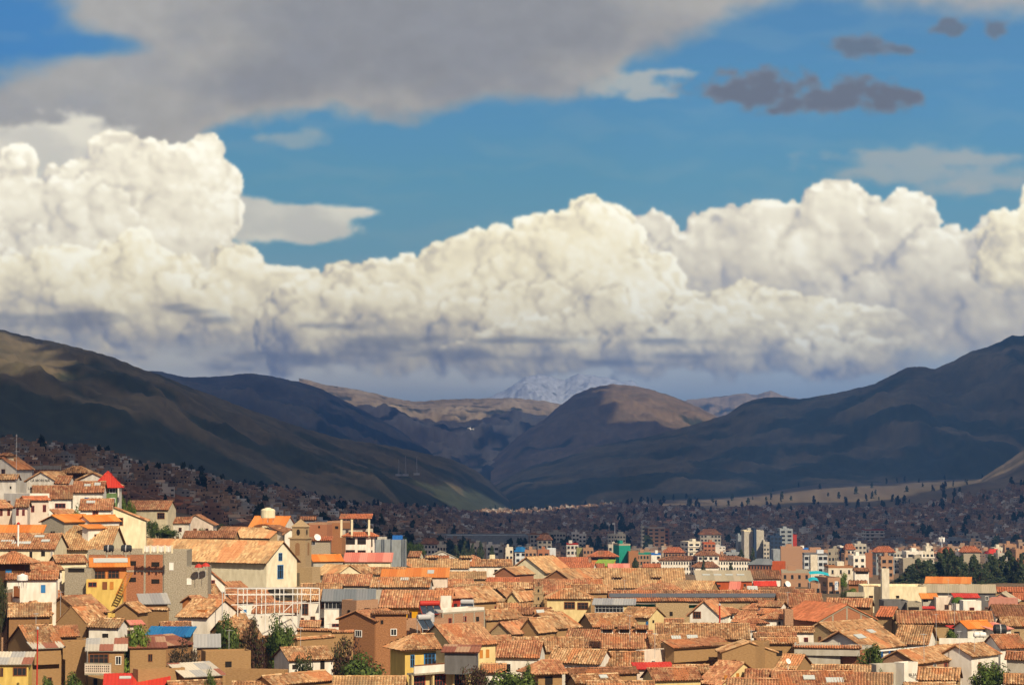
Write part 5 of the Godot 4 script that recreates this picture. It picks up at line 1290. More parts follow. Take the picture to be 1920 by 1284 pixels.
	house("church_annex", "broad tan roofed annex left of the church nave", "house", -73.15, 48.03, -386.39, -6, 10.02, 10.84, {roof = "tan", wall = "cream", rise = 3.94, out = 0.7, openings = [["f", -3.29, -1.55, 0.73, 1.13, "x"], ["f", 0.24, -1.58, 0.68, 0.76, "w"], ["f", 2.98, -1.79, 0.91, 1.9, "d"], ["f", -3.42, -4.41, 0.64, 1.9, "d"], ["f", -0.1, -4.16, 0.81, 0.81, "w"]]})
	house("church", "great cream church nave with a blue window in its gable", "house", -69.92, 41.73, -505.05, -34, 46.91, 12.18, {roof = "tan", wall = "church_cream", rise = 4.76, out = 0.9, uneven = 0.5, openings = [["r", 0.53, -1.93, 2.01, 3.08, "t"], ["r", 0.56, 1.36, 1.28, 1.77, "t"]]})
	house("cream_house", "white cream house with red tiled roof right of the green tower", "house", -94.94, 52.17, -584.66, -6, 11.67, 9.36, {roof = "red", wall = "cream", rise = 2.38, openings = [["f", 3.73, -1.46, 1.99, 1.67, "w"]]})
	house("white_house", "low tiled lean-to right of the cream house with trees", "house", -87.68, 48.61, -586.66, -4, 6.25, 3.32, {roof = "red", wall = "white", kind = "shed", rise = 1.69, openings = [["f", 0.34, -1.63, 0.81, 1.13, "w"], ["f", -0.35, -4.43, 0.67, 1.9, "d"]]})
	house("tiled_house", "pale house with a roof raking down to the right", "house", -85.16, 47.86, -602, 90, 8, 10.35, {roof = "dull", wall = "pinkish", rise = 2.73, openings = [["l", -3.17, -1.61, 0.83, 0.8, "x"], ["l", -0.17, -1.76, 0.96, 1.9, "d"], ["l", 3.02, -1.39, 0.75, 1.17, "w"]]})
	house("adobe_house", "rust brown low roof behind the church ridge", "house", -74.23, 45.81, -548.17, -4, 13.22, 6.36, {roof = "dull", wall = "adobe", rise = 1.62, openings = [["f", -4.08, -1.42, 1.03, 1.1, "x"], ["f", -0.02, -4.31, 0.8, 1.21, "r"]]})
	house("tiled_house", "tan roof raking down behind the church ridge", "house", -63.72, 45.42, -564.17, -30, 12.47, 9.62, {roof = "tan", wall = "stone", rise = 2.45, openings = [["f", -3.16, -1.51, 0.77, 0.93, "x"], ["f", -2.71, -4.2, 0.82, 1.24, "r"], ["r", -2.26, -1.6, 0.96, 0.81, "x"], ["r", -2.2, -4.27, 0.77, 0.82, "r"]]})
	house("tiled_house", "narrow brown roof raking beside the belfry house", "house", -72.26, 46.06, -578.18, -25, 8.09, 7.02, {roof = "dull", wall = "stone", rise = 1.79, openings = [["r", -0.19, -1.59, 0.83, 0.85, "x"]]})
	# round the church
	house("brick_house", "unfinished brick building with rows of small dark vents", "house", -64.98, 47.84, -377.5, 2, 12.71, 9, {roof = "grey_sheet", wall = "brick", kind = "flat", rim = "concrete", frame = 1, openings = [["f", 1.13, -1.74, 1.16, 0.72, "x"], ["f", 4.95, -1.92, 1.33, 0.72, "x"], ["f", 1.15, -4.49, 1.15, 0.72, "x"], ["f", 4.98, -4.77, 1.33, 0.72, "x"]]})
	house("concrete_house", "bare concrete stair block joined to the unfinished brick building", "house", -56.67, 47.75, -377.5, 2, 3.82, 9, {roof = "grey_sheet", wall = "concrete", kind = "flat", openings = [["f", -0.65, -2.18, 0.71, 1.26, "c"]]})
	house("concrete_house", "lower concrete terrace wall beside the church nave", "house", -53.03, 45.04, -377, 2, 3.57, 6, {roof = "grey_sheet", wall = "concrete", kind = "flat", openings = [["f", -1.33, -2, 0.8, 1.08, "c"]]})
	house("gallery_house", "timber gallery house with an orange sheet roof and yellow ground floor", "house", -65.91, 45.95, -364.07, 12, 6.64, 6.28, {roof = "orange_sheet", wall = "orange", rise = 1.27, out = 1, lights = [[0.05, 0.45, 5.5, 1.6]], openings = [["f", -1.58, -1.32, 1.87, 1.39, "w"], ["f", 0.64, -1.25, 1.88, 1.39, "w"]]})
	house("concrete_house", "grey block wall under the orange gallery roof", "house", -69.9, 45.3, -362.45, -12, 4.6, 5, {roof = "grey_sheet", wall = "concrete", kind = "flat", openings = [["f", -0.28, 0.17, 2.76, 0.61, "x"]]})
	house("yellow_house", "bright yellow ground floor below the timber gallery", "house", -65.75, 43.97, -359.5, 4, 5.77, 3, {roof = "grey_sheet", wall = "yellow", kind = "flat", parapet = 0.1, openings = [["f", -1.86, -0.72, 1.36, 0.77, "r"], ["f", 0.09, -0.9, 0.76, 1.21, "d"], ["f", 1.2, -0.9, 0.59, 1.21, "o"]]})
	house("pavilion", "red tiled hip pavilion on posts at the left edge", "house", -79.7, 46.8, -355.41, 0, 7.5, 6.82, {roof = "red", wall = "wood", kind = "hip", rise = 1.74, out = 1.6, openings = [["f", -0.24, -1.5, 0.91, 1.2, "b"], ["f", -0.11, -4.08, 0.68, 0.76, "x"]]})
	house("cream_house", "small tiled roof over a cream gable below the tan annex", "house", -73.37, 46.45, -368, 28, 5.57, 4.53, {roof = "red", wall = "cream", rise = 1.15, openings = [["f", -0.34, -1.46, 0.61, 1.06, "W"], ["f", 0.06, -4.15, 0.83, 1.08, "x"], ["l", -0.06, -1.58, 0.83, 0.93, "r"], ["l", 0.21, -4.25, 0.61, 1.11, "r"]]})
	house("white_house", "flat orange brown roof behind the left pavilion", "house", -77.39, 45.3, -364, 38.94, 6.76, 5.13, {roof = "red", wall = "white", rise = 1.31, openings = [["f", -1.26, -1.64, 0.91, 1.19, "r"], ["f", -1.67, -4.09, 0.71, 1, "x"], ["f", 1.35, -4.62, 0.67, 1.9, "d"], ["l", -0.38, -1.49, 0.75, 1.14, "w"], ["l", 0.17, -4.2, 0.95, 0.98, "r"]]})
	house("white_house", "red tiled roof with a white dome tank below it", "house", -76.36, 44.28, -354.57, 8, 8.26, 5.19, {roof = "red", wall = "white", rise = 1.32, openings = [["f", -2.3, -1.93, 0.96, 1.9, "d"], ["f", 1.8, -1.44, 0.7, 1.24, "b"], ["f", 1.61, -4.23, 0.91, 0.75, "W"]]})
	house("tiled_house", "wide red roof above a white wall with blue windows", "house", -79.44, 40.65, -361.71, 50, 14.7, 11.55, {roof = "red", wall = "blue_white", kind = "hip", rise = 2.94, hips = [0, 1], openings = [["f", 0.19, -1.35, 0.64, 0.78, "b"], ["f", 3.52, -1.24, 0.65, 0.69, "b"]]})
	house("adobe_house", "tan roof between the wide red roof and the church yard", "house", -65.78, 41.65, -376.17, 0, 13.43, 4.33, {roof = "tan", wall = "adobe", rise = 1.1, openings = [["f", -4.14, -1.5, 0.97, 0.82, "w"], ["f", 4.4, -1.64, 0.92, 1.14, "w"], ["f", -4.42, -4.17, 0.87, 0.84, "r"], ["f", 3.92, -4.27, 1.02, 0.97, "x"]]})
	house("adobe_house", "red tiled roof over an adobe gable in the left middle", "house", -69.47, 39.09, -355.17, 50, 6.1, 9.87, {roof = "red", wall = "adobe", rise = 2.52, openings = [["f", 0.29, -1.47, 0.74, 1.11, "w"], ["l", 2.52, -4.15, 0.96, 1.16, "w"]]})
	house("adobe_house", "adobe gable end with a worn tiled verge", "house", -60.03, 39.18, -351.35, 70, 5, 4.91, {roof = "old", wall = "adobe", rise = 1.59, openings = [["l", -0.21, -1.63, 0.73, 1.13, "w"]]})
	yard_wall("yard_wall", "long adobe yard wall above the blue sheet roof", -57.72, 39.3, -357, -25, 6.44, {roof = "old", wall = "adobe"})
	house("adobe_house", "grey sheet lean-to below the unfinished brick building", "house", -59.24, 39.69, -368.06, 18, 5.07, 4.33, {roof = "grey_sheet", wall = "adobe", kind = "shed", rise = 1.58, openings = [["f", 0.29, -1.52, 0.72, 0.78, "r"], ["f", 0.06, -4.24, 0.81, 0.97, "x"], ["l", 0.37, -1.52, 0.98, 1.17, "w"], ["l", -0.32, -4.17, 0.9, 1.22, "w"]]})
	house("adobe_house", "old tiled roof with an adobe gable left of the steel frame", "house", -56.2, 39.73, -389.33, 30, 9.47, 7.68, {roof = "old", wall = "adobe", rise = 1.96, openings = [["f", -2.13, -1.49, 1.04, 1.16, "r"], ["f", 2.35, -1.38, 0.94, 1.14, "w"], ["f", -2.17, -4.13, 0.76, 1.09, "w"], ["f", 2, -4.14, 0.97, 1.05, "x"], ["l", -0.2, -1.53, 0.86, 0.95, "r"]]})
	house("white_house", "white annex with a red window beside the church wall", "house", -54.51, 40.9, -402.97, 98, 6, 6.02, {roof = "red", wall = "white", rise = 2.69, openings = [["l", 0.38, 0.65, 0.66, 1.06, "r"]]})
	house("white_house", "red tiled roof strip under the church gable", "house", -56.69, 38.65, -433.84, 50, 10.48, 5.73, {roof = "red", wall = "white", rise = 1.46, openings = [["f", -0.07, -1.73, 0.96, 1.9, "d"], ["f", -3.6, -4.4, 0.8, 1.9, "d"], ["l", 0.29, -4.29, 0.72, 1.08, "b"]]})
	house("white_house", "large mixed orange roof left of the steel frame", "house", -48.56, 38.38, -356.52, -26, 6.25, 10.06, {roof = "old", wall = "white", rise = 2.56, openings = [["f", -0.32, -0.83, 0.5, 0.76, "W"]]})
	house("tiled_house", "rust red roof behind the steel frame", "house", -51.5, 38.17, -375.15, 50, 7.92, 9.79, {roof = "red", wall = "orange", rise = 2.49, openings = [["f", -1.71, -1.63, 0.96, 1.04, "b"], ["f", 1.86, -1.63, 0.85, 1.18, "x"], ["f", -2.19, -4.18, 0.88, 1.17, "x"], ["f", 1.82, -4.08, 0.87, 0.9, "r"], ["l", -2.46, -1.39, 1.03, 0.87, "x"], ["l", 2.21, -1.44, 0.76, 0.91, "W"], ["l", -2.31, -4.19, 0.87, 0.94, "x"]]})
	house("white_house", "worn old roof left behind the steel frame", "house", -47.16, 38.53, -394.94, 36.47, 8.6, 7.3, {roof = "red", wall = "white", rise = 1.86, openings = [["f", -1.98, -1.59, 0.74, 0.81, "b"], ["f", 1.94, -1.53, 0.95, 1.13, "W"], ["f", -2.02, -4.51, 1.03, 1.9, "d"], ["f", 1.7, -4.06, 0.64, 0.76, "r"], ["l", -1.74, -1.54, 0.66, 1.24, "r"], ["l", -1.77, -4.25, 0.64, 1, "w"], ["l", 1.44, -4.66, 0.9, 1.9, "d"]]})
	house("shed_house", "orange rendered wall left of the green garden hedge", "house", -48.29, 39.03, -353.96, 50, 3.06, 3, {roof = "grey_sheet", wall = "orange", kind = "flat"})
	# the adobe houses at the lower left
	house("shed_house", "brick pillar house cut by the left edge", "house", -80.27, 42.39, -350.5, 0, 2.66, 5, {roof = "grey_sheet", wall = "pale_brick", kind = "flat", rim = "concrete"})
	house("tiled_house", "old tiled roof with ragged eave left of the adobe ruin", "house", -75.47, 38.89, -348.64, 11.42, 6.77, 7.43, {roof = "old", wall = "dark_adobe", rise = 1.89})
	house("adobe_house", "roofless adobe gable below the blue windows", "house", -75.48, 38.88, -351.97, 80, 4, 5.13, {roof = "old", wall = "adobe", rise = 2.02, out = 0.1})
	house("adobe_house", "broken adobe gable with a few tiles left on top", "house", -66.31, 38.2, -344.17, 65, 7, 5.7, {roof = "old", wall = "adobe", rise = 2.54, out = 0.1, openings = [["l", -0.26, -1.44, 0.93, 0.87, "r"]]})
	house("adobe_house", "worn tiled lean-to roof among the adobe ruins", "house", -66.94, 36.62, -334.47, 20, 3.87, 3.12, {roof = "red", wall = "adobe", kind = "shed", rise = 1.59})
	house("white_house", "small tiled roof over a white wall beside the green tree", "house", -61.66, 37.71, -340.27, -12, 5.33, 4.65, {roof = "old", wall = "white", rise = 1.18, openings = [["f", 0.31, -1.42, 0.93, 0.99, "x"], ["f", -0.03, -4.33, 0.61, 1.13, "w"]]})
	house("shed_house", "pink sheet awning above the green tree", "house", -59.67, 37.75, -344.08, 25.7, 5.8, 2.4, {roof = "pink_sheet", wall = "pinkish", kind = "shed", rise = 0.6, openings = [["f", 0.16, -1.39, 0.86, 1.23, "w"], ["f", -0.05, -4.2, 0.99, 1.12, "r"]]})
	house("adobe_house", "big adobe house with patched tile and sheet roof at lower left", "house", -70.77, 35.6, -330.88, 32, 5.28, 11.52, {roof = "old", wall = "adobe", rise = 2.93, openings = [["f", 0.16, -1.9, 0.73, 1.33, "w"], ["f", 0.36, -4.93, 0.65, 1.18, "w"]]})
	house("adobe_house", "streaked sheet eave strip on the big adobe house", "house", -68.16, 35.6, -326.1, 32, 5.02, 2.6, {roof = "weathered_sheet", wall = "adobe", kind = "shed", rise = 0.84, high = 2.4})
	house("adobe_house", "plain adobe wall right of the big adobe house", "house", -63.81, 35.98, -327.49, 4, 2.99, 5, {roof = "grey_sheet", wall = "adobe", kind = "flat"})
	house("balcony_house", "adobe house with a weathered pale sheet roof and wooden balcony", "house", -58.55, 35.56, -322.12, 8, 6.02, 4.29, {roof = "weathered_sheet", wall = "adobe", kind = "shed", rise = 1.56, openings = [["f", -1.03, -1.2, 2.86, 1.69, "w"], ["f", 1.73, -1.39, 0.83, 1.23, "W"], ["f", -1.48, -4.39, 0.53, 0.92, "x"], ["f", -0.2, -4.4, 0.53, 0.92, "o"]]})
	balcony("carved plaster balcony of the adobe house with pale sheet roof", Vector3(-60.79, 32.62, -317.5), Vector3(-56.99, 32.74, -317), 1.35, "pinkish")
	house("yellow_house", "yellow house with a rusty grey sheet roof at the lower left corner", "house", -69.77, 34.4, -313.05, 3, 5.29, 4.1, {roof = "weathered_sheet", wall = "yellow", kind = "shed", rise = 1.49, openings = [["f", 0.96, -1.04, 1.91, 1.2, "w"], ["f", -1.54, -1.11, 0.44, 1.2, "w"]]})
	house("adobe_house", "plain adobe cube under a rusty sheet roof", "house", -53.28, 35.75, -325.31, 14, 5.65, 4.76, {roof = "rusty_sheet", wall = "adobe", kind = "shed", rise = 1.36, out = 0.25, openings = [["f", 0.33, -1.41, 0.65, 1.1, "w"], ["f", 0.37, -4.27, 0.82, 1.23, "x"]]})
	house("white_house", "bright red sheet roof at the bottom left", "house", -51.46, 31.14, -306.01, 8, 9.13, 6.07, {roof = "red_sheet", wall = "white", kind = "shed", rise = 2.21, lights = [[-0.35, 0.7, 1.6, 0.7]], openings = [["f", -1.76, -1.53, 0.89, 0.9, "W"], ["f", -1.71, -4.59, 0.77, 1.9, "d"], ["f", 1.63, -4.29, 0.86, 0.92, "w"]]})
	house("adobe_house", "crumbling adobe wall right of the red sheet roof", "house", -48.87, 33.59, -308.87, 29.85, 6.84, 2, {roof = "grey_sheet", wall = "adobe", kind = "flat", openings = [["f", 0.22, -4.29, 0.78, 0.86, "w"]]})
	house("adobe_house", "bright blue sheet roof behind the green tree", "house", -52.18, 36.31, -340.4, -4, 7.2, 4.82, {roof = "blue_sheet", wall = "adobe", kind = "shed", rise = 1.29})
	house("shed_house", "grey sheet shed roof below the adobe gable", "house", -45.56, 35.26, -333.3, 8, 4.07, 4.64, {roof = "grey_sheet", wall = "dark_adobe", kind = "shed", rise = 1.69})
	house("shed_house", "rusty sheet roof heaped with broken tiles", "house", -52.4, 35.65, -330.83, 48.36, 9.88, 5.5, {roof = "rusty_sheet", wall = "dark_adobe", kind = "shed", rise = 1.27, openings = [["f", -2.35, -4.21, 0.93, 0.94, "x"], ["l", -0.06, -4.08, 0.61, 0.96, "w"]]})
	house("adobe_house", "adobe house with golden tiles beside the dark hedge", "house", -43.51, 35.33, -350.42, 30, 5.81, 10.2, {roof = "old", wall = "adobe", rise = 2.6, openings = [["f", 0.23, -4.31, 0.61, 0.79, "x"], ["l", -2.22, -1.52, 0.98, 1.25, "w"], ["l", 1.96, -1.55, 1, 1.07, "x"], ["l", 2.47, -4.35, 0.63, 0.84, "x"]]})
	house("adobe_house", "low adobe yard house under the golden tiles", "house", -41.93, 34.67, -326.91, 17.32, 6.65, 4, {roof = "dull", wall = "adobe", kind = "flat", openings = [["f", 0.01, -1.39, 0.93, 0.8, "x"], ["f", 0.38, -4.18, 0.73, 0.96, "r"], ["l", 0.2, -1.49, 0.7, 0.88, "w"], ["l", 0.31, -4.25, 0.98, 0.82, "w"]]})
	house("shed_house", "grey sheet and tile lean-to at the bottom left of centre", "house", -43.89, 32.95, -310.97, 37.77, 6.83, 4.99, {roof = "weathered_sheet", wall = "dark_adobe", kind = "shed", rise = 1.62, openings = [["f", 0.09, -1.57, 0.91, 0.83, "w"], ["l", 0.28, -1.48, 0.92, 0.81, "x"]]})
	house("white_house", "white fronted house with wide golden roof behind the dark shrub", "house", -30.91, 33.7, -330.68, 24, 7.4, 8.05, {roof = "old", wall = "white", rise = 1.63, openings = [["f", 1.73, -1.07, 0.66, 1.82, "x"], ["f", -2.47, -0.92, 0.9, 0.63, "x"]]})
	house("adobe_house", "broken adobe walls at the bottom left of centre", "house", -35.14, 33.54, -307.47, -11.52, 8.4, 3, {roof = "grey_sheet", wall = "adobe", kind = "flat", openings = [["f", -2.36, -1.58, 1.03, 0.99, "x"], ["f", 1.76, -1.58, 0.76, 1, "w"]]})
	house("adobe_house", "fallen tile roof at the bottom edge left of the big bush", "house", -30.04, 32.31, -307.48, 50, 12.27, 4.62, {roof = "old", wall = "adobe", rise = 1.18, openings = [["f", 3.22, -1.53, 1, 0.95, "x"], ["f", -3.08, -4.23, 0.91, 0.78, "r"], ["l", 0.28, -1.49, 0.64, 1.22, "x"], ["l", 0.07, -4.34, 0.93, 0.9, "w"]]})
	yard_wall("yard_wall", "tile capped adobe wall below the garden hedge", -35.91, 35.59, -347, 24.14, 6.04, {roof = "old", wall = "adobe"})
	yard_wall("yard_wall", "second tile capped adobe wall right of the garden hedge", -30.51, 35.61, -345, 50, 8.26, {roof = "old", wall = "adobe"})
	yard_wall("yard_wall", "adobe wall with red coping under the white windows", -30.88, 36.29, -352, -11.09, 6.38, {roof = "red", wall = "adobe"})
	yard_wall("yard_wall", "short adobe wall beside the brown rendered house", -26.6, 36.17, -350, 20.58, 3.6, {roof = "red", wall = "adobe"})
	# the middle
	house("white_house", "white two storey house with brown windows behind the steel frame", "house", -33.36, 38.98, -391.46, -4, 7.86, 6.94, {roof = "old", wall = "white", rise = 1.77, openings = [["f", 0.96, -0.67, 1.5, 1.31, "w"], ["f", -2.6, -1.42, 1.31, 2.06, "w"], ["f", 1.07, -3.63, 1.59, 1.49, "w"], ["f", -1.18, -3.45, 0.84, 1.59, "w"], ["f", -3.16, -3.65, 0.84, 1.5, "w"]]})
	house("white_house", "white studio with a dark grey sheet roof and glass front", "house", -28.44, 39.09, -388.56, 2, 9.4, 5.12, {roof = "dark_sheet", wall = "white", kind = "shed", rise = 1.86, openings = [["f", -1.11, -0.76, 6.09, 1.3, "g"], ["f", -1.94, -4.16, 1.84, 0.56, "r"]]})
	house("shed_house", "brick end wall of the dark roofed studio", "house", -26.3, 38.92, -385.46, 43.17, 4.87, 4, {roof = "grey_sheet", wall = "pale_brick", kind = "flat", openings = [["f", -0.2, -1.46, 0.98, 1.17, "x"], ["f", 0.25, -4.18, 0.61, 1.06, "w"], ["l", -0.02, -1.62, 0.64, 0.8, "x"], ["l", -0.13, -4.47, 0.84, 1.9, "d"]]})
	house("tiled_house", "brown rendered house with a mono pitch tiled edge", "house", -23.02, 37.25, -365.55, 52, 9, 8.84, {roof = "red", wall = "brown", rise = 1.52, openings = [["l", 0.44, -2.11, 1.51, 1.13, "W"]]})
	house("tiled_house", "brown rendered wing with a small white window", "house", -19.69, 38.44, -361.38, 6, 6.03, 2.77, {roof = "red", wall = "brown", kind = "shed", rise = 0.44, openings = [["f", 0.46, -2.95, 1.03, 1.13, "W"], ["f", -1.44, -1.31, 0.43, 0.61, "x"]]})
	house("tiled_house", "long orange red roof over an amber yellow eave board", "house", -18.41, 35.43, -435.94, -4, 14.27, 11.9, {roof = "red", wall = "amber", rise = 3.03, out = 0.9, openings = [["f", -1.02, -1.44, 0.83, 1.24, "w"], ["f", 1.26, -1.43, 1.45, 1.24, "w"]]})
	house("tiled_house", "red roof stepping up behind the white firewall", "house", -12.46, 36.85, -440.29, 50, 7.94, 7.14, {roof = "red", wall = "red", rise = 1.82, openings = [["f", -1.59, -1.43, 0.92, 0.85, "x"], ["f", 2.2, -1.37, 1.02, 1.08, "w"], ["f", -1.97, -4.18, 0.68, 1.04, "w"], ["f", 1.9, -4.18, 0.81, 0.92, "b"], ["l", -1.21, -1.44, 0.68, 0.84, "x"], ["l", 1.8, -1.57, 0.9, 1.17, "r"], ["l", -1.59, -4.54, 0.73, 1.9, "d"]]})
	house("white_house", "white firewall rising beside the red water tank", "house", -12.58, 37.94, -424.3, 0, 2.03, 0.6, {roof = "grey_sheet", wall = "white", kind = "flat", parapet = 0.1})
	house("balcony_house", "yellow balcony house with a golden hipped roof", "house", -14.65, 35.21, -329.9, 22, 6.61, 8.42, {roof = "old", wall = "yellow", kind = "hip", rise = 2.05, out = 0.9, hips = [1, 0], openings = [["f", -1.26, -1.58, 0.66, 1.81, "t"], ["f", 1.44, -1.45, 1.83, 1.89, "t"]]})
	balcony("long white balcony parapet of the yellow house", Vector3(-14.15, 32.16, -322), Vector3(-5.52, 32.64, -330), 1.1, "white")
	house("shed_house", "rusty sheet canopy at the right end of the yellow house", "house", -7.39, 34.98, -326.59, -8, 5.66, 3.22, {roof = "rusty_sheet", wall = "dark_grey", kind = "shed", rise = 0.92, high = 3.2})
	house("tiled_house", "orange red tiled house above the yellow balcony house", "house", -8.36, 35.1, -342.8, 30, 8.22, 11.08, {roof = "red", wall = "pale_yellow", rise = 2.82, openings = [["f", 1.32, -1.45, 0.56, 1.22, "o"], ["f", 2.43, -1.41, 0.56, 1.23, "o"]]})
	house("shed_house", "pale brick parapet with white pillars above the orange roof", "house", -10.16, 36.64, -399.61, 50, 11.27, 5, {roof = "grey_sheet", wall = "pale_brick", kind = "flat", rim = "white", frame = 1, openings = [["f", -3.72, -1.52, 0.81, 0.99, "r"], ["f", 0.25, -1.37, 0.82, 0.97, "r"], ["f", 3.73, -1.54, 0.77, 0.79, "x"], ["f", -3.89, -4.09, 1.01, 0.92, "W"], ["f", -0.19, -4.09, 0.62, 0.8, "W"], ["f", 3.85, -4.07, 0.75, 1.23, "r"], ["l", -0.25, -1.41, 0.92, 1.03, "b"], ["l", -0.17, -4.19, 0.61, 1.16, "w"]]})
	house("shed_house", "salmon brick house front below the solar heater", "house", -16, 36.56, -369.29, 50, 11.24, 4, {roof = "grey_sheet", wall = "pale_brick", kind = "flat", openings = [["f", -4, -1.49, 0.76, 0.83, "w"], ["f", -0.37, -1.86, 0.89, 1.9, "d"], ["f", 3.86, -1.63, 0.83, 0.86, "w"], ["f", -3.4, -4.56, 0.93, 1.9, "d"], ["f", 3.52, -4.24, 0.87, 1.11, "w"], ["l", 0.05, -1.46, 1.04, 1.14, "b"], ["l", 0.28, -4.35, 0.87, 1.25, "b"]]})
	house("tiled_house", "rust red long roof right of the church", "house", -38.7, 35.3, -524.93, -3, 11.76, 9.88, {roof = "red", wall = "grey", rise = 2.52, openings = [["f", 2.87, -1.5, 0.67, 0.85, "x"]]})
	house("tiled_house", "tan ribbed long roof right of the rust red one", "house", -25.58, 35.37, -516.07, -4, 14.05, 8.16, {roof = "old", wall = "grey", rise = 2.08, lights = [[0.1, 0.7, 2, 1.2]], openings = [["f", 4.69, -1.37, 0.84, 0.8, "x"], ["f", -4.56, -4.19, 0.8, 0.82, "w"], ["f", 4.41, -4.27, 0.69, 1.1, "w"]]})
	house("shed_house", "flat orange sheet roof with one white skylight", "house", -23.66, 36.47, -544.41, 0, 16.81, 8.82, {roof = "orange_sheet", wall = "pinkish", kind = "shed", rise = 2.04, lights = [[0.45, 0.35, 1.6, 3]], openings = [["f", -1.91, -1.49, 1.04, 1.01, "r"], ["f", 1.59, -1.43, 0.81, 0.87, "W"], ["f", -5.78, -4.25, 0.98, 1, "r"], ["f", -1.94, -4.15, 0.76, 0.82, "r"], ["f", 1.74, -4.29, 0.68, 1.23, "w"], ["f", 5.74, -4.27, 0.92, 0.85, "b"]]})
	house("cream_house", "old tiled roof left of the orange sheet roof", "house", -37.57, 37.41, -539.52, 31.57, 5.79, 8.25, {roof = "old", wall = "cream", rise = 2.1, openings = [["f", 0.19, -4.29, 0.71, 0.94, "x"], ["l", -1.86, -1.77, 0.96, 1.9, "d"], ["l", 2.11, -1.53, 1.01, 1.23, "r"], ["l", -1.53, -4.68, 0.82, 1.9, "d"], ["l", 2.1, -4.21, 1.04, 0.93, "x"]]})
	house("white_house", "tan roof with one hooded vent below the grey panels", "house", -36.17, 37.17, -593.36, 0, 12.43, 6.71, {roof = "old", wall = "white", rise = 1.71, dormers = [[0.4, 0.8, 3.2]], openings = [["f", -0.14, -1.51, 0.95, 1.01, "W"], ["f", 3.8, -1.4, 1.05, 0.84, "w"], ["f", -4.33, -4.23, 0.86, 1.24, "w"], ["f", 3.95, -4.24, 0.89, 1, "w"]]})
	house("white_house", "tan roof with two hooded vents in the middle distance", "house", -22.6, 34.63, -645.04, 0, 20.69, 10.08, {roof = "tan", wall = "white", rise = 2.57, dormers = [[-0.05, 0.85, 3.2], [0.9, 0.85, 3.2]], openings = [["f", -7.82, -1.53, 0.99, 1.08, "w"], ["f", 2.3, -1.57, 0.68, 1.1, "w"], ["f", 7.53, -1.54, 1.03, 1.01, "w"], ["f", -7.5, -4.16, 0.84, 0.78, "W"], ["f", -2.27, -4.11, 0.92, 1.13, "b"], ["f", 2.63, -4.14, 0.68, 0.99, "b"], ["f", 7.83, -4.29, 1.02, 0.82, "w"]]})
	house("white_house", "orange tan roof ending at the white gable hall", "house", -6.78, 33.69, -683.86, 4, 13.7, 7.74, {roof = "old", wall = "white", rise = 1.97, openings = [["f", -4.87, -1.63, 0.96, 0.82, "r"], ["f", 1.66, -1.41, 1.01, 0.94, "x"], ["f", 4.86, -1.36, 0.67, 1.07, "b"], ["f", -4.8, -4.29, 0.88, 0.79, "b"], ["f", 1.93, -4.13, 0.75, 0.78, "w"]]})
	house("cream_house", "pale pink sheet roof below the white three storey house", "house", -36.8, 39.25, -569.31, 0, 12.61, 6.61, {roof = "pink_sheet", wall = "cream", kind = "shed", rise = 2.15, openings = [["f", -3.79, -1.38, 0.66, 1.13, "W"], ["f", 0.2, -1.46, 1.03, 0.95, "W"], ["f", 0.18, -4.29, 1, 0.93, "w"], ["f", 3.98, -4.42, 0.8, 1.9, "d"]]})
	house("shed_house", "orange sheet gable house below the bell tower", "house", -46.31, 39.98, -550.91, 22, 8.22, 6.29, {roof = "orange_sheet", wall = "grey", rise = 1.6, openings = [["f", -0.2, -1.41, 0.79, 1.19, "r"], ["f", -0.28, -4.12, 0.61, 1.01, "r"], ["l", -0.31, -1.43, 1.04, 1.14, "x"]]})
	house("cream_house", "grey lean-to sheet under the orange gable house", "house", -42.84, 37.54, -538.18, -20, 5.63, 4.63, {roof = "grey_sheet", wall = "cream", kind = "shed", rise = 1.69, openings = [["f", -0.3, -1.71, 0.84, 1.9, "d"], ["f", 0.16, -4.29, 0.82, 1.15, "w"], ["r", -0.12, -1.42, 0.65, 0.9, "w"]]})
	house("cream_house", "tan tiled roof hard against the church buttress", "house", -41.85, 37.35, -533.44, -42.99, 8.67, 9.41, {roof = "tan", wall = "cream", rise = 2.4, openings = [["f", 1.89, -1.63, 1, 0.76, "b"], ["f", -1.81, -4.15, 0.88, 0.83, "W"], ["r", -2.12, -1.63, 0.73, 0.77, "x"], ["r", 2.38, -1.44, 0.89, 0.94, "w"], ["r", -1.7, -4.06, 1.05, 1.25, "W"], ["r", 1.73, -4.3, 0.85, 1.21, "b"]]})
	house("hall", "white gabled hall roof in the middle distance", "house", 8.51, 32.58, -666.78, 58, 16, 13.85, {roof = "tan", wall = "cream", rise = 4.6, out = 0.9, openings = [["l", -4.17, -1.51, 0.95, 1.15, "w"], ["l", -1.82, -1.53, 0.85, 1.19, "w"], ["l", 1.8, -1.57, 0.94, 1.16, "W"]]})
	house("brick_house", "brick gable under tan tiles before the white hall", "house", 0.67, 34.07, -614.56, 56, 11, 7.61, {roof = "old", wall = "brick", rise = 2.05})
	house("adobe_house", "bright orange tiled strip below the brick gable", "house", -2.9, 32.79, -594.42, 0, 10.06, 4.84, {roof = "new", wall = "adobe", rise = 1.23, openings = [["f", -2.41, -1.62, 1, 0.82, "w"], ["f", 2.17, -1.6, 1.04, 0.76, "x"], ["f", -2.3, -4.11, 0.73, 0.9, "w"]]})
	house("tiled_house", "dark timber gable in the middle distance", "house", 16.77, 33.21, -606.47, 54, 16, 9.27, {roof = "old", wall = "brown", rise = 2.6, openings = [["l", -0.39, -1.64, 0.95, 0.89, "x"]]})
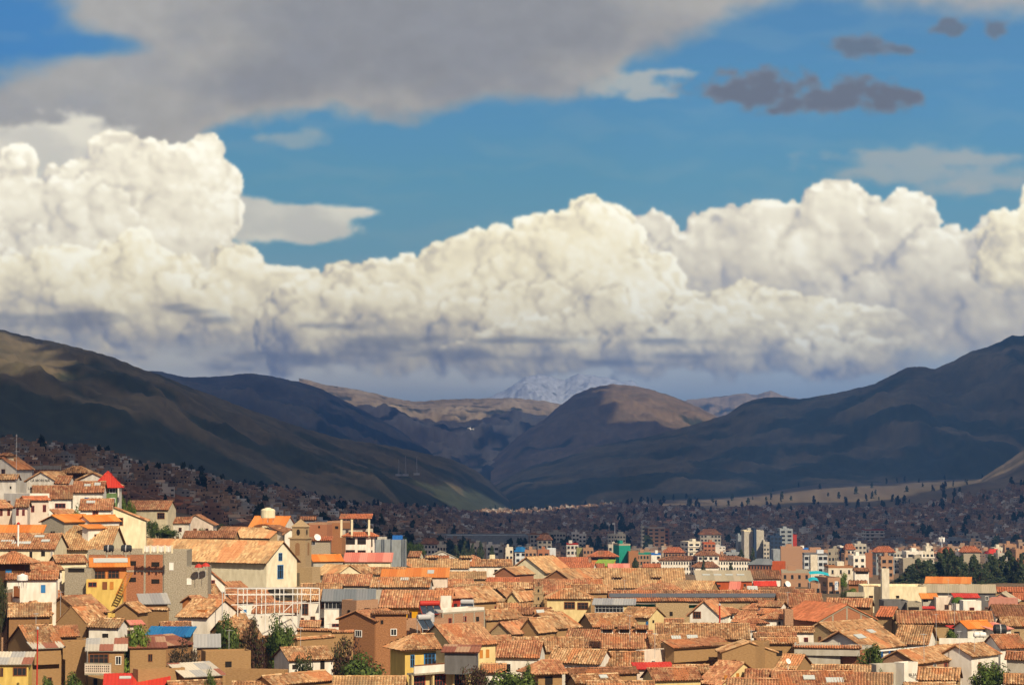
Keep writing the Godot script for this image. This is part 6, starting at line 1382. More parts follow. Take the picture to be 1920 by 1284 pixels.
	house("adobe_house", "broad rust orange roof behind the stone bell gable", "house", 13.82, 31.97, -551.91, 0, 17.21, 13.82, {roof = "red", wall = "adobe", rise = 3.52, openings = [["f", 5.57, -1.61, 0.66, 1.09, "x"], ["f", 5.25, -4.29, 0.72, 1.23, "w"]]})
	house("adobe_house", "tan roof right behind the red firewall house", "house", -8.41, 34.26, -474.59, 40.64, 9.41, 12.1, {roof = "old", wall = "adobe", rise = 3.08, openings = [["f", -2.37, -1.6, 0.69, 1.03, "x"], ["f", 1.94, -1.38, 0.93, 1.11, "r"], ["f", 1.82, -4.34, 1.03, 0.99, "w"], ["l", -3.05, -1.45, 0.87, 0.81, "x"], ["l", -2.56, -4.24, 0.66, 0.83, "w"]]})
	house("adobe_house", "tan roof left of the stone bell gable", "house", -0.48, 34.44, -479.61, 37.56, 6.92, 9.1, {roof = "old", wall = "adobe", rise = 2.32, openings = [["f", 0.38, -1.44, 0.68, 1.24, "w"], ["l", -0.18, -1.44, 0.97, 0.81, "x"]]})
	house("adobe_house", "tan roof in front of the bright orange strip", "house", -1.74, 32.8, -562.76, 0, 16.89, 5.52, {roof = "old", wall = "adobe", rise = 1.41, openings = [["f", -5.71, -1.52, 0.66, 1.03, "r"], ["f", 0.11, -1.61, 0.67, 1, "w"], ["f", 5.17, -1.43, 0.84, 0.76, "x"], ["f", -5.21, -4.22, 0.74, 0.98, "w"], ["f", 5.04, -4.14, 1.04, 0.82, "r"]]})
	house("tiled_house", "pale yellow gable with tan roof left of the bell gable", "house", 2.16, 34.86, -465.82, 58, 9, 3.67, {roof = "old", wall = "pale_yellow", rise = 1.89})
	house("tiled_house", "cream yellow house with two curtained windows and a low hip roof", "house", 11.55, 36.26, -449.61, -3, 9.71, 7.23, {roof = "old", wall = "pale_yellow", kind = "hip", rise = 1.84, openings = [["f", 0.15, -1.3, 2.24, 1.5, "w"], ["f", 2.82, -1.4, 2.24, 1.5, "w"]]})
	house("shed_house", "cream terrace with grey sheet canopy over a glass front", "house", 20.41, 35.32, -444.08, -6, 8.68, 4.18, {roof = "grey_sheet", wall = "pale_yellow", kind = "shed", rise = 1.04, openings = [["f", -0.93, -0.88, 5.72, 1.38, "g"]]})
	house("cream_house", "flat rust tiled terrace roof below the bell gable", "house", 3.5, 34.1, -432.26, 0, 8.64, 4.51, {roof = "dull", wall = "cream", rise = 1.15, openings = [["f", -2.08, -1.37, 0.69, 0.86, "b"], ["f", 2.24, -1.51, 0.73, 1.11, "W"], ["f", -2.2, -4.1, 0.89, 1.09, "b"], ["f", 1.99, -4.07, 0.94, 1.23, "x"]]})
	house("adobe_house", "golden ribbed roof right of the brick parapet", "house", -2.87, 33.93, -420.77, 32.91, 8.79, 6.59, {roof = "old", wall = "adobe", rise = 1.68, openings = [["f", 0.39, -1.55, 0.61, 0.9, "w"], ["l", 0.39, -4.29, 0.74, 1.07, "w"]]})
	house("adobe_house", "brown ribbed roof with adobe gable left of centre", "house", 2.5, 33.54, -392.19, -28, 2.73, 9.49, {roof = "red", wall = "adobe", rise = 2.42, openings = [["r", -2.44, -1.46, 0.69, 0.8, "x"], ["r", 1.77, -4.32, 0.73, 0.81, "r"]]})
	house("tiled_house", "small tan gable with one post in the middle", "house", -0.14, 33.45, -387.9, 60, 9, 4.91, {roof = "red", wall = "stone", rise = 2.03, openings = [["l", 0.07, -1.44, 0.95, 1.16, "w"]]})
	house("adobe_house", "adobe house with one long glass skylight", "house", 5.75, 34.28, -402.46, 8, 3.66, 9.01, {roof = "old", wall = "adobe", rise = 2.3, lights = [[-0.4, 0.3, 1.4, 3.4]]})
	house("adobe_house", "old roof right of the adobe house with skylight", "house", 6.61, 34.06, -395.12, 50, 7.22, 9.7, {roof = "old", wall = "adobe", rise = 2.47, openings = [["f", -0.07, -1.55, 0.6, 1.05, "x"], ["l", -2.25, -1.45, 1.02, 0.9, "r"], ["l", -2.03, -4.1, 0.96, 0.91, "x"], ["l", 1.86, -4.07, 0.89, 0.96, "x"]]})
	house("adobe_house", "adobe gable under a dark verge in the middle", "house", 4.62, 33.68, -388.43, 54, 6, 4.36, {roof = "old", wall = "adobe", rise = 2.41})
	house("white_house", "orange roof with a white painted verge", "house", 12.12, 32.16, -375.13, -12, 6.68, 6.4, {roof = "red", wall = "white", kind = "shed", rise = 2.59, openings = [["f", -0.26, -1.98, 0.88, 1.9, "d"], ["f", 0.13, -4.16, 1.01, 0.85, "w"]]})
	house("white_house", "rough golden roof left of the white rimmed roof", "house", 1.32, 32.82, -346.36, -8.18, 7.18, 8.8, {roof = "red", wall = "white", rise = 2.24, openings = [["f", -1.49, -1.55, 0.95, 1.17, "x"], ["f", -1.91, -4.69, 1.02, 1.9, "d"], ["f", 2.04, -4.15, 1, 1.18, "w"]]})
	house("adobe_house", "rough tan roof in the lower middle", "house", 5.78, 32.68, -359.94, 0, 11.57, 7.87, {roof = "old", wall = "adobe", rise = 2.01, openings = [["f", 2.4, -1.63, 1.03, 1.07, "w"], ["f", -3.1, -4.3, 0.96, 0.89, "w"]]})
	house("white_house", "ribbed golden roof over a white wall with one window", "house", 10.32, 32.58, -337.54, -19.41, 8.71, 7.5, {roof = "old", wall = "white", rise = 1.91, openings = [["f", 1.53, -0.99, 0.67, 0.72, "x"]]})
	house("adobe_house", "hip roofed red house beside the bottom bushes", "house", 4.41, 32.43, -321.07, 24, 5.36, 6.72, {roof = "red", wall = "adobe", kind = "hip", rise = 1.71, out = 0.8, hips = [1, 0], openings = [["f", -0.22, -0.96, 1.18, 1.15, "x"]]})
	house("adobe_house", "tan roof at the bottom edge left of centre", "house", -19.59, 31.44, -307.2, 0, 10.16, 6.39, {roof = "tan", wall = "adobe", rise = 1.63, openings = [["f", -2.12, -1.56, 0.87, 1.01, "w"], ["f", 1.99, -1.36, 0.92, 1.12, "w"], ["f", 2.23, -4.2, 0.88, 0.94, "w"]]})
	house("white_house", "low tiled roof behind the dark bottom bush", "house", -2.67, 32.41, -322.18, 0, 3.82, 4.36, {roof = "old", wall = "white", rise = 1.11, openings = [["f", -0.23, -1.43, 0.65, 0.75, "x"]]})
	# the lower right
	house("tiled_house", "cream yellow shed house with a blue door", "house", 25.02, 33.85, -426.99, -32, 6.59, 7.05, {roof = "old", wall = "pale_yellow", rise = 1.8, openings = [["r", 1.28, -0.68, 0.64, 0.51, "x"], ["f", 2.67, -1.2, 0.46, 1.32, "b"]]})
	house("adobe_house", "old roof left of the blue door house", "house", 17.84, 33.11, -414.08, 18.72, 9.25, 8.61, {roof = "old", wall = "adobe", rise = 2.19, openings = [["f", 2.28, -1.5, 0.89, 0.88, "w"], ["l", -0.18, -1.47, 0.96, 1.12, "w"], ["l", 0.27, -4.21, 0.77, 1.01, "w"]]})
	house("shed_house", "tan block retaining wall under the green awnings", "house", 32.54, 34.55, -453, 0, 6.7, 2, {roof = "grey_sheet", wall = "stone", kind = "flat", openings = [["f", -0.24, -1.57, 0.61, 0.84, "x"]]})
	house("tiled_house", "very long low gallery roof with a dark skylight band", "house", 39.5, 33.94, -485.67, 0, 37.2, 11.33, {roof = "red", wall = "stone", rise = 2.06, band = 1, openings = [["f", -13.42, -1.53, 0.78, 1.25, "w"], ["f", 4.23, -1.58, 0.69, 0.79, "w"], ["f", -4.77, -4.3, 0.97, 1.04, "r"], ["f", 4.86, -4.35, 1.01, 0.76, "x"]]})
	house("cream_house", "great tan roof with two small gabled dormers", "house", 36.15, 28.99, -649.14, 0, 28.18, 18.29, {roof = "tan", wall = "cream", rise = 5.28, dormers = [[-0.4, 0.42, 2.6], [0.4, 0.42, 2.6]], openings = [["f", -10.37, -1.48, 0.73, 1.14, "b"], ["f", -3.46, -1.38, 1.02, 0.81, "x"], ["f", 3.76, -1.64, 1, 0.96, "x"], ["f", -3.6, -4.24, 0.97, 0.9, "w"], ["f", 3.12, -4.29, 0.8, 1.09, "w"], ["f", 10.12, -4.15, 0.97, 0.92, "w"]]})
	house("adobe_house", "low flat orange hip roof before the great tan roof", "house", 38.39, 30.97, -579.31, 0, 14.03, 8.62, {roof = "red", wall = "adobe", kind = "hip", rise = 2.2, openings = [["f", -0.12, -1.57, 0.85, 1.06, "x"], ["f", -0.22, -4.26, 0.96, 1.01, "x"], ["f", 4.06, -4.19, 1.02, 1.16, "x"]]})
	house("adobe_house", "tan roof falling right of the great tan roof", "house", 48.63, 30.29, -595.26, -20, 11.97, 11.2, {roof = "tan", wall = "adobe", rise = 2.85, openings = [["f", 2.92, -1.38, 0.88, 0.97, "r"], ["f", -2.66, -4.16, 0.82, 0.77, "x"], ["r", -2.53, -1.49, 0.7, 0.93, "x"], ["r", 2.79, -1.56, 0.77, 0.9, "x"], ["r", -2.42, -4.08, 1.05, 0.8, "w"]]})
	house("adobe_house", "old tan roof left of the great tan roof", "house", 18.1, 28.5, -660.29, 10, 6.35, 20.89, {roof = "old", wall = "adobe", rise = 5.32, openings = [["f", -0.21, -4.15, 0.77, 0.98, "w"]]})
	house("shed_house", "orange red walled market hall with a tan sheet roof", "house", 67.02, 28.33, -705.23, 0, 18.1, 10.45, {roof = "tan_sheet", wall = "orange_red", kind = "shed", rise = 3, lights = [[-0.6, 0.5, 2.4, 1.2], [-0.2, 0.5, 2.4, 1.2], [0.2, 0.5, 2.4, 1.2], [0.6, 0.5, 2.4, 1.2]], openings = [["f", -6.69, -1.61, 1.03, 0.8, "w"], ["f", -1.83, -1.45, 0.94, 0.75, "w"], ["f", 2.26, -1.42, 0.91, 1, "r"], ["f", 6.29, -1.37, 0.82, 1.08, "w"], ["f", -6.34, -4.32, 1.01, 0.8, "x"], ["f", 2.25, -4.23, 0.74, 1.04, "w"], ["f", 6.41, -4.45, 0.88, 1.9, "d"]]})
	house("white_house", "rust roofs right of the tan sheet market hall", "house", 82.21, 28.03, -724.99, 0, 10, 9.98, {roof = "dull", wall = "white", rise = 2.54, openings = [["f", 0.11, -1.61, 1.04, 1.01, "b"], ["f", -0.14, -4.64, 0.62, 1.9, "d"]]})
	house("adobe_house", "red roof with one pale skylight right of the gallery", "house", 64.99, 31.53, -562.87, 0, 13.13, 5.74, {roof = "red", wall = "adobe", rise = 1.46, lights = [[-0.65, 0.5, 2.6, 2]], openings = [["f", 3.28, -4.14, 0.63, 0.75, "x"]]})
	house("tiled_house", "large red ribbed roof right of the gallery", "house", 60.17, 33.65, -467.1, 0, 9.61, 10.2, {roof = "red", wall = "dark_adobe", rise = 2.6, openings = [["f", -1.98, -1.63, 0.79, 0.81, "w"], ["f", 1.93, -1.62, 1.05, 0.78, "x"], ["f", -2.02, -4.22, 0.72, 1.03, "x"]]})
	house("tiled_house", "second red ribbed roof with a dark gable end", "house", 69.89, 33.94, -461.08, -16, 9.61, 6.42, {roof = "red", wall = "dark_adobe", rise = 1.63, openings = [["f", -2.09, -1.46, 0.8, 0.77, "x"], ["r", 0.11, -1.62, 0.9, 1.06, "w"], ["r", -0.05, -4.17, 0.67, 1.05, "x"]]})
	house("brick_house", "unfinished brick gable with concrete posts and bright orange roof", "house", 59.34, 33.88, -420.29, 116, 14, 13.63, {roof = "new", wall = "brick", rise = 3.04, frame = 1, openings = [["l", -4.44, -1.62, 0.63, 0.97, "x"], ["l", 3.86, -1.58, 0.71, 0.9, "w"]]})
	house("tiled_house", "bright orange roof with a tan gable right of the brick gable", "house", 72.91, 33.81, -430.97, -28, 3.62, 6.73, {roof = "new", wall = "light_adobe", rise = 1.71})
	house("tiled_house", "long golden ribbed roof on the right", "house", 82.15, 33, -424.11, -6, 18.2, 8.26, {roof = "red", wall = "light_adobe", rise = 2.11, out = 0.8, openings = [["f", -6.52, -1.6, 0.71, 0.78, "x"], ["f", 1.87, -1.41, 1, 1.07, "r"], ["f", 2.32, -4.06, 0.67, 0.93, "r"]]})
	house("tiled_house", "old long roof over the white walled yard on the left of the brick house", "house", 33.34, 32.53, -390.71, -4, 16.55, 9.43, {roof = "old", wall = "brown", rise = 2.4, openings = [["f", 5.01, -1.64, 1, 1.02, "r"], ["f", -5.22, -4.1, 0.96, 0.9, "r"], ["f", -0.02, -4.16, 0.75, 0.92, "r"]]})
	house("tiled_house", "big red roof with three hooded vents over an arcade", "house", 19.06, 32.5, -369.24, -3, 8.68, 10.49, {roof = "red", wall = "grey", rise = 2.67, out = 0.8, dormers = [[-0.75, 0.85, 1.9], [-0.1, 0.85, 1.9], [0.55, 0.85, 1.9]]})
	house("white_house", "golden roof with two glass panels right of the arcade", "house", 26.39, 32.52, -366.06, 6, 8.41, 8.17, {roof = "old", wall = "white", rise = 2.08, lights = [[0.1, 0.7, 1.6, 1], [0.75, 0.7, 1.8, 1.2]], openings = [["f", 2.08, -1.6, 0.86, 0.76, "b"], ["f", 2.32, -4.33, 0.96, 0.76, "x"]]})
	house("white_house", "ribbed golden roof over a white and brown wall", "house", 15.42, 32.02, -339.73, -4, 9.46, 7.48, {roof = "old", wall = "white", rise = 1.91, openings = [["f", 2.21, -1.36, 1, 1.19, "w"], ["f", -1.86, -4.31, 0.82, 1.16, "x"], ["f", 2.39, -4.68, 0.98, 1.9, "d"]]})
	house("shed_house", "pinkish red sheet canopy beside the pale wall", "house", 20.92, 32.17, -331.45, 8, 6.1, 2.92, {roof = "red_sheet", wall = "pinkish", kind = "shed", rise = 0.78, high = 3})
	house("shed_house", "pale pink wall under the golden roof with glass panels", "house", 22.36, 33.28, -346.78, 39.05, 6.75, 2, {roof = "grey_sheet", wall = "pinkish", kind = "flat", openings = [["f", -1.53, -1.51, 0.78, 0.98, "W"], ["f", -2.07, -4.18, 0.69, 1.11, "W"], ["f", 2.08, -4.29, 0.61, 0.95, "b"]]})
	house("adobe_house", "long ochre adobe wall below the red eave strip", "house", 28.89, 34.12, -350.26, 25.38, 10.36, 5, {roof = "grey_sheet", wall = "adobe", kind = "flat", openings = [["f", 2.81, -1.59, 0.66, 0.81, "w"], ["l", -0.26, -4.06, 0.98, 0.77, "w"]]})
	house("adobe_house", "red eave strip on the long ochre adobe wall", "house", 28.87, 34.15, -348.19, 38.34, 12.48, 3.04, {roof = "red", wall = "adobe", kind = "shed", rise = 1.11, high = 2.2})
	house("adobe_house", "tall ochre adobe gable wall with a tiled rim", "house", 37.37, 34.46, -346.91, -13.78, 4.62, 6, {roof = "grey_sheet", wall = "adobe", kind = "flat", openings = [["f", -0.31, -1.58, 0.95, 1.15, "w"], ["f", -0.31, -4.12, 0.79, 0.89, "x"]]})
	house("adobe_house", "tall ochre adobe gable falling to the right", "house", 36.37, 33.51, -345.49, 96, 5, 9.12, {roof = "old", wall = "adobe", rise = 1.57, out = 0.3, openings = [["l", -2.35, -1.55, 0.63, 0.96, "w"]]})
	house("tiled_house", "red tiled house at the bottom with an ochre porch", "house", 22.66, 31.92, -316.85, 16, 7.49, 5.93, {roof = "red", wall = "pale_yellow", rise = 1.51, openings = [["f", -1.6, -1.92, 0.91, 1.9, "d"], ["f", 2.08, -1.93, 0.96, 1.9, "d"], ["f", -1.82, -4.11, 0.71, 1.03, "w"], ["f", 2.09, -4.57, 0.85, 1.9, "d"], ["l", -0.15, -4.1, 0.81, 0.86, "w"]]})
	house("tiled_house", "yellow gabled house with brown doors at the bottom", "house", 31.6, 31.05, -321.26, -42, 4.72, 11.47, {roof = "red", wall = "pale_yellow", rise = 2.92, openings = [["r", 4.19, 0.81, 0.63, 1.07, "o"], ["r", 1.38, 1.15, 0.64, 0.61, "o"]]})
	house("adobe_house", "red roof right of the yellow gabled house", "house", 36.28, 31.66, -318.69, -8, 6, 5.43, {roof = "red", wall = "adobe", rise = 1.38, openings = [["f", -0.2, -4.31, 0.83, 1.1, "w"]]})
	house("adobe_house", "wide red roof with two skylights at the bottom right of centre", "house", 41.7, 31.15, -310.63, 0, 11.54, 9.26, {roof = "red", wall = "adobe", rise = 2.36, lights = [[-0.1, 0.55, 1.6, 1], [0.5, 0.4, 2.4, 1.2]], openings = [["f", 3.07, -1.46, 1.04, 0.88, "w"], ["f", -3.07, -4.17, 0.9, 1.06, "x"], ["f", 2.65, -4.26, 0.97, 1.17, "r"]]})
	house("yellow_house", "red roof at the bottom edge with amber wall below", "house", 49.6, 31.73, -310.84, -10, 6.97, 5.77, {roof = "red", wall = "yellow", rise = 1.47, openings = [["f", -1.77, -1.41, 0.93, 0.84, "x"], ["f", 1.49, -1.43, 0.99, 0.95, "x"], ["f", -1.21, -4.35, 0.81, 1.15, "b"], ["f", 1.94, -4.32, 1.03, 1.14, "r"]]})
	house("adobe_house", "small ribbed roof with an ochre gable end", "house", 41.89, 32.22, -331.38, -28, 3.66, 7.67, {roof = "old", wall = "adobe", rise = 1.95})
	house("adobe_house", "long low ribbed roof with an ochre end at the bottom", "house", 47.8, 32.08, -324.16, -10, 8.67, 4.39, {roof = "old", wall = "adobe", rise = 1.12})
	house("brick_house", "brown brick house with a tiled eave in the right middle", "house", 42.82, 34.32, -363.56, 0, 7.09, 3.12, {roof = "red", wall = "brick", rise = 0.8})
	house("white_house", "tan roofs behind the brown brick house", "house", 48.25, 33.27, -393.78, 0, 10.31, 3.56, {roof = "old", wall = "white", rise = 0.91, openings = [["f", -2.85, -1.6, 0.94, 0.82, "w"], ["f", 3.52, -1.41, 0.74, 1.08, "r"], ["f", -3.56, -4.08, 0.93, 0.85, "b"], ["f", -0.09, -4.24, 0.62, 1.09, "x"], ["f", 3.61, -4.56, 0.74, 1.9, "d"]]})
	house("shed_house", "grey rendered yard wall with a patch of bare brick", "house", 48.5, 33.7, -353.98, -8.98, 7.17, 4, {roof = "grey_sheet", wall = "grey", kind = "flat"})
	house("brick_house", "bare brick patch at the end of the grey yard wall", "house", 54.62, 33.4, -353.58, -37.72, 3.61, 4, {roof = "grey_sheet", wall = "brick", kind = "flat", rim = "grey", openings = [["f", -0.12, -4.34, 0.64, 0.93, "w"], ["r", -0.36, -1.54, 0.84, 0.97, "x"]]})
	house("tiled_house", "tiled coping along the grey yard wall", "house", 49.66, 33.65, -351.56, -11.84, 10.82, 1.15, {roof = "red", wall = "grey", kind = "shed", rise = 0.42, out = 0.3, high = 1.2})
	house("blue_post_house", "broad golden roof of the house with blue posts", "house", 57.08, 32.86, -365.45, 50, 13.15, 10.74, {roof = "old", wall = "white", rise = 2.74, out = 1.2, lights = [[-0.5, 0.55, 2.4, 1.2], [0.3, 0.75, 1.8, 1]], openings = [["f", -0.6, -1.27, 1.34, 1.22, "x"], ["f", 2.78, -1.21, 1.36, 1.23, "w"]]})
	house("blue_post_house", "golden wing of the house with blue posts and white gable", "house", 67.23, 33.13, -371.01, -20, 5.94, 10.66, {roof = "old", wall = "white", rise = 2.72, out = 0.8, openings = [["f", 0.56, -1.09, 2.1, 1.32, "w"], ["r", -2.31, -1.74, 4.35, 1.34, "w"]]})
	house("white_house", "white yard wall with a toothed top edge", "house", 75.23, 33.48, -372.25, -6, 7.7, 0.5, {roof = "grey_sheet", wall = "white", kind = "flat", parapet = 0.2})
	house("tiled_house", "long brick house with three framed windows and tiled roof", "house", 64.16, 32.21, -346.35, 50, 17.32, 7.32, {roof = "old", wall = "pale_brick", rise = 1.86, openings = [["f", -2.76, -0.59, 0.99, 0.66, "W"], ["f", 0.72, -0.72, 1, 0.75, "r"], ["f", 4.25, -0.78, 1.02, 1.09, "r"]]})
	house("white_house", "white end house right of the long brick house", "house", 71.46, 32.87, -347.99, 50, 9.32, 6.19, {roof = "old", wall = "white", rise = 1.58, openings = [["f", -1.9, -1.86, 0.64, 1.9, "d"], ["f", -2.39, -4.26, 1.03, 0.88, "x"], ["f", 2.55, -4.28, 0.75, 0.81, "b"], ["l", 0.27, -4.18, 0.97, 0.95, "W"]]})
	house("white_house", "red roof over white walls at the right edge", "house", 79.42, 33.19, -359.72, 12, 4.93, 7.62, {roof = "red", wall = "white", rise = 1.94, openings = [["f", -0.79, -0.7, 0.73, 0.51, "W"], ["f", 0.86, -0.47, 0.73, 0.6, "W"]]})
	house("tiled_house", "tiled roof over a grey wall at the right edge below", "house", 78.73, 32.38, -345.98, -20, 4.12, 4.21, {roof = "red", wall = "grey", rise = 1.07, openings = [["f", 0.32, -4.11, 0.95, 0.81, "x"]]})
	house("tiled_house", "golden ribbed roof with an adobe gable at the bottom right", "house", 61.1, 31.7, -318.93, -16, 6.1, 6.09, {roof = "old", wall = "light_adobe", rise = 1.55, openings = [["f", -0.12, -0.65, 4.47, 0.76, "x"]]})
	house("white_house", "white yard wall with faded black lettering", "house", 58.41, 32.64, -330.78, 38.32, 3.04, 2, {roof = "grey_sheet", wall = "white", kind = "flat"})
	lettering("FAMILIA V", "faded black lettering on the white yard wall", Vector3(58.92, 31.33, -329.7), 3.0, 0.42)
	house("shed_house", "grey yard wall left of the white lettered wall", "house", 55.56, 32.4, -330.92, 22.96, 4.8, 2, {roof = "grey_sheet", wall = "grey", kind = "flat"})
	house("white_house", "small tiled roof at the bottom right corner", "house", 71.2, 31.54, -314.3, -14, 3.85, 4.73, {roof = "old", wall = "white", rise = 1.21, openings = [["f", -0.2, -1.77, 0.78, 1.9, "d"], ["f", -0.09, -4.27, 0.75, 0.82, "w"]]})
	house("white_house", "white house end under the ribbed turret roofs", "house", 37.59, 34.25, -424.23, 70, 9, 6.66, {roof = "red", wall = "white", rise = 2.93, openings = [["l", -1.43, 0.35, 1.56, 1.32, "w"]]})
	house("white_house", "first white turret house from the red pole", "house", 41.57, 34.59, -427.93, 12, 5.53, 3.94, {roof = "red", wall = "white", kind = "hip", rise = 1, out = 0.7, high = 5.5, openings = [["f", 0.21, -0.75, 0.43, 0.62, "x"]]})
	house("white_house", "second white turret house from the red pole", "house", 45.69, 34.07, -424.71, -30, 5.28, 3.95, {roof = "red", wall = "white", rise = 1.01, out = 0.7, high = 5.5, openings = [["f", -0.31, -0.75, 0.44, 0.61, "x"]]})
	house("white_house", "ribbed turret house behind the white court", "house", 48.41, 34.49, -442, 12, 5.73, 4.09, {roof = "red", wall = "white", kind = "hip", rise = 1.04, out = 0.7, high = 5.5, openings = [["f", 0.22, -0.78, 0.44, 0.64, "x"]]})
	house("white_house", "third white turret house from the red pole", "house", 49.43, 34.83, -418.69, -30, 5.83, 3.9, {roof = "red", wall = "white", rise = 0.99, out = 0.7, high = 5.5, openings = [["f", -0.3, -0.74, 0.43, 0.6, "x"]]})
	house("white_house", "white house with a canvas awning in the turret court", "house", 49.3, 34.23, -415.87, 12, 6.02, 3.81, {roof = "red", wall = "white", kind = "hip", rise = 0.97, out = 0.7, high = 5.5, openings = [["f", 0.23, -0.74, 0.42, 0.6, "x"]]})
	house("white_house", "lowest turret house beside the red pole", "house", 43.4, 33.92, -412.66, -30, 4.71, 3.82, {roof = "red", wall = "white", rise = 0.97, out = 0.7, high = 5.5, openings = [["f", -0.31, -0.73, 0.43, 0.59, "x"]]})
	house("white_house", "small tiled porch in the turret court", "house", 44.48, 33.73, -409.83, 12, 4.9, 3.74, {roof = "red", wall = "white", kind = "hip", rise = 0.95, out = 0.7, high = 5.5, openings = [["f", 0.22, -0.73, 0.41, 0.59, "x"]]})
	house("white_house", "upper ribbed roof of the turret court", "house", 49.79, 35.87, -426.73, -30, 5.5, 4, {roof = "red", wall = "white", rise = 1.02, out = 0.7, high = 5.5, openings = [["f", -0.3, -0.75, 0.44, 0.61, "x"]]})
	house("shed_house", "pale brick shaft at the right of the turret court", "house", 51.24, 35.62, -413.25, 0, 1.58, 2.5, {roof = "grey_sheet", wall = "pale_brick", kind = "flat"})
	house("tiled_house", "old brown roof behind the white court", "house", 55.35, 33.15, -428, 0, 3.65, 7.99, {roof = "new", wall = "dark_adobe", rise = 2.04})
	house("pavilion", "orange sheet garden pavilion with white panels", "house", 81.61, 33.96, -394.14, 26, 6.05, 4.77, {roof = "orange_sheet", wall = "white", rise = 1.22, openings = [["f", 1.3, -0.58, 1.63, 0.76, "g"]]})
	house("white_house", "pink sheet lean-to right of the garden pavilion", "house", 85.68, 33.64, -395.22, 50, 7.57, 3.79, {roof = "pink_sheet", wall = "white", kind = "shed", rise = 1.01, openings = [["f", 1.95, -1.62, 0.76, 1.03, "w"], ["f", 1.77, -4.13, 0.74, 0.99, "W"]]})
	house("shed_house", "red sheet awning left of the garden pavilion", "house", 79.38, 33.7, -397.04, 22.01, 3.78, 2.24, {roof = "red_sheet", wall = "dark_grey", kind = "shed", rise = 0.48})
	house("tiled_house", "orange tiled roof rows at the right edge", "house", 93.08, 32.98, -415.09, 0, 4.92, 6.18, {roof = "old", wall = "stone", rise = 1.57, openings = [["f", 0.37, -1.5, 0.96, 1.16, "x"], ["f", -0.12, -4.26, 0.95, 1.14, "r"]]})
	house("tiled_house", "dull red roof above the tiled rows at the right edge", "house", 100.49, 32.64, -452.15, 0, 6.86, 8.29, {roof = "dull", wall = "pinkish", rise = 2.11, openings = [["f", -1.29, -1.36, 0.74, 1.21, "W"], ["f", -1.83, -4.11, 0.75, 1.13, "W"]]})
	house("shed_house", "pink firewall above the dull red roof", "house", 101.98, 35.19, -461.88, -20, 5.31, 4, {roof = "grey_sheet", wall = "pink", kind = "flat", openings = [["f", 0.08, -1.43, 0.68, 0.95, "W"], ["f", 0.28, -4.28, 0.61, 0.96, "b"], ["r", -0.36, -4.12, 0.95, 0.95, "b"]]})
	house("shed_house", "red walled terrace house with a low parapet on the right", "house", 76.87, 35.47, -449, 0, 4.8, 6, {roof = "grey_sheet", wall = "dark_grey", kind = "flat", openings = [["f", -0.34, -1.95, 1, 1.9, "d"]]})
	house("concrete_house", "pale concrete terrace with one dark opening", "house", 80.29, 35.21, -447, 0, 2.97, 6, {roof = "grey_sheet", wall = "concrete", kind = "flat", openings = [["f", -0.22, -0.74, 2.12, 0.64, "x"]]})
	house("shed_house", "red sheet strip roof on the right terrace", "house", 83.42, 34.35, -446.99, 0, 2.99, 1.97, {roof = "red_sheet", wall = "grey", kind = "shed", rise = 0.42})
	house("shed_house", "orange red roofed grey house on the right", "house", 89.02, 34.83, -475.43, 0, 3.86, 2.86, {roof = "orange_sheet", wall = "grey", kind = "shed", rise = 1.04, openings = [["f", -0.87, -0.42, 1.02, 0.46, "x"]]})
	house("white_house", "red canopy house with a green dome tent beside it", "house", 96.14, 35.27, -471.59, 0, 5.62, 3.17, {roof = "red_sheet", wall = "white", kind = "shed", rise = 0.79, openings = [["f", 0.09, -0.75, 1.8, 0.45, "x"]]})
	house("shed_house", "pale terrace house between the red canopies", "house", 91.92, 34.77, -475, 0, 4.07, 6, {roof = "grey_sheet", wall = "pinkish", kind = "flat", openings = [["f", 0.21, -1.59, 0.9, 1.06, "w"], ["f", 0.16, -4.26, 0.87, 1.02, "b"]]})
	house("white_house", "white upper terrace right of the green dome tent", "house", 94.36, 34.86, -458.5, 0, 3.71, 5, {roof = "grey_sheet", wall = "white", kind = "flat", openings = [["f", -0.1, -1.38, 0.98, 1.05, "r"], ["f", 0.03, -4.29, 0.93, 1.21, "r"]]})
	house("tiled_house", "pink gabled firewall on the right", "house", 109.09, 33.22, -493.76, 70, 8, 6.77, {roof = "tan_sheet", wall = "pink", rise = 2})
	house("shed_house", "broad pale tan sheet roof before the dark trees", "house", 125.93, 28.7, -626.77, -10, 20.07, 13.75, {roof = "tan_sheet", wall = "dark_grey", rise = 1.97, openings = [["f", -2.81, -1.51, 0.7, 1.07, "W"], ["f", 2.68, -1.52, 0.85, 0.91, "w"], ["f", 7.33, -1.42, 0.9, 1.14, "W"], ["f", -7.12, -4.14, 0.93, 1, "W"], ["f", -2.41, -4.14, 0.81, 1.14, "W"], ["f", 2.56, -4.2, 0.92, 1.16, "w"], ["f", 7.22, -4.35, 0.88, 0.91, "w"]]})
	house("shed_house", "orange and pink patched sheet roof before the dark trees", "house", 150.47, 24.8, -766.8, -14, 15.73, 14.01, {roof = "orange_sheet", wall = "grey", rise = 1.88, openings = [["f", 0.31, -1.61, 0.69, 1.21, "w"], ["f", 5.02, -1.48, 1.04, 0.87, "x"]]})
	house("adobe_house", "orange tiled long roof before the dark trees at the right edge", "house", 142.15, 27.92, -642.43, -10, 11.82, 4.93, {roof = "new", wall = "adobe", rise = 1.26, openings = [["f", 2.95, -1.48, 0.99, 1.05, "w"], ["f", 2.89, -4.25, 0.67, 1.2, "r"]]})
	house("adobe_house", "dull orange roof at the right edge above the pink gable", "house", 128.82, 29.93, -563.05, -10, 4.58, 6.2, {roof = "new", wall = "adobe", rise = 1.58, openings = [["f", -0.4, -4.13, 1.03, 1.18, "x"]]})
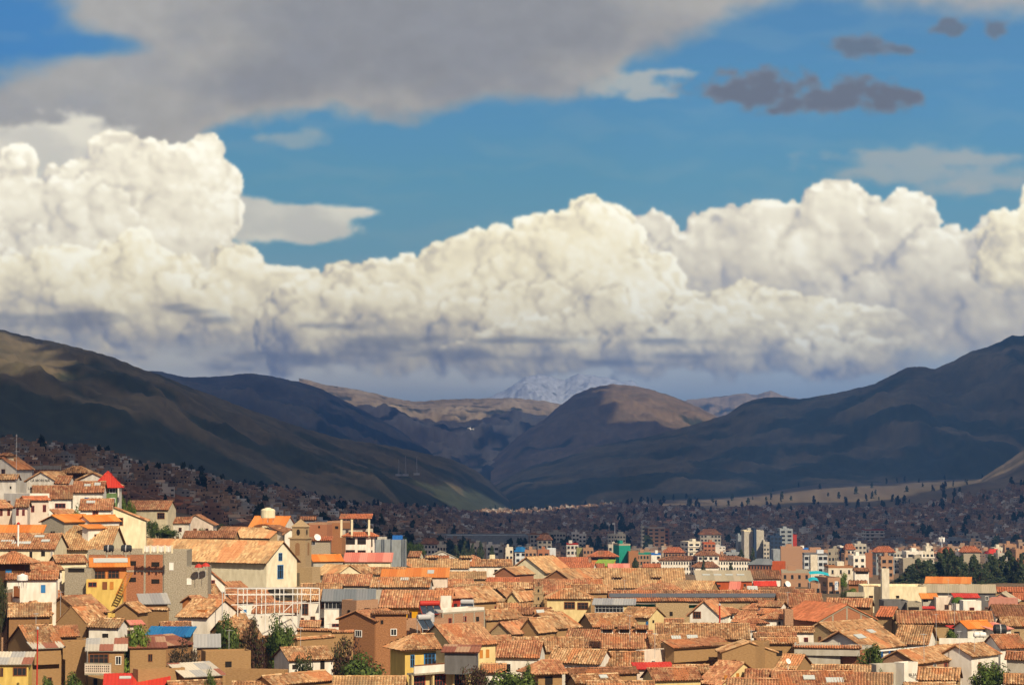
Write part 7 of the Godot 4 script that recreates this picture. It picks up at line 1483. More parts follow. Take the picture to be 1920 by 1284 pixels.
	house("hall", "large cream flat roofed hall with two small windows", "house", 103.1, 30.98, -603.98, -4, 16.67, 16, {roof = "grey_sheet", wall = "cream", kind = "flat", parapet = 0.6, openings = [["f", -6.38, -2.15, 1.13, 0.72, "w"], ["f", 0.69, -2.13, 0.85, 0.72, "x"]]})
	block("stair_tower", "slim cream stair tower with an open top on the hall", 99.55, -594, 0, 3, 3, 0, {wall = "ivory", top = 35.6, rows = 0, cols = 0, hut = 0})
	house("tiled_house", "ochre roof wing left of the stair tower", "house", 98.18, 30.49, -607.94, 0, 4.35, 3.87, {roof = "tan", wall = "grey", kind = "shed", rise = 0.68, high = 3})
	# bottom edge
	house("adobe_house", "ribbed roof at the bottom edge below the red house", "house", 14.82, 31.36, -305.39, 0, 9.4, 4.79, {roof = "old", wall = "adobe", rise = 1.22, openings = [["f", -2.1, -1.62, 0.95, 0.95, "x"], ["f", -2.27, -4.29, 1.02, 1.15, "r"]]})
	house("adobe_house", "dark tiled ridge above the bottom edge", "house", 12.9, 32.08, -323.47, 18.88, 10.88, 3.11, {roof = "dull", wall = "adobe", rise = 0.79, openings = [["f", -2.5, -1.35, 0.73, 1.06, "x"], ["f", 2.47, -1.39, 0.85, 1.08, "w"]]})
	house("adobe_house", "old tiled roofs stacked at the bottom middle", "house", 11.6, 31.56, -315.07, 19.75, 7.25, 4.39, {roof = "old", wall = "adobe", rise = 1.12, lights = [[0.3, 0.5, 1.2, 0.8]], openings = [["f", 0, -1.56, 0.65, 1.1, "x"], ["f", 0.12, -4.08, 0.88, 0.84, "r"]]})
	house("adobe_house", "red roof at the bottom edge behind the yellow gable", "house", 33.26, 31.51, -308.27, -10, 7.28, 4.62, {roof = "red", wall = "adobe", rise = 1.18, openings = [["f", 0.31, -1.52, 0.6, 0.96, "x"]]})
	house("adobe_house", "old roof at the bottom edge right of the lettered wall", "house", 56.55, 31.43, -302.37, 0, 7.16, 4.74, {roof = "old", wall = "adobe", rise = 1.21, openings = [["f", 0.01, -4.25, 0.74, 0.89, "w"]]})
	house("adobe_house", "golden roof at the bottom edge beside the red sheet roof", "house", -43.4, 31.67, -303.99, 24.23, 7.43, 4.36, {roof = "old", wall = "adobe", rise = 1.11})
	house("adobe_house", "ragged roof at the bottom edge below the broken walls", "house", -34.84, 31.48, -303.38, 0, 6.46, 4.76, {roof = "old", wall = "adobe", rise = 1.21, openings = [["f", 0.28, -4.14, 0.92, 0.83, "x"]]})
	# the skyline of the upper quarter
	bell_tower(Vector3(-48.02, 43.11, -505))
	buttress(Vector3(-45.34, 40.77, -497))
	house("white_house", "white terrace house with an orange sheet roof and open loft", "house", -64.39, 47.31, -597.31, -8, 10.01, 14.77, {roof = "orange_sheet", wall = "white", rise = 2.98, openings = [["f", -2.66, -0.87, 2.04, 1.71, "w"], ["f", 1.71, -2.83, 1.16, 0.85, "x"]]})
	house("cream_house", "cream balcony front of the white terrace house", "house", -63.07, 47.46, -584.5, -4, 5.08, 3, {roof = "grey_sheet", wall = "cream", kind = "flat", openings = [["f", -0.24, -4.59, 0.83, 1.9, "d"]]})
	water_tank("cream water tank on the roof of the white terrace house", Vector3(-64.36, 50.06, -586), 1.9, 2.6, M.cream)
	house("white_house", "maroon roofed white house left of the belfry", "house", -58.34, 46.89, -561.99, 50, 4.85, 6.19, {roof = "dull", wall = "white", kind = "shed", rise = 1.66, openings = [["f", -0.03, -1.41, 0.66, 1.03, "w"], ["f", 0.05, -4.1, 0.97, 1.15, "x"], ["l", -0.11, -1.38, 0.62, 0.85, "w"], ["l", -0.03, -4.19, 0.91, 0.94, "w"]]})
	house("white_house", "white gable wall left of the belfry", "house", -55.82, 46.32, -558.95, 100, 6, 4.07, {roof = "dull", wall = "white", rise = 1.47})
	house("brick_house", "raw brick block with an unfinished top right of the belfry", "house", -51.57, 48.03, -604.4, -12, 5.09, 9, {roof = "grey_sheet", wall = "brick", kind = "flat", rim = "pale_brick", openings = [["f", 0.31, -0.64, 0.45, 0.58, "x"]]})
	house("shed_house", "taller raw brick block beside the white three storey house", "house", -47.43, 48.38, -608.4, -12, 4.22, 9, {roof = "grey_sheet", wall = "brown", kind = "flat", rim = "pale_brick", openings = [["f", 0.61, -1.22, 0.9, 0.73, "x"]]})
	house("tiled_house", "red tiled roof behind the raw brick blocks", "house", -58.93, 48.46, -641.89, 0, 4.91, 3.78, {roof = "dull", wall = "panel_grey", rise = 0.96, openings = [["f", 0.21, -1.76, 0.9, 1.9, "d"], ["f", 0.31, -4.18, 0.77, 0.99, "w"]]})
	house("concrete_house", "orange sheet roof over a block walled terrace behind the belfry", "house", -48.01, 44.95, -556.94, 0, 6.12, 3.88, {roof = "new", wall = "concrete", kind = "shed", rise = 0.9, openings = [["f", -1.77, -0.61, 1.33, 1.07, "g"]]})
	house("white_house", "white three storey house with dark windows and an orange roof", "house", -39.14, 45.51, -574.05, -2, 9.35, 4.1, {roof = "new", wall = "white", kind = "hip", rise = 1.04, out = 1, openings = [["f", -2.45, -1.19, 2.34, 1.65, "x"], ["f", 0.47, -1.18, 2.2, 1.65, "x"], ["f", -2.45, -3.99, 2.34, 1.1, "x"], ["f", 0.48, -4.12, 2.06, 1.24, "x"], ["f", 3.09, -1.52, 0.33, 2.2, "x"], ["f", 3.1, -4.12, 0.33, 1.24, "x"]]})
	roof_canopy("orange tiled canopy on posts above the white three storey house", Vector3(-40.31, 46.29, -574), 8.5, 4.0, 5.0)
	panel_building(Vector3(-32.1, 44.35, -585))
	house("cream_house", "orange roofed house right of the grey panel building", "house", -29.56, 36.45, -683.25, -10, 5, 6.6, {roof = "red", wall = "cream", rise = 1.68, openings = [["f", -0.78, -0.51, 1.17, 0.82, "W"], ["f", 1.56, -0.66, 0.83, 0.82, "W"]]})
	house("white_house", "white low gabled shed in front of the dark trees", "house", -26.22, 31.4, -826.98, 94, 14, 10.68, {roof = "tan_sheet", wall = "white", rise = 2.37, openings = [["l", -0.33, -1.38, 0.71, 0.78, "r"]]})
	house("tiled_house", "red strip roof below the white low gabled shed", "house", -25.67, 32.86, -762.5, 0, 8.37, 5, {roof = "dull", wall = "red", rise = 1.27, openings = [["f", -2.13, -1.43, 0.62, 0.88, "x"], ["f", 1.97, -1.43, 0.94, 0.84, "x"], ["f", -1.67, -4.31, 0.87, 1.23, "W"], ["f", 2.02, -4.21, 0.74, 0.85, "w"]]})
	house("brick_house", "red hip roof right of the white low gabled shed", "house", -13.99, 31.72, -802.46, 0, 4.98, 4.92, {roof = "red", wall = "brick", kind = "hip", rise = 1.25, openings = [["f", -0.02, -4.18, 0.82, 0.93, "r"]]})
	house("cream_house", "small cream rooftop hut behind the tan hall roofs", "house", -6.91, 33.36, -781.5, 0, 1.87, 3, {roof = "grey_sheet", wall = "cream", kind = "flat"})
	house("brick_house", "long bright orange roof in the middle distance", "house", 20.03, 29.16, -824.49, 0, 16.5, 8.99, {roof = "new", wall = "brick", rise = 2.29, openings = [["f", -5, -1.51, 0.73, 1.17, "x"], ["f", 5.15, -1.43, 1.01, 1.08, "x"], ["f", 0.39, -4.07, 0.82, 0.84, "w"], ["f", 5.22, -4.17, 0.91, 1.15, "x"]]})
	house("white_house", "orange red roof right behind the white gabled hall", "house", 22.06, 29.33, -764.55, -12, 13.32, 9.3, {roof = "new", wall = "white", rise = 2.37, openings = [["f", -5.11, -1.48, 1.01, 1.03, "W"], ["f", -1.54, -1.41, 0.87, 1.03, "W"], ["f", 4.92, -1.61, 0.96, 0.76, "w"], ["f", -4.48, -4.11, 1, 1.22, "W"], ["f", -1.77, -4.63, 0.91, 1.9, "d"], ["f", 1.56, -4.09, 0.92, 0.96, "x"], ["f", 4.69, -4.53, 0.79, 1.9, "d"]]})
	house("white_house", "orange red roof beside the lime green sheet roof", "house", 31.68, 26.1, -844.39, 0, 7.04, 8.79, {roof = "new", wall = "white", rise = 2.24})
	house("pavilion", "orange hip roofed pavilion in the middle distance", "house", 39.14, 27.32, -954.61, 0, 13.2, 9.21, {roof = "new", wall = "orange", kind = "hip", rise = 2.35, out = 1.5, openings = [["f", -2.68, -0.96, 4.56, 0.92, "x"], ["f", 3.68, -0.96, 2.73, 0.92, "x"]]})
	house("shed_house", "lime green sheet roof below the orange pavilion", "house", 37.67, 25.4, -904.37, -16, 7.54, 9.08, {roof = "green_sheet", wall = "amber", kind = "shed", rise = 2.26, openings = [["f", -1.76, -1.49, 0.77, 0.86, "r"], ["f", 1.4, -1.62, 1.01, 0.89, "x"], ["f", -2.02, -4.14, 0.84, 1.21, "r"], ["f", 1.45, -4.26, 0.96, 0.76, "r"], ["r", -1.78, -1.39, 0.94, 0.96, "W"], ["r", 2.2, -1.58, 0.82, 1.17, "w"], ["r", -2.16, -4.17, 1.04, 1.02, "x"], ["r", 1.73, -4.3, 0.6, 1.14, "w"]]})
	house("shed_house", "pink roofed brick house right of the lime green roof", "house", 40.91, 26.41, -853.15, 0, 8.55, 6.3, {roof = "pink_sheet", wall = "pale_brick", rise = 1.6, openings = [["f", 1.63, -1.49, 0.72, 1.07, "W"]]})
	house("brick_house", "orange roof behind the small dark tree in the middle distance", "house", 54.06, 26.32, -862.62, 0, 7.21, 5.25, {roof = "new", wall = "brick", rise = 1.34, openings = [["f", -0.01, -4.26, 1.05, 0.87, "w"]]})
	# the city in the middle distance
	block("hospital", "long white three storey hospital with a red tiled roof", 101.74, -1180, -2, 47.22, 14, 0, {wall = "white", top = 17.72, roof = "dull", rise = 2.2, rows = 3, cols = 34, storey = 2.9, wf = 0.55, blank = 0, hut = 0, side_cols = 3})
	block("hospital_block", "white raised middle block of the hospital with a red roof", 102.89, -1172, 0, 10.99, 12, 0, {wall = "white", top = 20.53, roof = "dull", rise = 2.2, rows = 1, cols = 4, hut = 0})
	block("chapel", "hip roofed red chapel before the hospital", 98.36, -1130, 0, 11.69, 14, 0, {wall = "white", top = 16.01, roof = "dull", rise = 2.6, rows = 0, cols = 0})
	block("shed", "purple grey roofed long shed right of the hospital", 126.6, -1120, -24, 12.35, 12, 0, {wall = "brick", top = 17.74, roof = "dark_sheet", rows = 1, cols = 8})
	block("city_house", "orange red rendered house beside the purple roofed shed", 129.58, -1080, -8, 6.18, 12, 0, {wall = "orange_red", top = 19.76, rows = 0, cols = 0, hut = 0})
	block("brick_building", "blank tan brick building on the right of the hospital", 162.1, -1290, -6, 12.56, 20, 0, {wall = "pale_brick", top = 20.56, rows = 0, cols = 0})
	block("building_under_construction", "green net wrapped building under construction", 56.76, -1150, 10, 5.96, 14, 0, {wall = "teal", top = 26.48, rows = 0, cols = 0, rim = "concrete"})
	block("city_block", "grey building right behind the green net", 54.05, -1200, 0, 4.62, 12, 0, {wall = "grey", top = 24.45, rows = 5, cols = 2})
	block("city_block", "two tone pale brick house left of the hospital", 69.96, -1180, -8, 6.62, 12, 0, {wall = "pale_brick", top = 20.82, rows = 3, cols = 4, rim = "teal"})
	block("city_block", "blue and white shop front left of the hospital", 78.61, -1220, 0, 5.28, 12, 0, {wall = "white", top = 19.2, rows = 2, cols = 2, rim = "bright_blue"})
	block("city_block", "beige office block with white balconies", 120.41, -1500, 14, 8.65, 16, 0, {wall = "ivory", top = 18.07, rows = 8, cols = 2, bands = 1, blank = 0})
	block("city_block", "raw red brick block beside the beige office block", 131.74, -1490, 0, 7.88, 14, 0, {wall = "brick", top = 17.64, rows = 5, cols = 3, rim = "orange_red"})
	block("city_block", "dark twin slab tower with striped ends", 113.5, -1790, 12, 14.25, 22, 0, {wall = "pale_brick", top = 21.51, rows = 14, cols = 3, storey = 2.9, rim = "grey"})
	block("city_block", "grey striped end of the dark twin slab tower", 104.33, -1780, 0, 3, 16, 0, {wall = "grey", top = 22.58, rows = 14, cols = 1, storey = 2.9, blank = 0})
	block("city_block", "dark right wing of the twin slab tower", 123.83, -1800, 0, 6.06, 18, 0, {wall = "brick", top = 20, rows = 12, cols = 1})
	block("city_block", "grid fronted grey office building with a red roof", 156.5, -1760, 0, 16.08, 18, 0, {wall = "grey", top = 17.11, roof = "dull", rows = 6, cols = 6, blank = 0.15})
	block("city_block", "grey office building under the flag pole", 80.8, -1720, 0, 13.24, 18, 0, {wall = "grey", top = 17.67, rows = 5, cols = 6})
	block("city_block", "curved cream tower with one dark stripe", 172.21, -1620, 0, 8.18, 20, 0, {wall = "grey", top = 22.84, rows = 0, cols = 0, rim = "cream"})
	block("city_block", "right half of the cream tower with one dark stripe", 179.81, -1622, 0, 5.85, 20, 0, {wall = "grey", top = 22.8, rows = 0, cols = 0, hut = 0})
	block("city_block", "dark glass stripe of the cream tower", 175.43, -1612, 0, 3, 16, 0, {wall = "navy", top = 24.57, rows = 0, cols = 0, hut = 0})
	block("city_block", "blue grey flank left of the cream tower", 169.25, -1650, 0, 4.76, 18, 0, {wall = "panel_grey", top = 18.21, rows = 0, cols = 0})
	block("city_block", "pale block right of the cream tower", 183.44, -1610, 0, 4.26, 14, 0, {wall = "grey", top = 14.61, rows = 6, cols = 2})
	block("city_block", "navy glass tower in the city", 193.77, -1640, 0, 8.68, 18, 0, {wall = "navy", top = 18.47, rows = 8, cols = 3})
	block("city_block", "silver grey tower with a sloping top", 202.5, -1650, 0, 9.52, 18, 0, {wall = "panel_grey", top = 23.34, rows = 10, cols = 2, blank = 0})
	block("city_block", "red flank of the silver grey tower", 208.85, -1652, 0, 3.58, 16, 0, {wall = "red", top = 18.95, rows = 0, cols = 0, hut = 0})
	block("city_block", "grey white striped tower with red top storeys", 316.68, -1950, 0, 16.41, 20, 0, {wall = "grey", top = 16.21, rows = 9, cols = 4, rim = "red", bands = 1})
	block("city_block", "white and grey tower left of the green net building", 47.92, -1680, 0, 5.66, 14, 0, {wall = "white", top = 19.86, rows = 7, cols = 2})
	block("city_block", "second white block left of the green net building", 53.26, -1690, 0, 6.1, 14, 0, {wall = "white", top = 18.41, rows = 7, cols = 2})
	block("city_block", "white red topped house in the middle distance", 34.12, -1260, 0, 6.67, 12, 0, {wall = "white", top = 23.58, rows = 4, cols = 3, rim = "red"})
	block("city_block", "olive yellow narrow house in the middle distance", 37.73, -1240, 0, 3.58, 10, 0, {wall = "olive", top = 21.49, rows = 0, cols = 0, hut = 0})
	block("city_block", "pinkish house right of the olive yellow one", 42.16, -1235, 0, 5.64, 10, 0, {wall = "pale_brick", top = 21.65, rows = 3, cols = 3})
	block("city_block", "grey apartment block behind the dark trees", 19.56, -1600, 0, 13.08, 16, 0, {wall = "grey", top = 21.01, rows = 6, cols = 5, rim = "brown"})
	block("city_block", "striped grey apartment block in shade", 34.81, -1750, 0, 14.31, 16, 0, {wall = "grey", top = 18.19, rows = 6, cols = 6})
	block("city_block", "stepped white apartment block below the warehouse", 21.2, -1450, 0, 9.07, 14, 0, {wall = "grey", top = 21.2, rows = 4, cols = 3, roof = "dull"})
	block("warehouse", "great grey warehouse with blind walls", -25.5, -1900, 3, 75.56, 60, 0, {wall = "panel_grey", top = 12.79, rows = 0, cols = 0, hut = 0})
	block("city_block", "white house left of the great warehouse", -47.97, -1300, 0, 10, 14, 0, {wall = "white", top = 22.73, rows = 3, cols = 5, roof = "dull"})
	block("city_block", "pale apartment house left of the warehouse front", -39.22, -1240, 0, 4.77, 12, 0, {wall = "ivory", top = 23.27, rows = 3, cols = 3})
	block("city_block", "cream house between the dark trees", -19.16, -1230, 0, 7.69, 12, 0, {wall = "ivory", top = 24.15, rows = 3, cols = 4})
	block("city_block", "white flat roofed house right of the dark trees", -10.9, -1300, 0, 8.13, 12, 0, {wall = "white", top = 21.49, rows = 2, cols = 2})
	block("city_block", "pale house with an arched attic in the middle distance", -6.39, -1270, 0, 3.05, 12, 0, {wall = "grey", top = 21.17, rows = 1, cols = 1})
	block("city_block", "small white house with water drums on its roof", -1.38, -1150, 0, 3.87, 9, 0, {wall = "ivory", top = 24.56, rows = 3, cols = 2})
	block("city_block", "blue roofed house in the middle distance", 4.45, -1160, 0, 5.58, 10, 0, {wall = "blue_white", top = 22.87, rows = 2, cols = 2, roof = "blue_sheet"})
	block("city_block", "grey white house with two water drums", 8.55, -1230, 0, 9.47, 12, 0, {wall = "grey", top = 22.39, rows = 2, cols = 3})
	block("city_block", "pink brick house behind the white gabled hall", 9.06, -1080, 0, 5.71, 9, 0, {wall = "pale_brick", top = 25.43, rows = 2, cols = 3})
	block("city_block", "brick house with a pale upper box", 15.41, -1090, 0, 5.77, 10, 0, {wall = "brick", top = 25.11, rows = 1, cols = 2})
	block("city_block", "pale blue metal clad house in the middle distance", 19.5, -1100, 0, 4.23, 9, 0, {wall = "blue_white", top = 25.58, rows = 0, cols = 0, hut = 0})
	block("city_block", "dark brick house left of the two tone brick house", 61.99, -1140, 0, 4.94, 12, 0, {wall = "brown", top = 22.97, rows = 0, cols = 0, hut = 0})
	block("city_block", "orange roofed brick terrace above the hospital", 91.76, -1260, 0, 10.91, 12, 0, {wall = "pale_brick", top = 19.07, rows = 2, cols = 6, roof = "new"})
	block("city_block", "brick house with round gable right of the hospital block", 115.35, -1230, 0, 5.03, 10, 0, {wall = "pale_brick", top = 18.28, rows = 2, cols = 2})
	block("city_block", "dark blue grey block behind the hospital", 141.51, -1420, 0, 10.93, 14, 0, {wall = "panel_grey", top = 13.19, rows = 3, cols = 5})
	block("city_block", "grey and white office house in front of the navy tower", 166.36, -1400, 0, 5.39, 14, 0, {wall = "panel_grey", top = 15.86, rows = 0, cols = 0, hut = 0})
	block("city_block", "white and glass building with a cream panel", 151.16, -1110, -4, 11.46, 16, 0, {wall = "blue_white", top = 22.88, rows = 4, cols = 5, wf = 0.8, blank = 0, rim = "dark_grey"})
	block("city_block", "cream panel on the white and glass building", 149.53, -1102, 0, 3.45, 3, 0, {wall = "ivory", top = 22.36, rows = 0, cols = 0, hut = 0})
	block("city_block", "salmon roofed row behind the white and glass building", 173.78, -1300, 0, 23.76, 14, 0, {wall = "pale_brick", top = 18.39, rows = 1, cols = 8})
	block("city_block", "blue signboard building behind the salmon row", 184.14, -1400, 0, 7.41, 12, 0, {wall = "white", top = 16.52, rows = 1, cols = 2, rim = "bright_blue"})
	block("city_block", "grey brick flats with a blank side", 170.46, -1180, -16, 3.66, 14, 0, {wall = "concrete", top = 22.79, rows = 4, cols = 2})
	block("city_block", "white and black corner building", 187.32, -1260, 0, 4.55, 12, 0, {wall = "navy", top = 22.07, rows = 4, cols = 1, rim = "white"})
	block("city_block", "white house with an orange roof right of the black corner", 189.56, -1250, 0, 4.21, 12, 0, {wall = "white", top = 21.18, rows = 3, cols = 2, roof = "new"})
	block("city_block", "bright white flats with four dark windows", 164.27, -1060, 4, 5.81, 12, 0, {wall = "white", top = 23.54, rows = 2, cols = 2, wf = 0.5, blank = 0})
	block("city_block", "brick house left of the bright white flats", 164.1, -1090, 0, 3.93, 12, 0, {wall = "pale_brick", top = 23.29, rows = 3, cols = 2})
	block("city_block", "long low cream building with square windows", 129.17, -880, 0, 9.74, 12, 0, {wall = "ivory", top = 25.53, rows = 1, cols = 3, wf = 0.25, rim = "brown", blank = 0})
	block("city_block", "brick block with a half finished side right of the white flats", 181.22, -1130, -10, 3.68, 12, 0, {wall = "brick", top = 22.21, rows = 0, cols = 0})
	block("city_block", "blue banded house under an orange roof", 195.36, -1170, 0, 9.57, 12, 0, {wall = "panel_grey", top = 22.27, rows = 3, cols = 4, roof = "new"})
	block("city_block", "raw brick shaft behind the stair tower", 169.7, -1010, 0, 5.59, 9, 0, {wall = "pale_brick", top = 24.78, rows = 3, cols = 2})
	block("city_block", "glass front office with white bands", 207.41, -1200, 0, 4.91, 12, 0, {wall = "grey", top = 21.02, rows = 5, cols = 3, bands = 1})
	block("city_block", "white scallop topped building with grey flats below", 212.43, -1180, 0, 8.8, 14, 0, {wall = "white", top = 21.67, rows = 2, cols = 2})
	block("city_block", "grey block flats below the scallop topped building", 188.61, -1050, 0, 10.1, 12, 0, {wall = "concrete", top = 22.38, rows = 4, cols = 3, blank = 0.4})
	block("city_block", "white house with stacked balconies right of the scallop top", 223.22, -1200, 0, 6.64, 12, 0, {wall = "ivory", top = 21.02, rows = 5, cols = 3, bands = 1})
	block("city_block", "brick top house behind the scallop topped building", 231.23, -1280, 0, 4.93, 10, 0, {wall = "pale_brick", top = 21.17, rows = 1, cols = 2})
	block("city_block", "cream top house right of the brick top", 242.94, -1300, 0, 5, 10, 0, {wall = "ivory", top = 20.87, rows = 2, cols = 2})
	block("city_block", "grey flats with an orange roof behind the tall pines", 226.47, -1160, 0, 6.14, 12, 0, {wall = "concrete", top = 22.04, rows = 4, cols = 2, roof = "new"})
	block("city_block", "grey gabled flats with white piers behind the tall pines", 230.34, -1120, 0, 8.35, 12, 0, {wall = "concrete", top = 23.88, rows = 0, cols = 0, roof = "new"})
	block("city_block", "white narrow flats left of the grey gabled flats", 226.1, -1125, 0, 3, 10, 0, {wall = "white", top = 22.92, rows = 5, cols = 1})
	block("city_block", "big salmon brick block at the right edge", 266.31, -1190, -8, 6.12, 14, 0, {wall = "pale_brick", top = 25.03, rows = 2, cols = 2})
	block("city_block", "stepped salmon brick block at the right edge", 267.68, -1170, 0, 8.44, 14, 0, {wall = "pale_brick", top = 23.11, rows = 3, cols = 3, blank = 0.4})
	block("city_block", "white house below the salmon brick block", 248.21, -1130, 0, 4.89, 10, 0, {wall = "grey", top = 22.21, rows = 3, cols = 2})
	block("city_block", "pale yellow house behind the red roofs at the right", 270.94, -1240, 0, 5.96, 10, 0, {wall = "ivory", top = 21.79, rows = 2, cols = 3})
	block("city_block", "maroon roofed house at the right of the tall pines", 251.2, -1160, 0, 6.7, 10, 0, {wall = "white", top = 21.76, rows = 2, cols = 2, roof = "red_sheet"})
	block("city_block", "dark banded low office in shade on the right", 371.96, -1850, 0, 20.47, 18, 0, {wall = "panel_grey", top = 10.5, rows = 3, cols = 6, bands = 1, band_wall = "navy"})
	block("city_block", "white and grey tower in shade on the right", 393.9, -1900, 0, 8.23, 14, 0, {wall = "grey", top = 13.24, rows = 5, cols = 2})
	block("city_block", "brown apartment block in shade on the right", 343.32, -1900, 0, 12.79, 16, 0, {wall = "brown", top = 10.07, rows = 5, cols = 5})
	block("city_block", "grey flats in shade right of the striped tower", 218.37, -1400, 0, 7.41, 14, 0, {wall = "grey", top = 19.2, rows = 3, cols = 3})
	block("city_block", "low white warehouse at the right edge below the pines", 229.89, -1000, 0, 4.81, 12, 0, {wall = "white", top = 21.79, rows = 1, cols = 3, roof = "dull"})
	block("city_block", "unfinished brick flats with dark slots", 106.99, -840, -6, 10.72, 14, 0, {wall = "pale_brick", top = 25.3, rows = 3, cols = 4, wf = 0.35, rim = "concrete", blank = 0.3})
	block("city_block", "brick house with a blue poster and dark slots", 107.7, -760, 14, 4.54, 12, 0, {wall = "pale_brick", top = 26.25, rows = 2, cols = 2, wf = 0.6, hut = 0, blank = 0})
	block("city_block", "turquoise canopy house left of the poster house", 100.42, -740, 0, 3.2, 8, 0, {wall = "pale_brick", top = 25.02, rows = 1, cols = 2, hut = 0})
	canopy("turquoise plastic canopy on the small brick house", Vector3(98.3, 26.44, -736), Vector3(101.47, 26.61, -736), M.turquoise)
	canopy("long turquoise sheet canopy behind the poster house", Vector3(107.06, 26.19, -800), Vector3(114.14, 25.62, -800), M.turquoise)
	poster(Vector3(109.68, 24.43, -752.5))
	house("white_house", "white house with dark window row before the cream hall", "house", 125.84, 27.33, -802.08, 0, 5.75, 4.17, {roof = "dull", wall = "white", rise = 1.06, openings = [["f", 0.07, -0.59, 4.6, 0.77, "x"]]})
	house("tiled_house", "brown roofed house with a pale front left of the cream hall", "house", 102.84, 29.12, -661.93, -14, 5.64, 3.98, {roof = "dull", wall = "brown", rise = 1.01, openings = [["f", 1.21, -0.48, 0.63, 0.64, "x"]]})
	house("shed_house", "olive sheet roof left of the cream hall", "house", 86.73, 30.86, -561.76, -10, 4.5, 3.57, {roof = "tan_sheet", wall = "grey", kind = "shed", rise = 0.89})
	house("cream_house", "orange roof with a pale sheet right of the stair tower", "house", 106.77, 30.49, -613.97, 0, 4.39, 3.94, {roof = "new", wall = "cream", kind = "shed", rise = 0.84, openings = [["f", 0.04, -1.42, 0.69, 1.02, "b"], ["f", -0.01, -4.23, 0.7, 1.18, "x"]]})
	house("adobe_house", "rust tiled roofs below the unfinished brick flats", "house", 75.29, 30.89, -572.19, 0, 4.91, 4.37, {roof = "red", wall = "adobe", rise = 1.11, openings = [["f", -0.36, -1.58, 0.78, 1.01, "x"]]})
	house("white_house", "maroon roofed white kiosks right of the orange hall", "house", 72.91, 29.6, -642.47, 0, 6.74, 4.95, {roof = "red_sheet", wall = "white", rise = 1.26, openings = [["f", -1.49, -1.47, 0.71, 0.89, "W"], ["f", 1.56, -1.57, 0.83, 1.03, "x"], ["f", -1.17, -4.57, 0.97, 1.9, "d"], ["f", 1.8, -4.27, 0.76, 0.84, "x"]]})
	house("brick_house", "rust roof in front of the orange red house", "house", 98.41, 23.45, -862.98, 0, 9.06, 5.96, {roof = "dull", wall = "brick", rise = 1.52, openings = [["f", -2.02, -1.6, 0.6, 1.25, "w"], ["f", 2.36, -1.64, 1.01, 1.02, "w"]]})
	house("shed_house", "pink sheet roof beside the orange red market hall", "house", 58.8, 31.1, -587.38, -10, 3.07, 4.83, {roof = "pink_sheet", wall = "grey", kind = "shed", rise = 2.15})
	# trees
	tree("round_tree", "round bright green tree beside the blue sheet roof", -54.97, 35.06, -325, 4.85, 5.16, 1)
	tree("bush", "green bush at the foot of the big adobe house", -59.88, 31.15, -306, 2.94, 4.12, 2)
	tree("bush", "small bush beside the red pole", -64.09, 31.25, -308, 2.22, 2.22, 3)
	tree("bush", "thin green bush beside the grey tile lean-to", -41.21, 31.77, -304, 2.78, 1.9, 4)
	tree("dry_bush", "dry grey thicket below the rusty roof", -46.63, 33.94, -318, 3.21, 5.05, 5)
	tree("bush", "green left part of the garden hedge", -44.08, 37.03, -344, 3.14, 4.96, 6)
	tree("purple_bush", "purple brown shrub in the garden hedge", -39.79, 35.89, -344, 3.64, 4.47, 7)
	tree("bush", "dark green right part of the garden hedge", -35.84, 35.72, -344, 3.81, 5.13, 8)
	tree("dark_bush", "small dark shrub before the white fronted house", -29.91, 32.43, -318, 3.67, 3.52, 9)
	tree("bush", "big green bush left of the yellow balcony house", -21.67, 30.68, -311, 5.83, 8.38, 10)
	tree("purple_bush", "purple twiggy shrub behind the big green bush", -23.38, 32.58, -318, 5.66, 6.12, 11)
	tree("purple_bush", "dark brown bush at the bottom middle", -4.41, 30.96, -308, 4.59, 5.63, 12)
	tree("bush", "broad green bush at the bottom middle", 0.58, 31.05, -304, 4.39, 8.04, 13)
	tree("bush", "tall thin green shoot behind the broad green bush", 1.92, 31.3, -309, 3.86, 2.53, 14)
	tree("bush", "small tree below the grey panel wall", -42.05, 34.45, -505, 2.67, 3.4, 15)
	tree("bush", "leafy bush beside the church nave roof", -86.34, 45.39, -556, 3.48, 6.69, 16)
	tree("bush", "dark creeper bush right of the cream door house", -90.09, 47.25, -556, 4.01, 3.48, 17)
	tree("round_tree", "green tree right of the green tower house", -86.02, 52.98, -490, 4.24, 2.59, 18)
	tree("round_tree", "second green tree behind the cream house", -85.86, 53.31, -500, 3.61, 2.41, 19)
	tree("bush", "bush under the dark veranda window", -78.85, 53.09, -402, 2.71, 2.32, 20)
	tree("bush", "yellow green shrub on the terrace above the church", -79.64, 45.84, -570, 2.74, 2.47, 21)
	tree("dark_bush", "dark bushes behind the pale raking house", -80.99, 45.19, -620, 2.98, 4.47, 22)
	tree("bush", "garden tree left of the blue posts", 53.91, 31.03, -336, 5.01, 4.69, 23)
	tree("bush", "garden shrubs in front of the blue posts", 59.46, 31.24, -343, 2.97, 5.44, 24)
	tree("bush", "rose tree beside the white end house", 67.96, 29.98, -320, 5.08, 6.62, 25)
	tree("bush", "small upright rose shoot beside the white end house", 70.5, 30.5, -326, 3.61, 1.72, 26)
	tree("bush", "bush between the golden wing and the garden pavilion", 75.24, 32.17, -384, 2.77, 3.69, 27)
	tree("bush", "small shrub below the grey yard wall", 53.36, 30.99, -324, 1.87, 1.56, 28)
	tree("dark_bush", "bush at the left edge below the pavilion", -79.79, 43.55, -348, 2.18, 1.84, 29)
	tree("pine", "tall dark pine in the row on the right behind the tan sheet roof", 153.73, 16.73, -880, 4.66, 14.22, 30, "tall dark pines on the right")
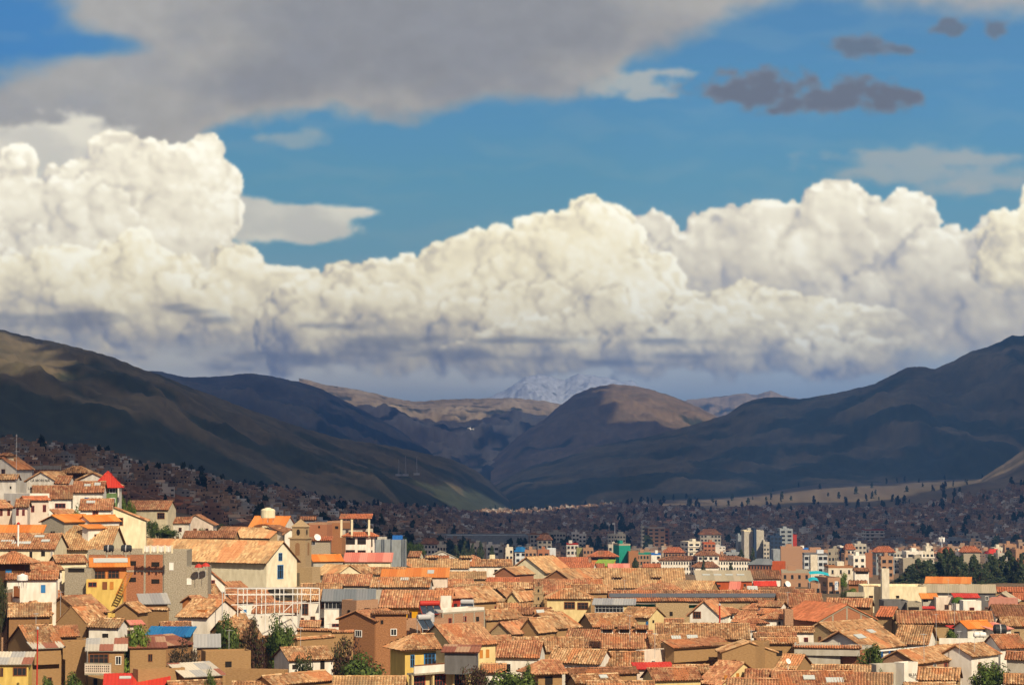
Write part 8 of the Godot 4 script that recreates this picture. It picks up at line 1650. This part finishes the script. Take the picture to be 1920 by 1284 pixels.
	tree("pine", "tall dark pine in the row on the right behind the tan sheet roof", 164.66, 15.01, -915, 10.34, 13.8, 31, "tall dark pines on the right")
	tree("pine", "tall dark pine in the row on the right behind the tan sheet roof", 164.84, 15.81, -890, 11.77, 12.47, 32, "tall dark pines on the right")
	tree("pine", "tall dark pine in the row on the right behind the tan sheet roof", 179.2, 13.89, -920, 17.92, 12.39, 33, "tall dark pines on the right")
	tree("pine", "tall dark pine in the row on the right behind the tan sheet roof", 177.04, 15.64, -885, 13.62, 10.97, 34, "tall dark pines on the right")
	tree("pine", "tall dark pine in the row on the right behind the tan sheet roof", 184.88, 15.47, -880, 11.22, 10.43, 35, "tall dark pines on the right")
	tree("pine", "tall dark pine in the row on the right behind the tan sheet roof", 197.26, 13.55, -918, 15.68, 12.36, 36, "tall dark pines on the right")
	tree("pine", "tall dark pine in the row on the right behind the tan sheet roof", 201.65, 13.23, -920, 14.38, 12.89, 37, "tall dark pines on the right")
	tree("pine", "tall dark pine in the row on the right behind the tan sheet roof", 204.27, 13.48, -915, 17.16, 13.31, 38, "tall dark pines on the right")
	tree("pine", "tall dark pine in the row on the right behind the tan sheet roof", 159.38, 16.17, -900, 6.28, 12.12, 39, "tall dark pines on the right")
	tree("pine", "tall dark pine in the row on the right behind the tan sheet roof", 165.46, 15.5, -905, 12.41, 10.73, 40, "tall dark pines on the right")
	tree("pine", "tall dark pine in the row on the right behind the tan sheet roof", 168.85, 15.75, -900, 12.12, 10.67, 41, "tall dark pines on the right")
	tree("pine", "tall dark pine in the row on the right behind the tan sheet roof", 173.69, 15.07, -905, 15.02, 10.73, 42, "tall dark pines on the right")
	tree("pine", "tall dark pine in the row on the right behind the tan sheet roof", 176.91, 15.56, -895, 16.57, 9.64, 43, "tall dark pines on the right")
	tree("pine", "tall dark pine in the row on the right behind the tan sheet roof", 182.2, 14.89, -900, 14.29, 10.67, 44, "tall dark pines on the right")
	tree("pine", "tall dark pine in the row on the right behind the tan sheet roof", 187.97, 14.64, -905, 15.02, 9.75, 45, "tall dark pines on the right")
	tree("pine", "tall dark pine in the row on the right behind the tan sheet roof", 190.17, 14.71, -895, 11.41, 8.68, 46, "tall dark pines on the right")
	tree("pine", "tall dark pine in the row on the right behind the tan sheet roof", 195.11, 14.46, -900, 14.5, 9.7, 47, "tall dark pines on the right")
	tree("pine", "tall dark pine in the row on the right behind the tan sheet roof", 200.09, 13.99, -905, 15.02, 10.73, 48, "tall dark pines on the right")
	tree("pine", "tall dark pine in the row on the right behind the tan sheet roof", 202.86, 14.25, -900, 14.72, 10.18, 49, "tall dark pines on the right")
	tree("pine", "tall dark pine in the row on the right behind the tan sheet roof", 205.16, 14.5, -895, 15.5, 8.68, 50, "tall dark pines on the right")
	tree("round_tree", "dark tree in the clump before the great grey warehouse", -49.8, 25.89, -1050, 8.08, 5.56, 50, "dark trees before the warehouse")
	tree("round_tree", "dark tree in the clump before the great grey warehouse", -47.23, 25.06, -1060, 6.63, 6.63, 51, "dark trees before the warehouse")
	tree("round_tree", "dark tree in the clump before the great grey warehouse", -43.76, 24.89, -1050, 6.57, 5.56, 52, "dark trees before the warehouse")
	tree("pine", "dark tree in the clump before the great grey warehouse", -27.67, 22.69, -1100, 5.29, 6.88, 53, "dark trees before the warehouse")
	tree("pine", "dark tree in the clump before the great grey warehouse", -23.19, 22.17, -1100, 7.41, 6.88, 54, "dark trees before the warehouse")
	tree("pine", "dark tree in the clump before the great grey warehouse", -19.67, 21.82, -1110, 6.41, 6.41, 55, "dark trees before the warehouse")
	tree("pine", "dark tree in the clump before the great grey warehouse", -15.81, 22.17, -1100, 6.88, 7.41, 56, "dark trees before the warehouse")
	tree("pine", "dark tree in the clump before the great grey warehouse", -9.92, 22.51, -1090, 5.24, 5.77, 57, "dark trees before the warehouse")
	tree("pine", "small green tree before the great tan roof", 48.67, 24.7, -880, 4.66, 5.5, 61)
	tree("pine", "slim cypress before the white hospital", 85.95, 18.93, -1000, 6.73, 2.89, 62)
	tree("pine", "second dark conifer before the white hospital", 98.4, 18.93, -1000, 3.85, 3.85, 63)
	tree("pine", "dark tree before the cream tower", 146.14, 10.99, -1350, 7.79, 5.84, 64)
	tree("pine", "dark tree right of the cream tower", 138, 11.35, -1340, 7.09, 6.45, 65)
	tree("round_tree", "palm like tree before the low cream building", 112.78, 25.16, -760, 4.02, 4.75, 66)
	tree("round_tree", "round green tree left of the cream hall", 97.39, 26.4, -640, 3.39, 4, 67)
	tree("dark_bush", "dark shrub beside the brown roofed house", 94.2, 26.62, -630, 2.42, 2.73, 68)
	tree("pine", "dark poplar clump in the shaded town", -124.66, 18.91, -2000, 11.54, 8.66, 69)
	tree("pine", "dark cypress clump in the shaded town", -117.95, 18.91, -2000, 10.58, 12.51, 70)
	tree("pine", "dark round tree in the shaded town", 25.87, 11.99, -1500, 8.66, 5.77, 71)
	# small things
	steel_frame(Vector3(-44.09, 38.48, -358), Vector3(-32.03, 37.76, -370))
	solar_heater("solar heater with a red tank on the amber roofed house", Vector3(-14.36, 36.44, -395), 18.0, M.red_paint, 3)
	solar_heater("solar heater with a steel tank behind the brick parapet", Vector3(-8.43, 35.84, -410), -10.0, M.steel, 2)
	solar_heater("solar heater lying on the orange roof edge", Vector3(-13.85, 36, -362), 30.0, M.steel, 2)
	water_tank("upright steel water tank beside the solar panels", Vector3(-13.48, 36.78, -366), 0.75, 1.6, M.steel)
	lying_tank("left black water drum on the unfinished brick building", Vector3(-67.1, 48.07, -370), 0.6, 1.7)
	lying_tank("right black water drum on the unfinished brick building", Vector3(-64.17, 48.07, -370), 0.6, 1.8)
	water_tank("white dome water tank below the left pavilion", Vector3(-76.33, 44.43, -347), 0.85, 0.9, M.white_paint)
	lying_tank("black water drum on the yard of the garden pavilion", Vector3(83.19, 33.72, -380), 0.9, 2.2)
	lying_tank_white("white gas cylinder beside the garden pavilion", Vector3(78.9, 33.55, -376), 0.45, 2.2)
	pole("tall red painted pole at the lower left", Vector3(-64.07, 31.33, -301), 8.6, 0.09, M.red_paint)
	pole("red chimney pipe in the turret court", Vector3(38.13, 33.27, -409), 3.8, 0.13, M.red_paint)
	pole("white and red chimney pipe at the left edge", Vector3(-82.42, 50.25, -371), 2.4, 0.14, M.white_paint)
	pole("thin lamp mast beside the hotel gable", Vector3(-96.09, 60.01, -430), 8.5, 0.03, M.steel)
	pole("grey post with a cap left of the steel frame", Vector3(-45.53, 38.29, -350), 4.0, 0.07, M.steel)
	flag_pole(Vector3(79.19, 17.87, -1712))
	phone_mast(Vector3(251.31, 17.46, -1300))
	ladder_stair(Vector3(-61.85, 42.66, -356))
	dish("small satellite dish on the red roofs at lower right", Vector3(39.09, 33.5, -316), 0.42)
	dish("white satellite dish on the orange terrace behind the belfry", Vector3(-48.06, 44.94, -548), 0.9)
	dish("white satellite dish on a roof right of the turret court", Vector3(72.38, 31.79, -585), 0.9)
	bell_gable(Vector3(5.41, 33.47, -452))
	awning("left dark green awning below the gallery roof", Vector3(24.72, 33.87, -474), Vector3(30.39, 33.76, -474))
	awning("middle dark green awning below the gallery roof", Vector3(30.39, 33.76, -474), Vector3(34.92, 33.65, -474))
	awning("right dark green awning below the gallery roof", Vector3(34.92, 33.65, -474), Vector3(40.37, 33.65, -474))
	awning("small dark green awning at the right end of the gallery", Vector3(54.2, 33.53, -474), Vector3(56.92, 33.53, -474))
	dome_tent(Vector3(92.61, 34.53, -462))
	blue_posts(Vector3(57, 31.56, -351), Vector3(66.89, 30.83, -360))
	laundry("white washing hung on the unfinished brick building", Vector3(-61.17, 48.1, -369), Vector3(-56.4, 48.1, -369))
	red_parasol("left red parasol on the concrete terrace", Vector3(-52.38, 45.25, -372))
	red_parasol("right red parasol on the concrete terrace", Vector3(-51.22, 45.43, -372))
	aeroplane(Vector3(-97.5, 179.93, -5200))
	radio_mast("left radio mast on the spur of the left mountain", Vector3(-255.69, 75.73, -5000), 36.0)
	radio_mast("middle radio mast on the spur of the left mountain", Vector3(-240.09, 75.73, -5000), 44.0)
	radio_mast("right radio mast on the spur of the left mountain", Vector3(-214.88, 78.12, -5000), 40.0)
	# more roofs between
	house("tiled_house", "short red roof strip below the block retaining wall", "house", 31.35, 31.93, -441.37, 0, 5.47, 2.74, {roof = "red", wall = "stone", rise = 0.7})
	house("adobe_house", "tan roof behind the ochre adobe walls", "house", 25.91, 32.23, -323.93, 0, 5.38, 3.87, {roof = "old", wall = "adobe", rise = 0.99, openings = [["f", -0.29, -1.63, 0.89, 0.95, "w"]]})
	house("adobe_house", "red roof behind the balcony canopy of the yellow house", "house", -1.97, 33.68, -363.63, 34.39, 4.19, 3.94, {roof = "red", wall = "adobe", rise = 1, openings = [["f", 0.33, -1.48, 0.93, 0.85, "x"]]})
	house("adobe_house", "tan roof between the white rimmed roof and the arcade", "house", 13.31, 32.53, -386.85, 0, 4.59, 5.69, {roof = "old", wall = "adobe", rise = 1.45, openings = [["f", 0.04, -1.58, 1.04, 0.91, "x"]]})
	house("cream_house", "low tan roof below the pale yellow gable", "house", 0.53, 34.04, -448.44, 0, 7.47, 4.89, {roof = "old", wall = "cream", rise = 1.24, openings = [["f", 2.02, -1.62, 0.93, 0.89, "W"], ["f", -1.41, -4.34, 0.84, 0.9, "w"], ["f", 1.47, -4.14, 0.97, 1.07, "x"]]})
	house("adobe_house", "tan roof left of the very long gallery", "house", 18.39, 33.18, -533.63, 0, 11.41, 7.26, {roof = "old", wall = "adobe", rise = 1.85, openings = [["f", -2.34, -1.41, 0.76, 1.04, "r"], ["f", 2.59, -1.5, 0.99, 0.92, "r"], ["f", -2.31, -4.29, 1.05, 1.05, "x"]]})
	house("white_house", "red roof low in front of the tall turret court", "house", 40.64, 33.1, -401.65, 0, 6.69, 3.31, {roof = "red", wall = "white", rise = 0.84, openings = [["f", -1.83, -1.43, 0.8, 1.18, "w"], ["f", 1.47, -1.55, 0.94, 0.95, "w"], ["f", -1.69, -4.3, 1.03, 1.18, "w"]]})
	house("tiled_house", "old roof right of the brown brick house", "house", 55.81, 32.15, -402.62, -8, 7.57, 5.29, {roof = "old", wall = "stone", rise = 1.35, openings = [["f", 0.21, -1.52, 1, 0.85, "w"]]})
	house("tiled_house", "golden roof between the brick gable and the blue posts", "house", 59.97, 33.42, -399.93, 45.12, 15.99, 5.46, {roof = "old", wall = "stone", rise = 1.39, openings = [["f", -5.5, -1.47, 0.81, 1.22, "w"], ["f", 0.19, -1.46, 0.62, 0.94, "x"], ["f", 5.11, -1.59, 0.67, 1.14, "r"], ["f", -4.86, -4.31, 0.91, 0.94, "w"], ["f", 0, -4.1, 0.6, 1.06, "x"], ["f", 5.14, -4.14, 1.03, 1.05, "r"], ["l", -0.04, -1.57, 0.62, 1.14, "w"]]})
	house("white_house", "old roof under the steel frame terrace", "house", -40.33, 37.4, -382.52, 0, 8.16, 7.03, {roof = "red", wall = "white", rise = 1.79, openings = [["f", -2.04, -4.28, 1, 1.05, "b"], ["f", 1.94, -4.08, 0.86, 1.06, "W"]]})
	house("white_house", "red roof behind the brown rendered house", "house", -28.21, 37.3, -399.64, 28.74, 6.9, 3.74, {roof = "red", wall = "white", rise = 0.95, openings = [["f", -1.18, -1.39, 1.04, 1.17, "w"], ["f", 1.54, -1.5, 0.87, 0.84, "w"], ["f", -1.72, -4.2, 1.01, 1.02, "w"], ["f", 1.49, -4.09, 0.89, 1.1, "w"]]})
	house("white_house", "broad old roof left of the rust red long roof", "house", -38.76, 37.23, -453.47, 0, 8.61, 6.94, {roof = "old", wall = "white", rise = 1.77, openings = [["f", -1.91, -1.36, 1, 0.81, "w"], ["f", -1.7, -4.32, 0.8, 0.99, "w"], ["f", 2.06, -4.13, 1.02, 1.11, "w"]]})
	house("adobe_house", "tan roof behind the solar heater", "house", -17.57, 34.97, -464.94, 0, 9.06, 5.89, {roof = "old", wall = "adobe", rise = 1.5, openings = [["f", -2.01, -1.63, 0.68, 0.98, "x"], ["f", 1.84, -1.6, 0.97, 0.97, "w"], ["f", 2.41, -4.27, 1, 0.97, "w"]]})
	house("adobe_house", "old roof right of the green garden hedge", "house", -32.7, 36.3, -361.79, 0, 3.44, 3.59, {roof = "red", wall = "adobe", rise = 0.91})
	house("adobe_house", "ribbed red roof behind the adobe cube", "house", -52.52, 37.1, -347.6, 14.58, 4.93, 3.31, {roof = "red", wall = "adobe", rise = 0.84, openings = [["f", 0.12, -1.54, 0.87, 0.98, "r"]]})
	house("tiled_house", "worn roof behind the big patched adobe house", "house", -70.9, 36.13, -337.48, 50, 4.21, 4.62, {roof = "old", wall = "dark_adobe", rise = 1.18, openings = [["f", -0.08, -1.43, 0.79, 1.17, "x"]]})
	house("adobe_house", "tan roof above the golden hedge house", "house", -45.35, 37.33, -357.97, 29.1, 5.46, 4.52, {roof = "old", wall = "adobe", rise = 1.15, openings = [["f", -0.23, -1.39, 0.68, 0.91, "x"], ["f", 0.37, -4.25, 0.99, 1.09, "w"], ["l", 0.13, -1.35, 0.61, 1.1, "w"]]})
	house("white_house", "low red roof behind the long brick house", "house", 71.32, 32.69, -359.5, 32.89, 8.21, 3.57, {roof = "red", wall = "white", rise = 0.91, openings = [["f", 2.11, -1.46, 1.02, 1.1, "b"], ["f", -1.52, -4.24, 0.72, 0.79, "r"], ["f", 2.2, -4.14, 0.61, 1.21, "W"]]})
	house("adobe_house", "red roof at the bottom between the ochre walls", "house", 30.74, 31.89, -327.56, 0, 3.89, 3.13, {roof = "red", wall = "adobe", rise = 0.8})
	house("adobe_house", "old roof behind the tall ochre gable", "house", 42.53, 33.95, -357.6, 0, 6.81, 3.21, {roof = "old", wall = "adobe", rise = 0.82, openings = [["f", 0.23, -1.5, 0.94, 0.84, "x"]]})
	house("cream_house", "orange tan roof in front of the white three storey house", "house", -30.66, 36.84, -548.31, 0, 9.13, 6.63, {roof = "old", wall = "cream", rise = 1.69, openings = [["f", 1.87, -4.07, 0.78, 0.91, "x"]]})
	house("adobe_house", "broad tan roof in front of the two hooded vents", "house", -12.46, 34.02, -588.54, 0, 11.48, 7.09, {roof = "tan", wall = "adobe", rise = 1.81, openings = [["f", 3.04, -4.1, 0.84, 0.9, "w"]]})
	house("adobe_house", "rust roof between the tan halls", "house", -14.69, 33.98, -548.26, 6, 10.46, 6.57, {roof = "red", wall = "adobe", rise = 1.67, openings = [["f", -2.56, -1.61, 0.71, 1.2, "w"], ["f", 2.49, -4.18, 1.02, 0.97, "r"]]})
	house("adobe_house", "old tan roof behind the red firewall", "house", -8.97, 35.18, -502.57, 0, 8.38, 5.14, {roof = "old", wall = "adobe", rise = 1.31, openings = [["f", 0.18, -1.63, 0.68, 0.88, "w"]]})
	aerial(Vector3(19.35, 34.47, -366), 3.47)
	aerial(Vector3(69.67, 34.49, -366), 3.68)
	aerial(Vector3(-71.16, 38.86, -351), 3.71)
	aerial(Vector3(21.91, 34.27, -342), 2.38)
	aerial(Vector3(-6.57, 34.03, -493), 3.07)
	aerial(Vector3(20.33, 31.53, -638), 2.55)
	aerial(Vector3(-32.24, 34.24, -340), 3.43)
	aerial(Vector3(-50.81, 35.13, -347), 2.42)
	aerial(Vector3(28.08, 33.06, -555), 2.2)
	aerial(Vector3(82.38, 33.53, -515), 2.54)
	aerial(Vector3(71.58, 34.38, -345), 2.66)
	aerial(Vector3(81.03, 34.39, -408), 3.28)
	aerial(Vector3(-42.53, 34.33, -335), 3.31)
	aerial(Vector3(68.82, 34.28, -343), 2.68)
	aerial(Vector3(-28.64, 36.1, -479), 2.43)
	aerial(Vector3(-67.41, 40.35, -360), 3.16)
	aerial(Vector3(-71.15, 37.5, -333), 2.74)
	aerial(Vector3(-28.77, 34.52, -352), 2.97)
	aerial(Vector3(-31.64, 35.75, -399), 3.33)
	aerial(Vector3(-60.76, 35.19, -319), 2.24)
	aerial(Vector3(37.5, 34.42, -349), 2.23)
	aerial(Vector3(56.74, 33.98, -458), 3.13)
	aerial(Vector3(-77.41, 43.24, -366), 2.49)
	aerial(Vector3(102.14, 33.45, -521), 3.41)
	aerial(Vector3(62.26, 34.17, -337), 2.75)
	aerial(Vector3(-24.75, 35.34, -396), 3.44)
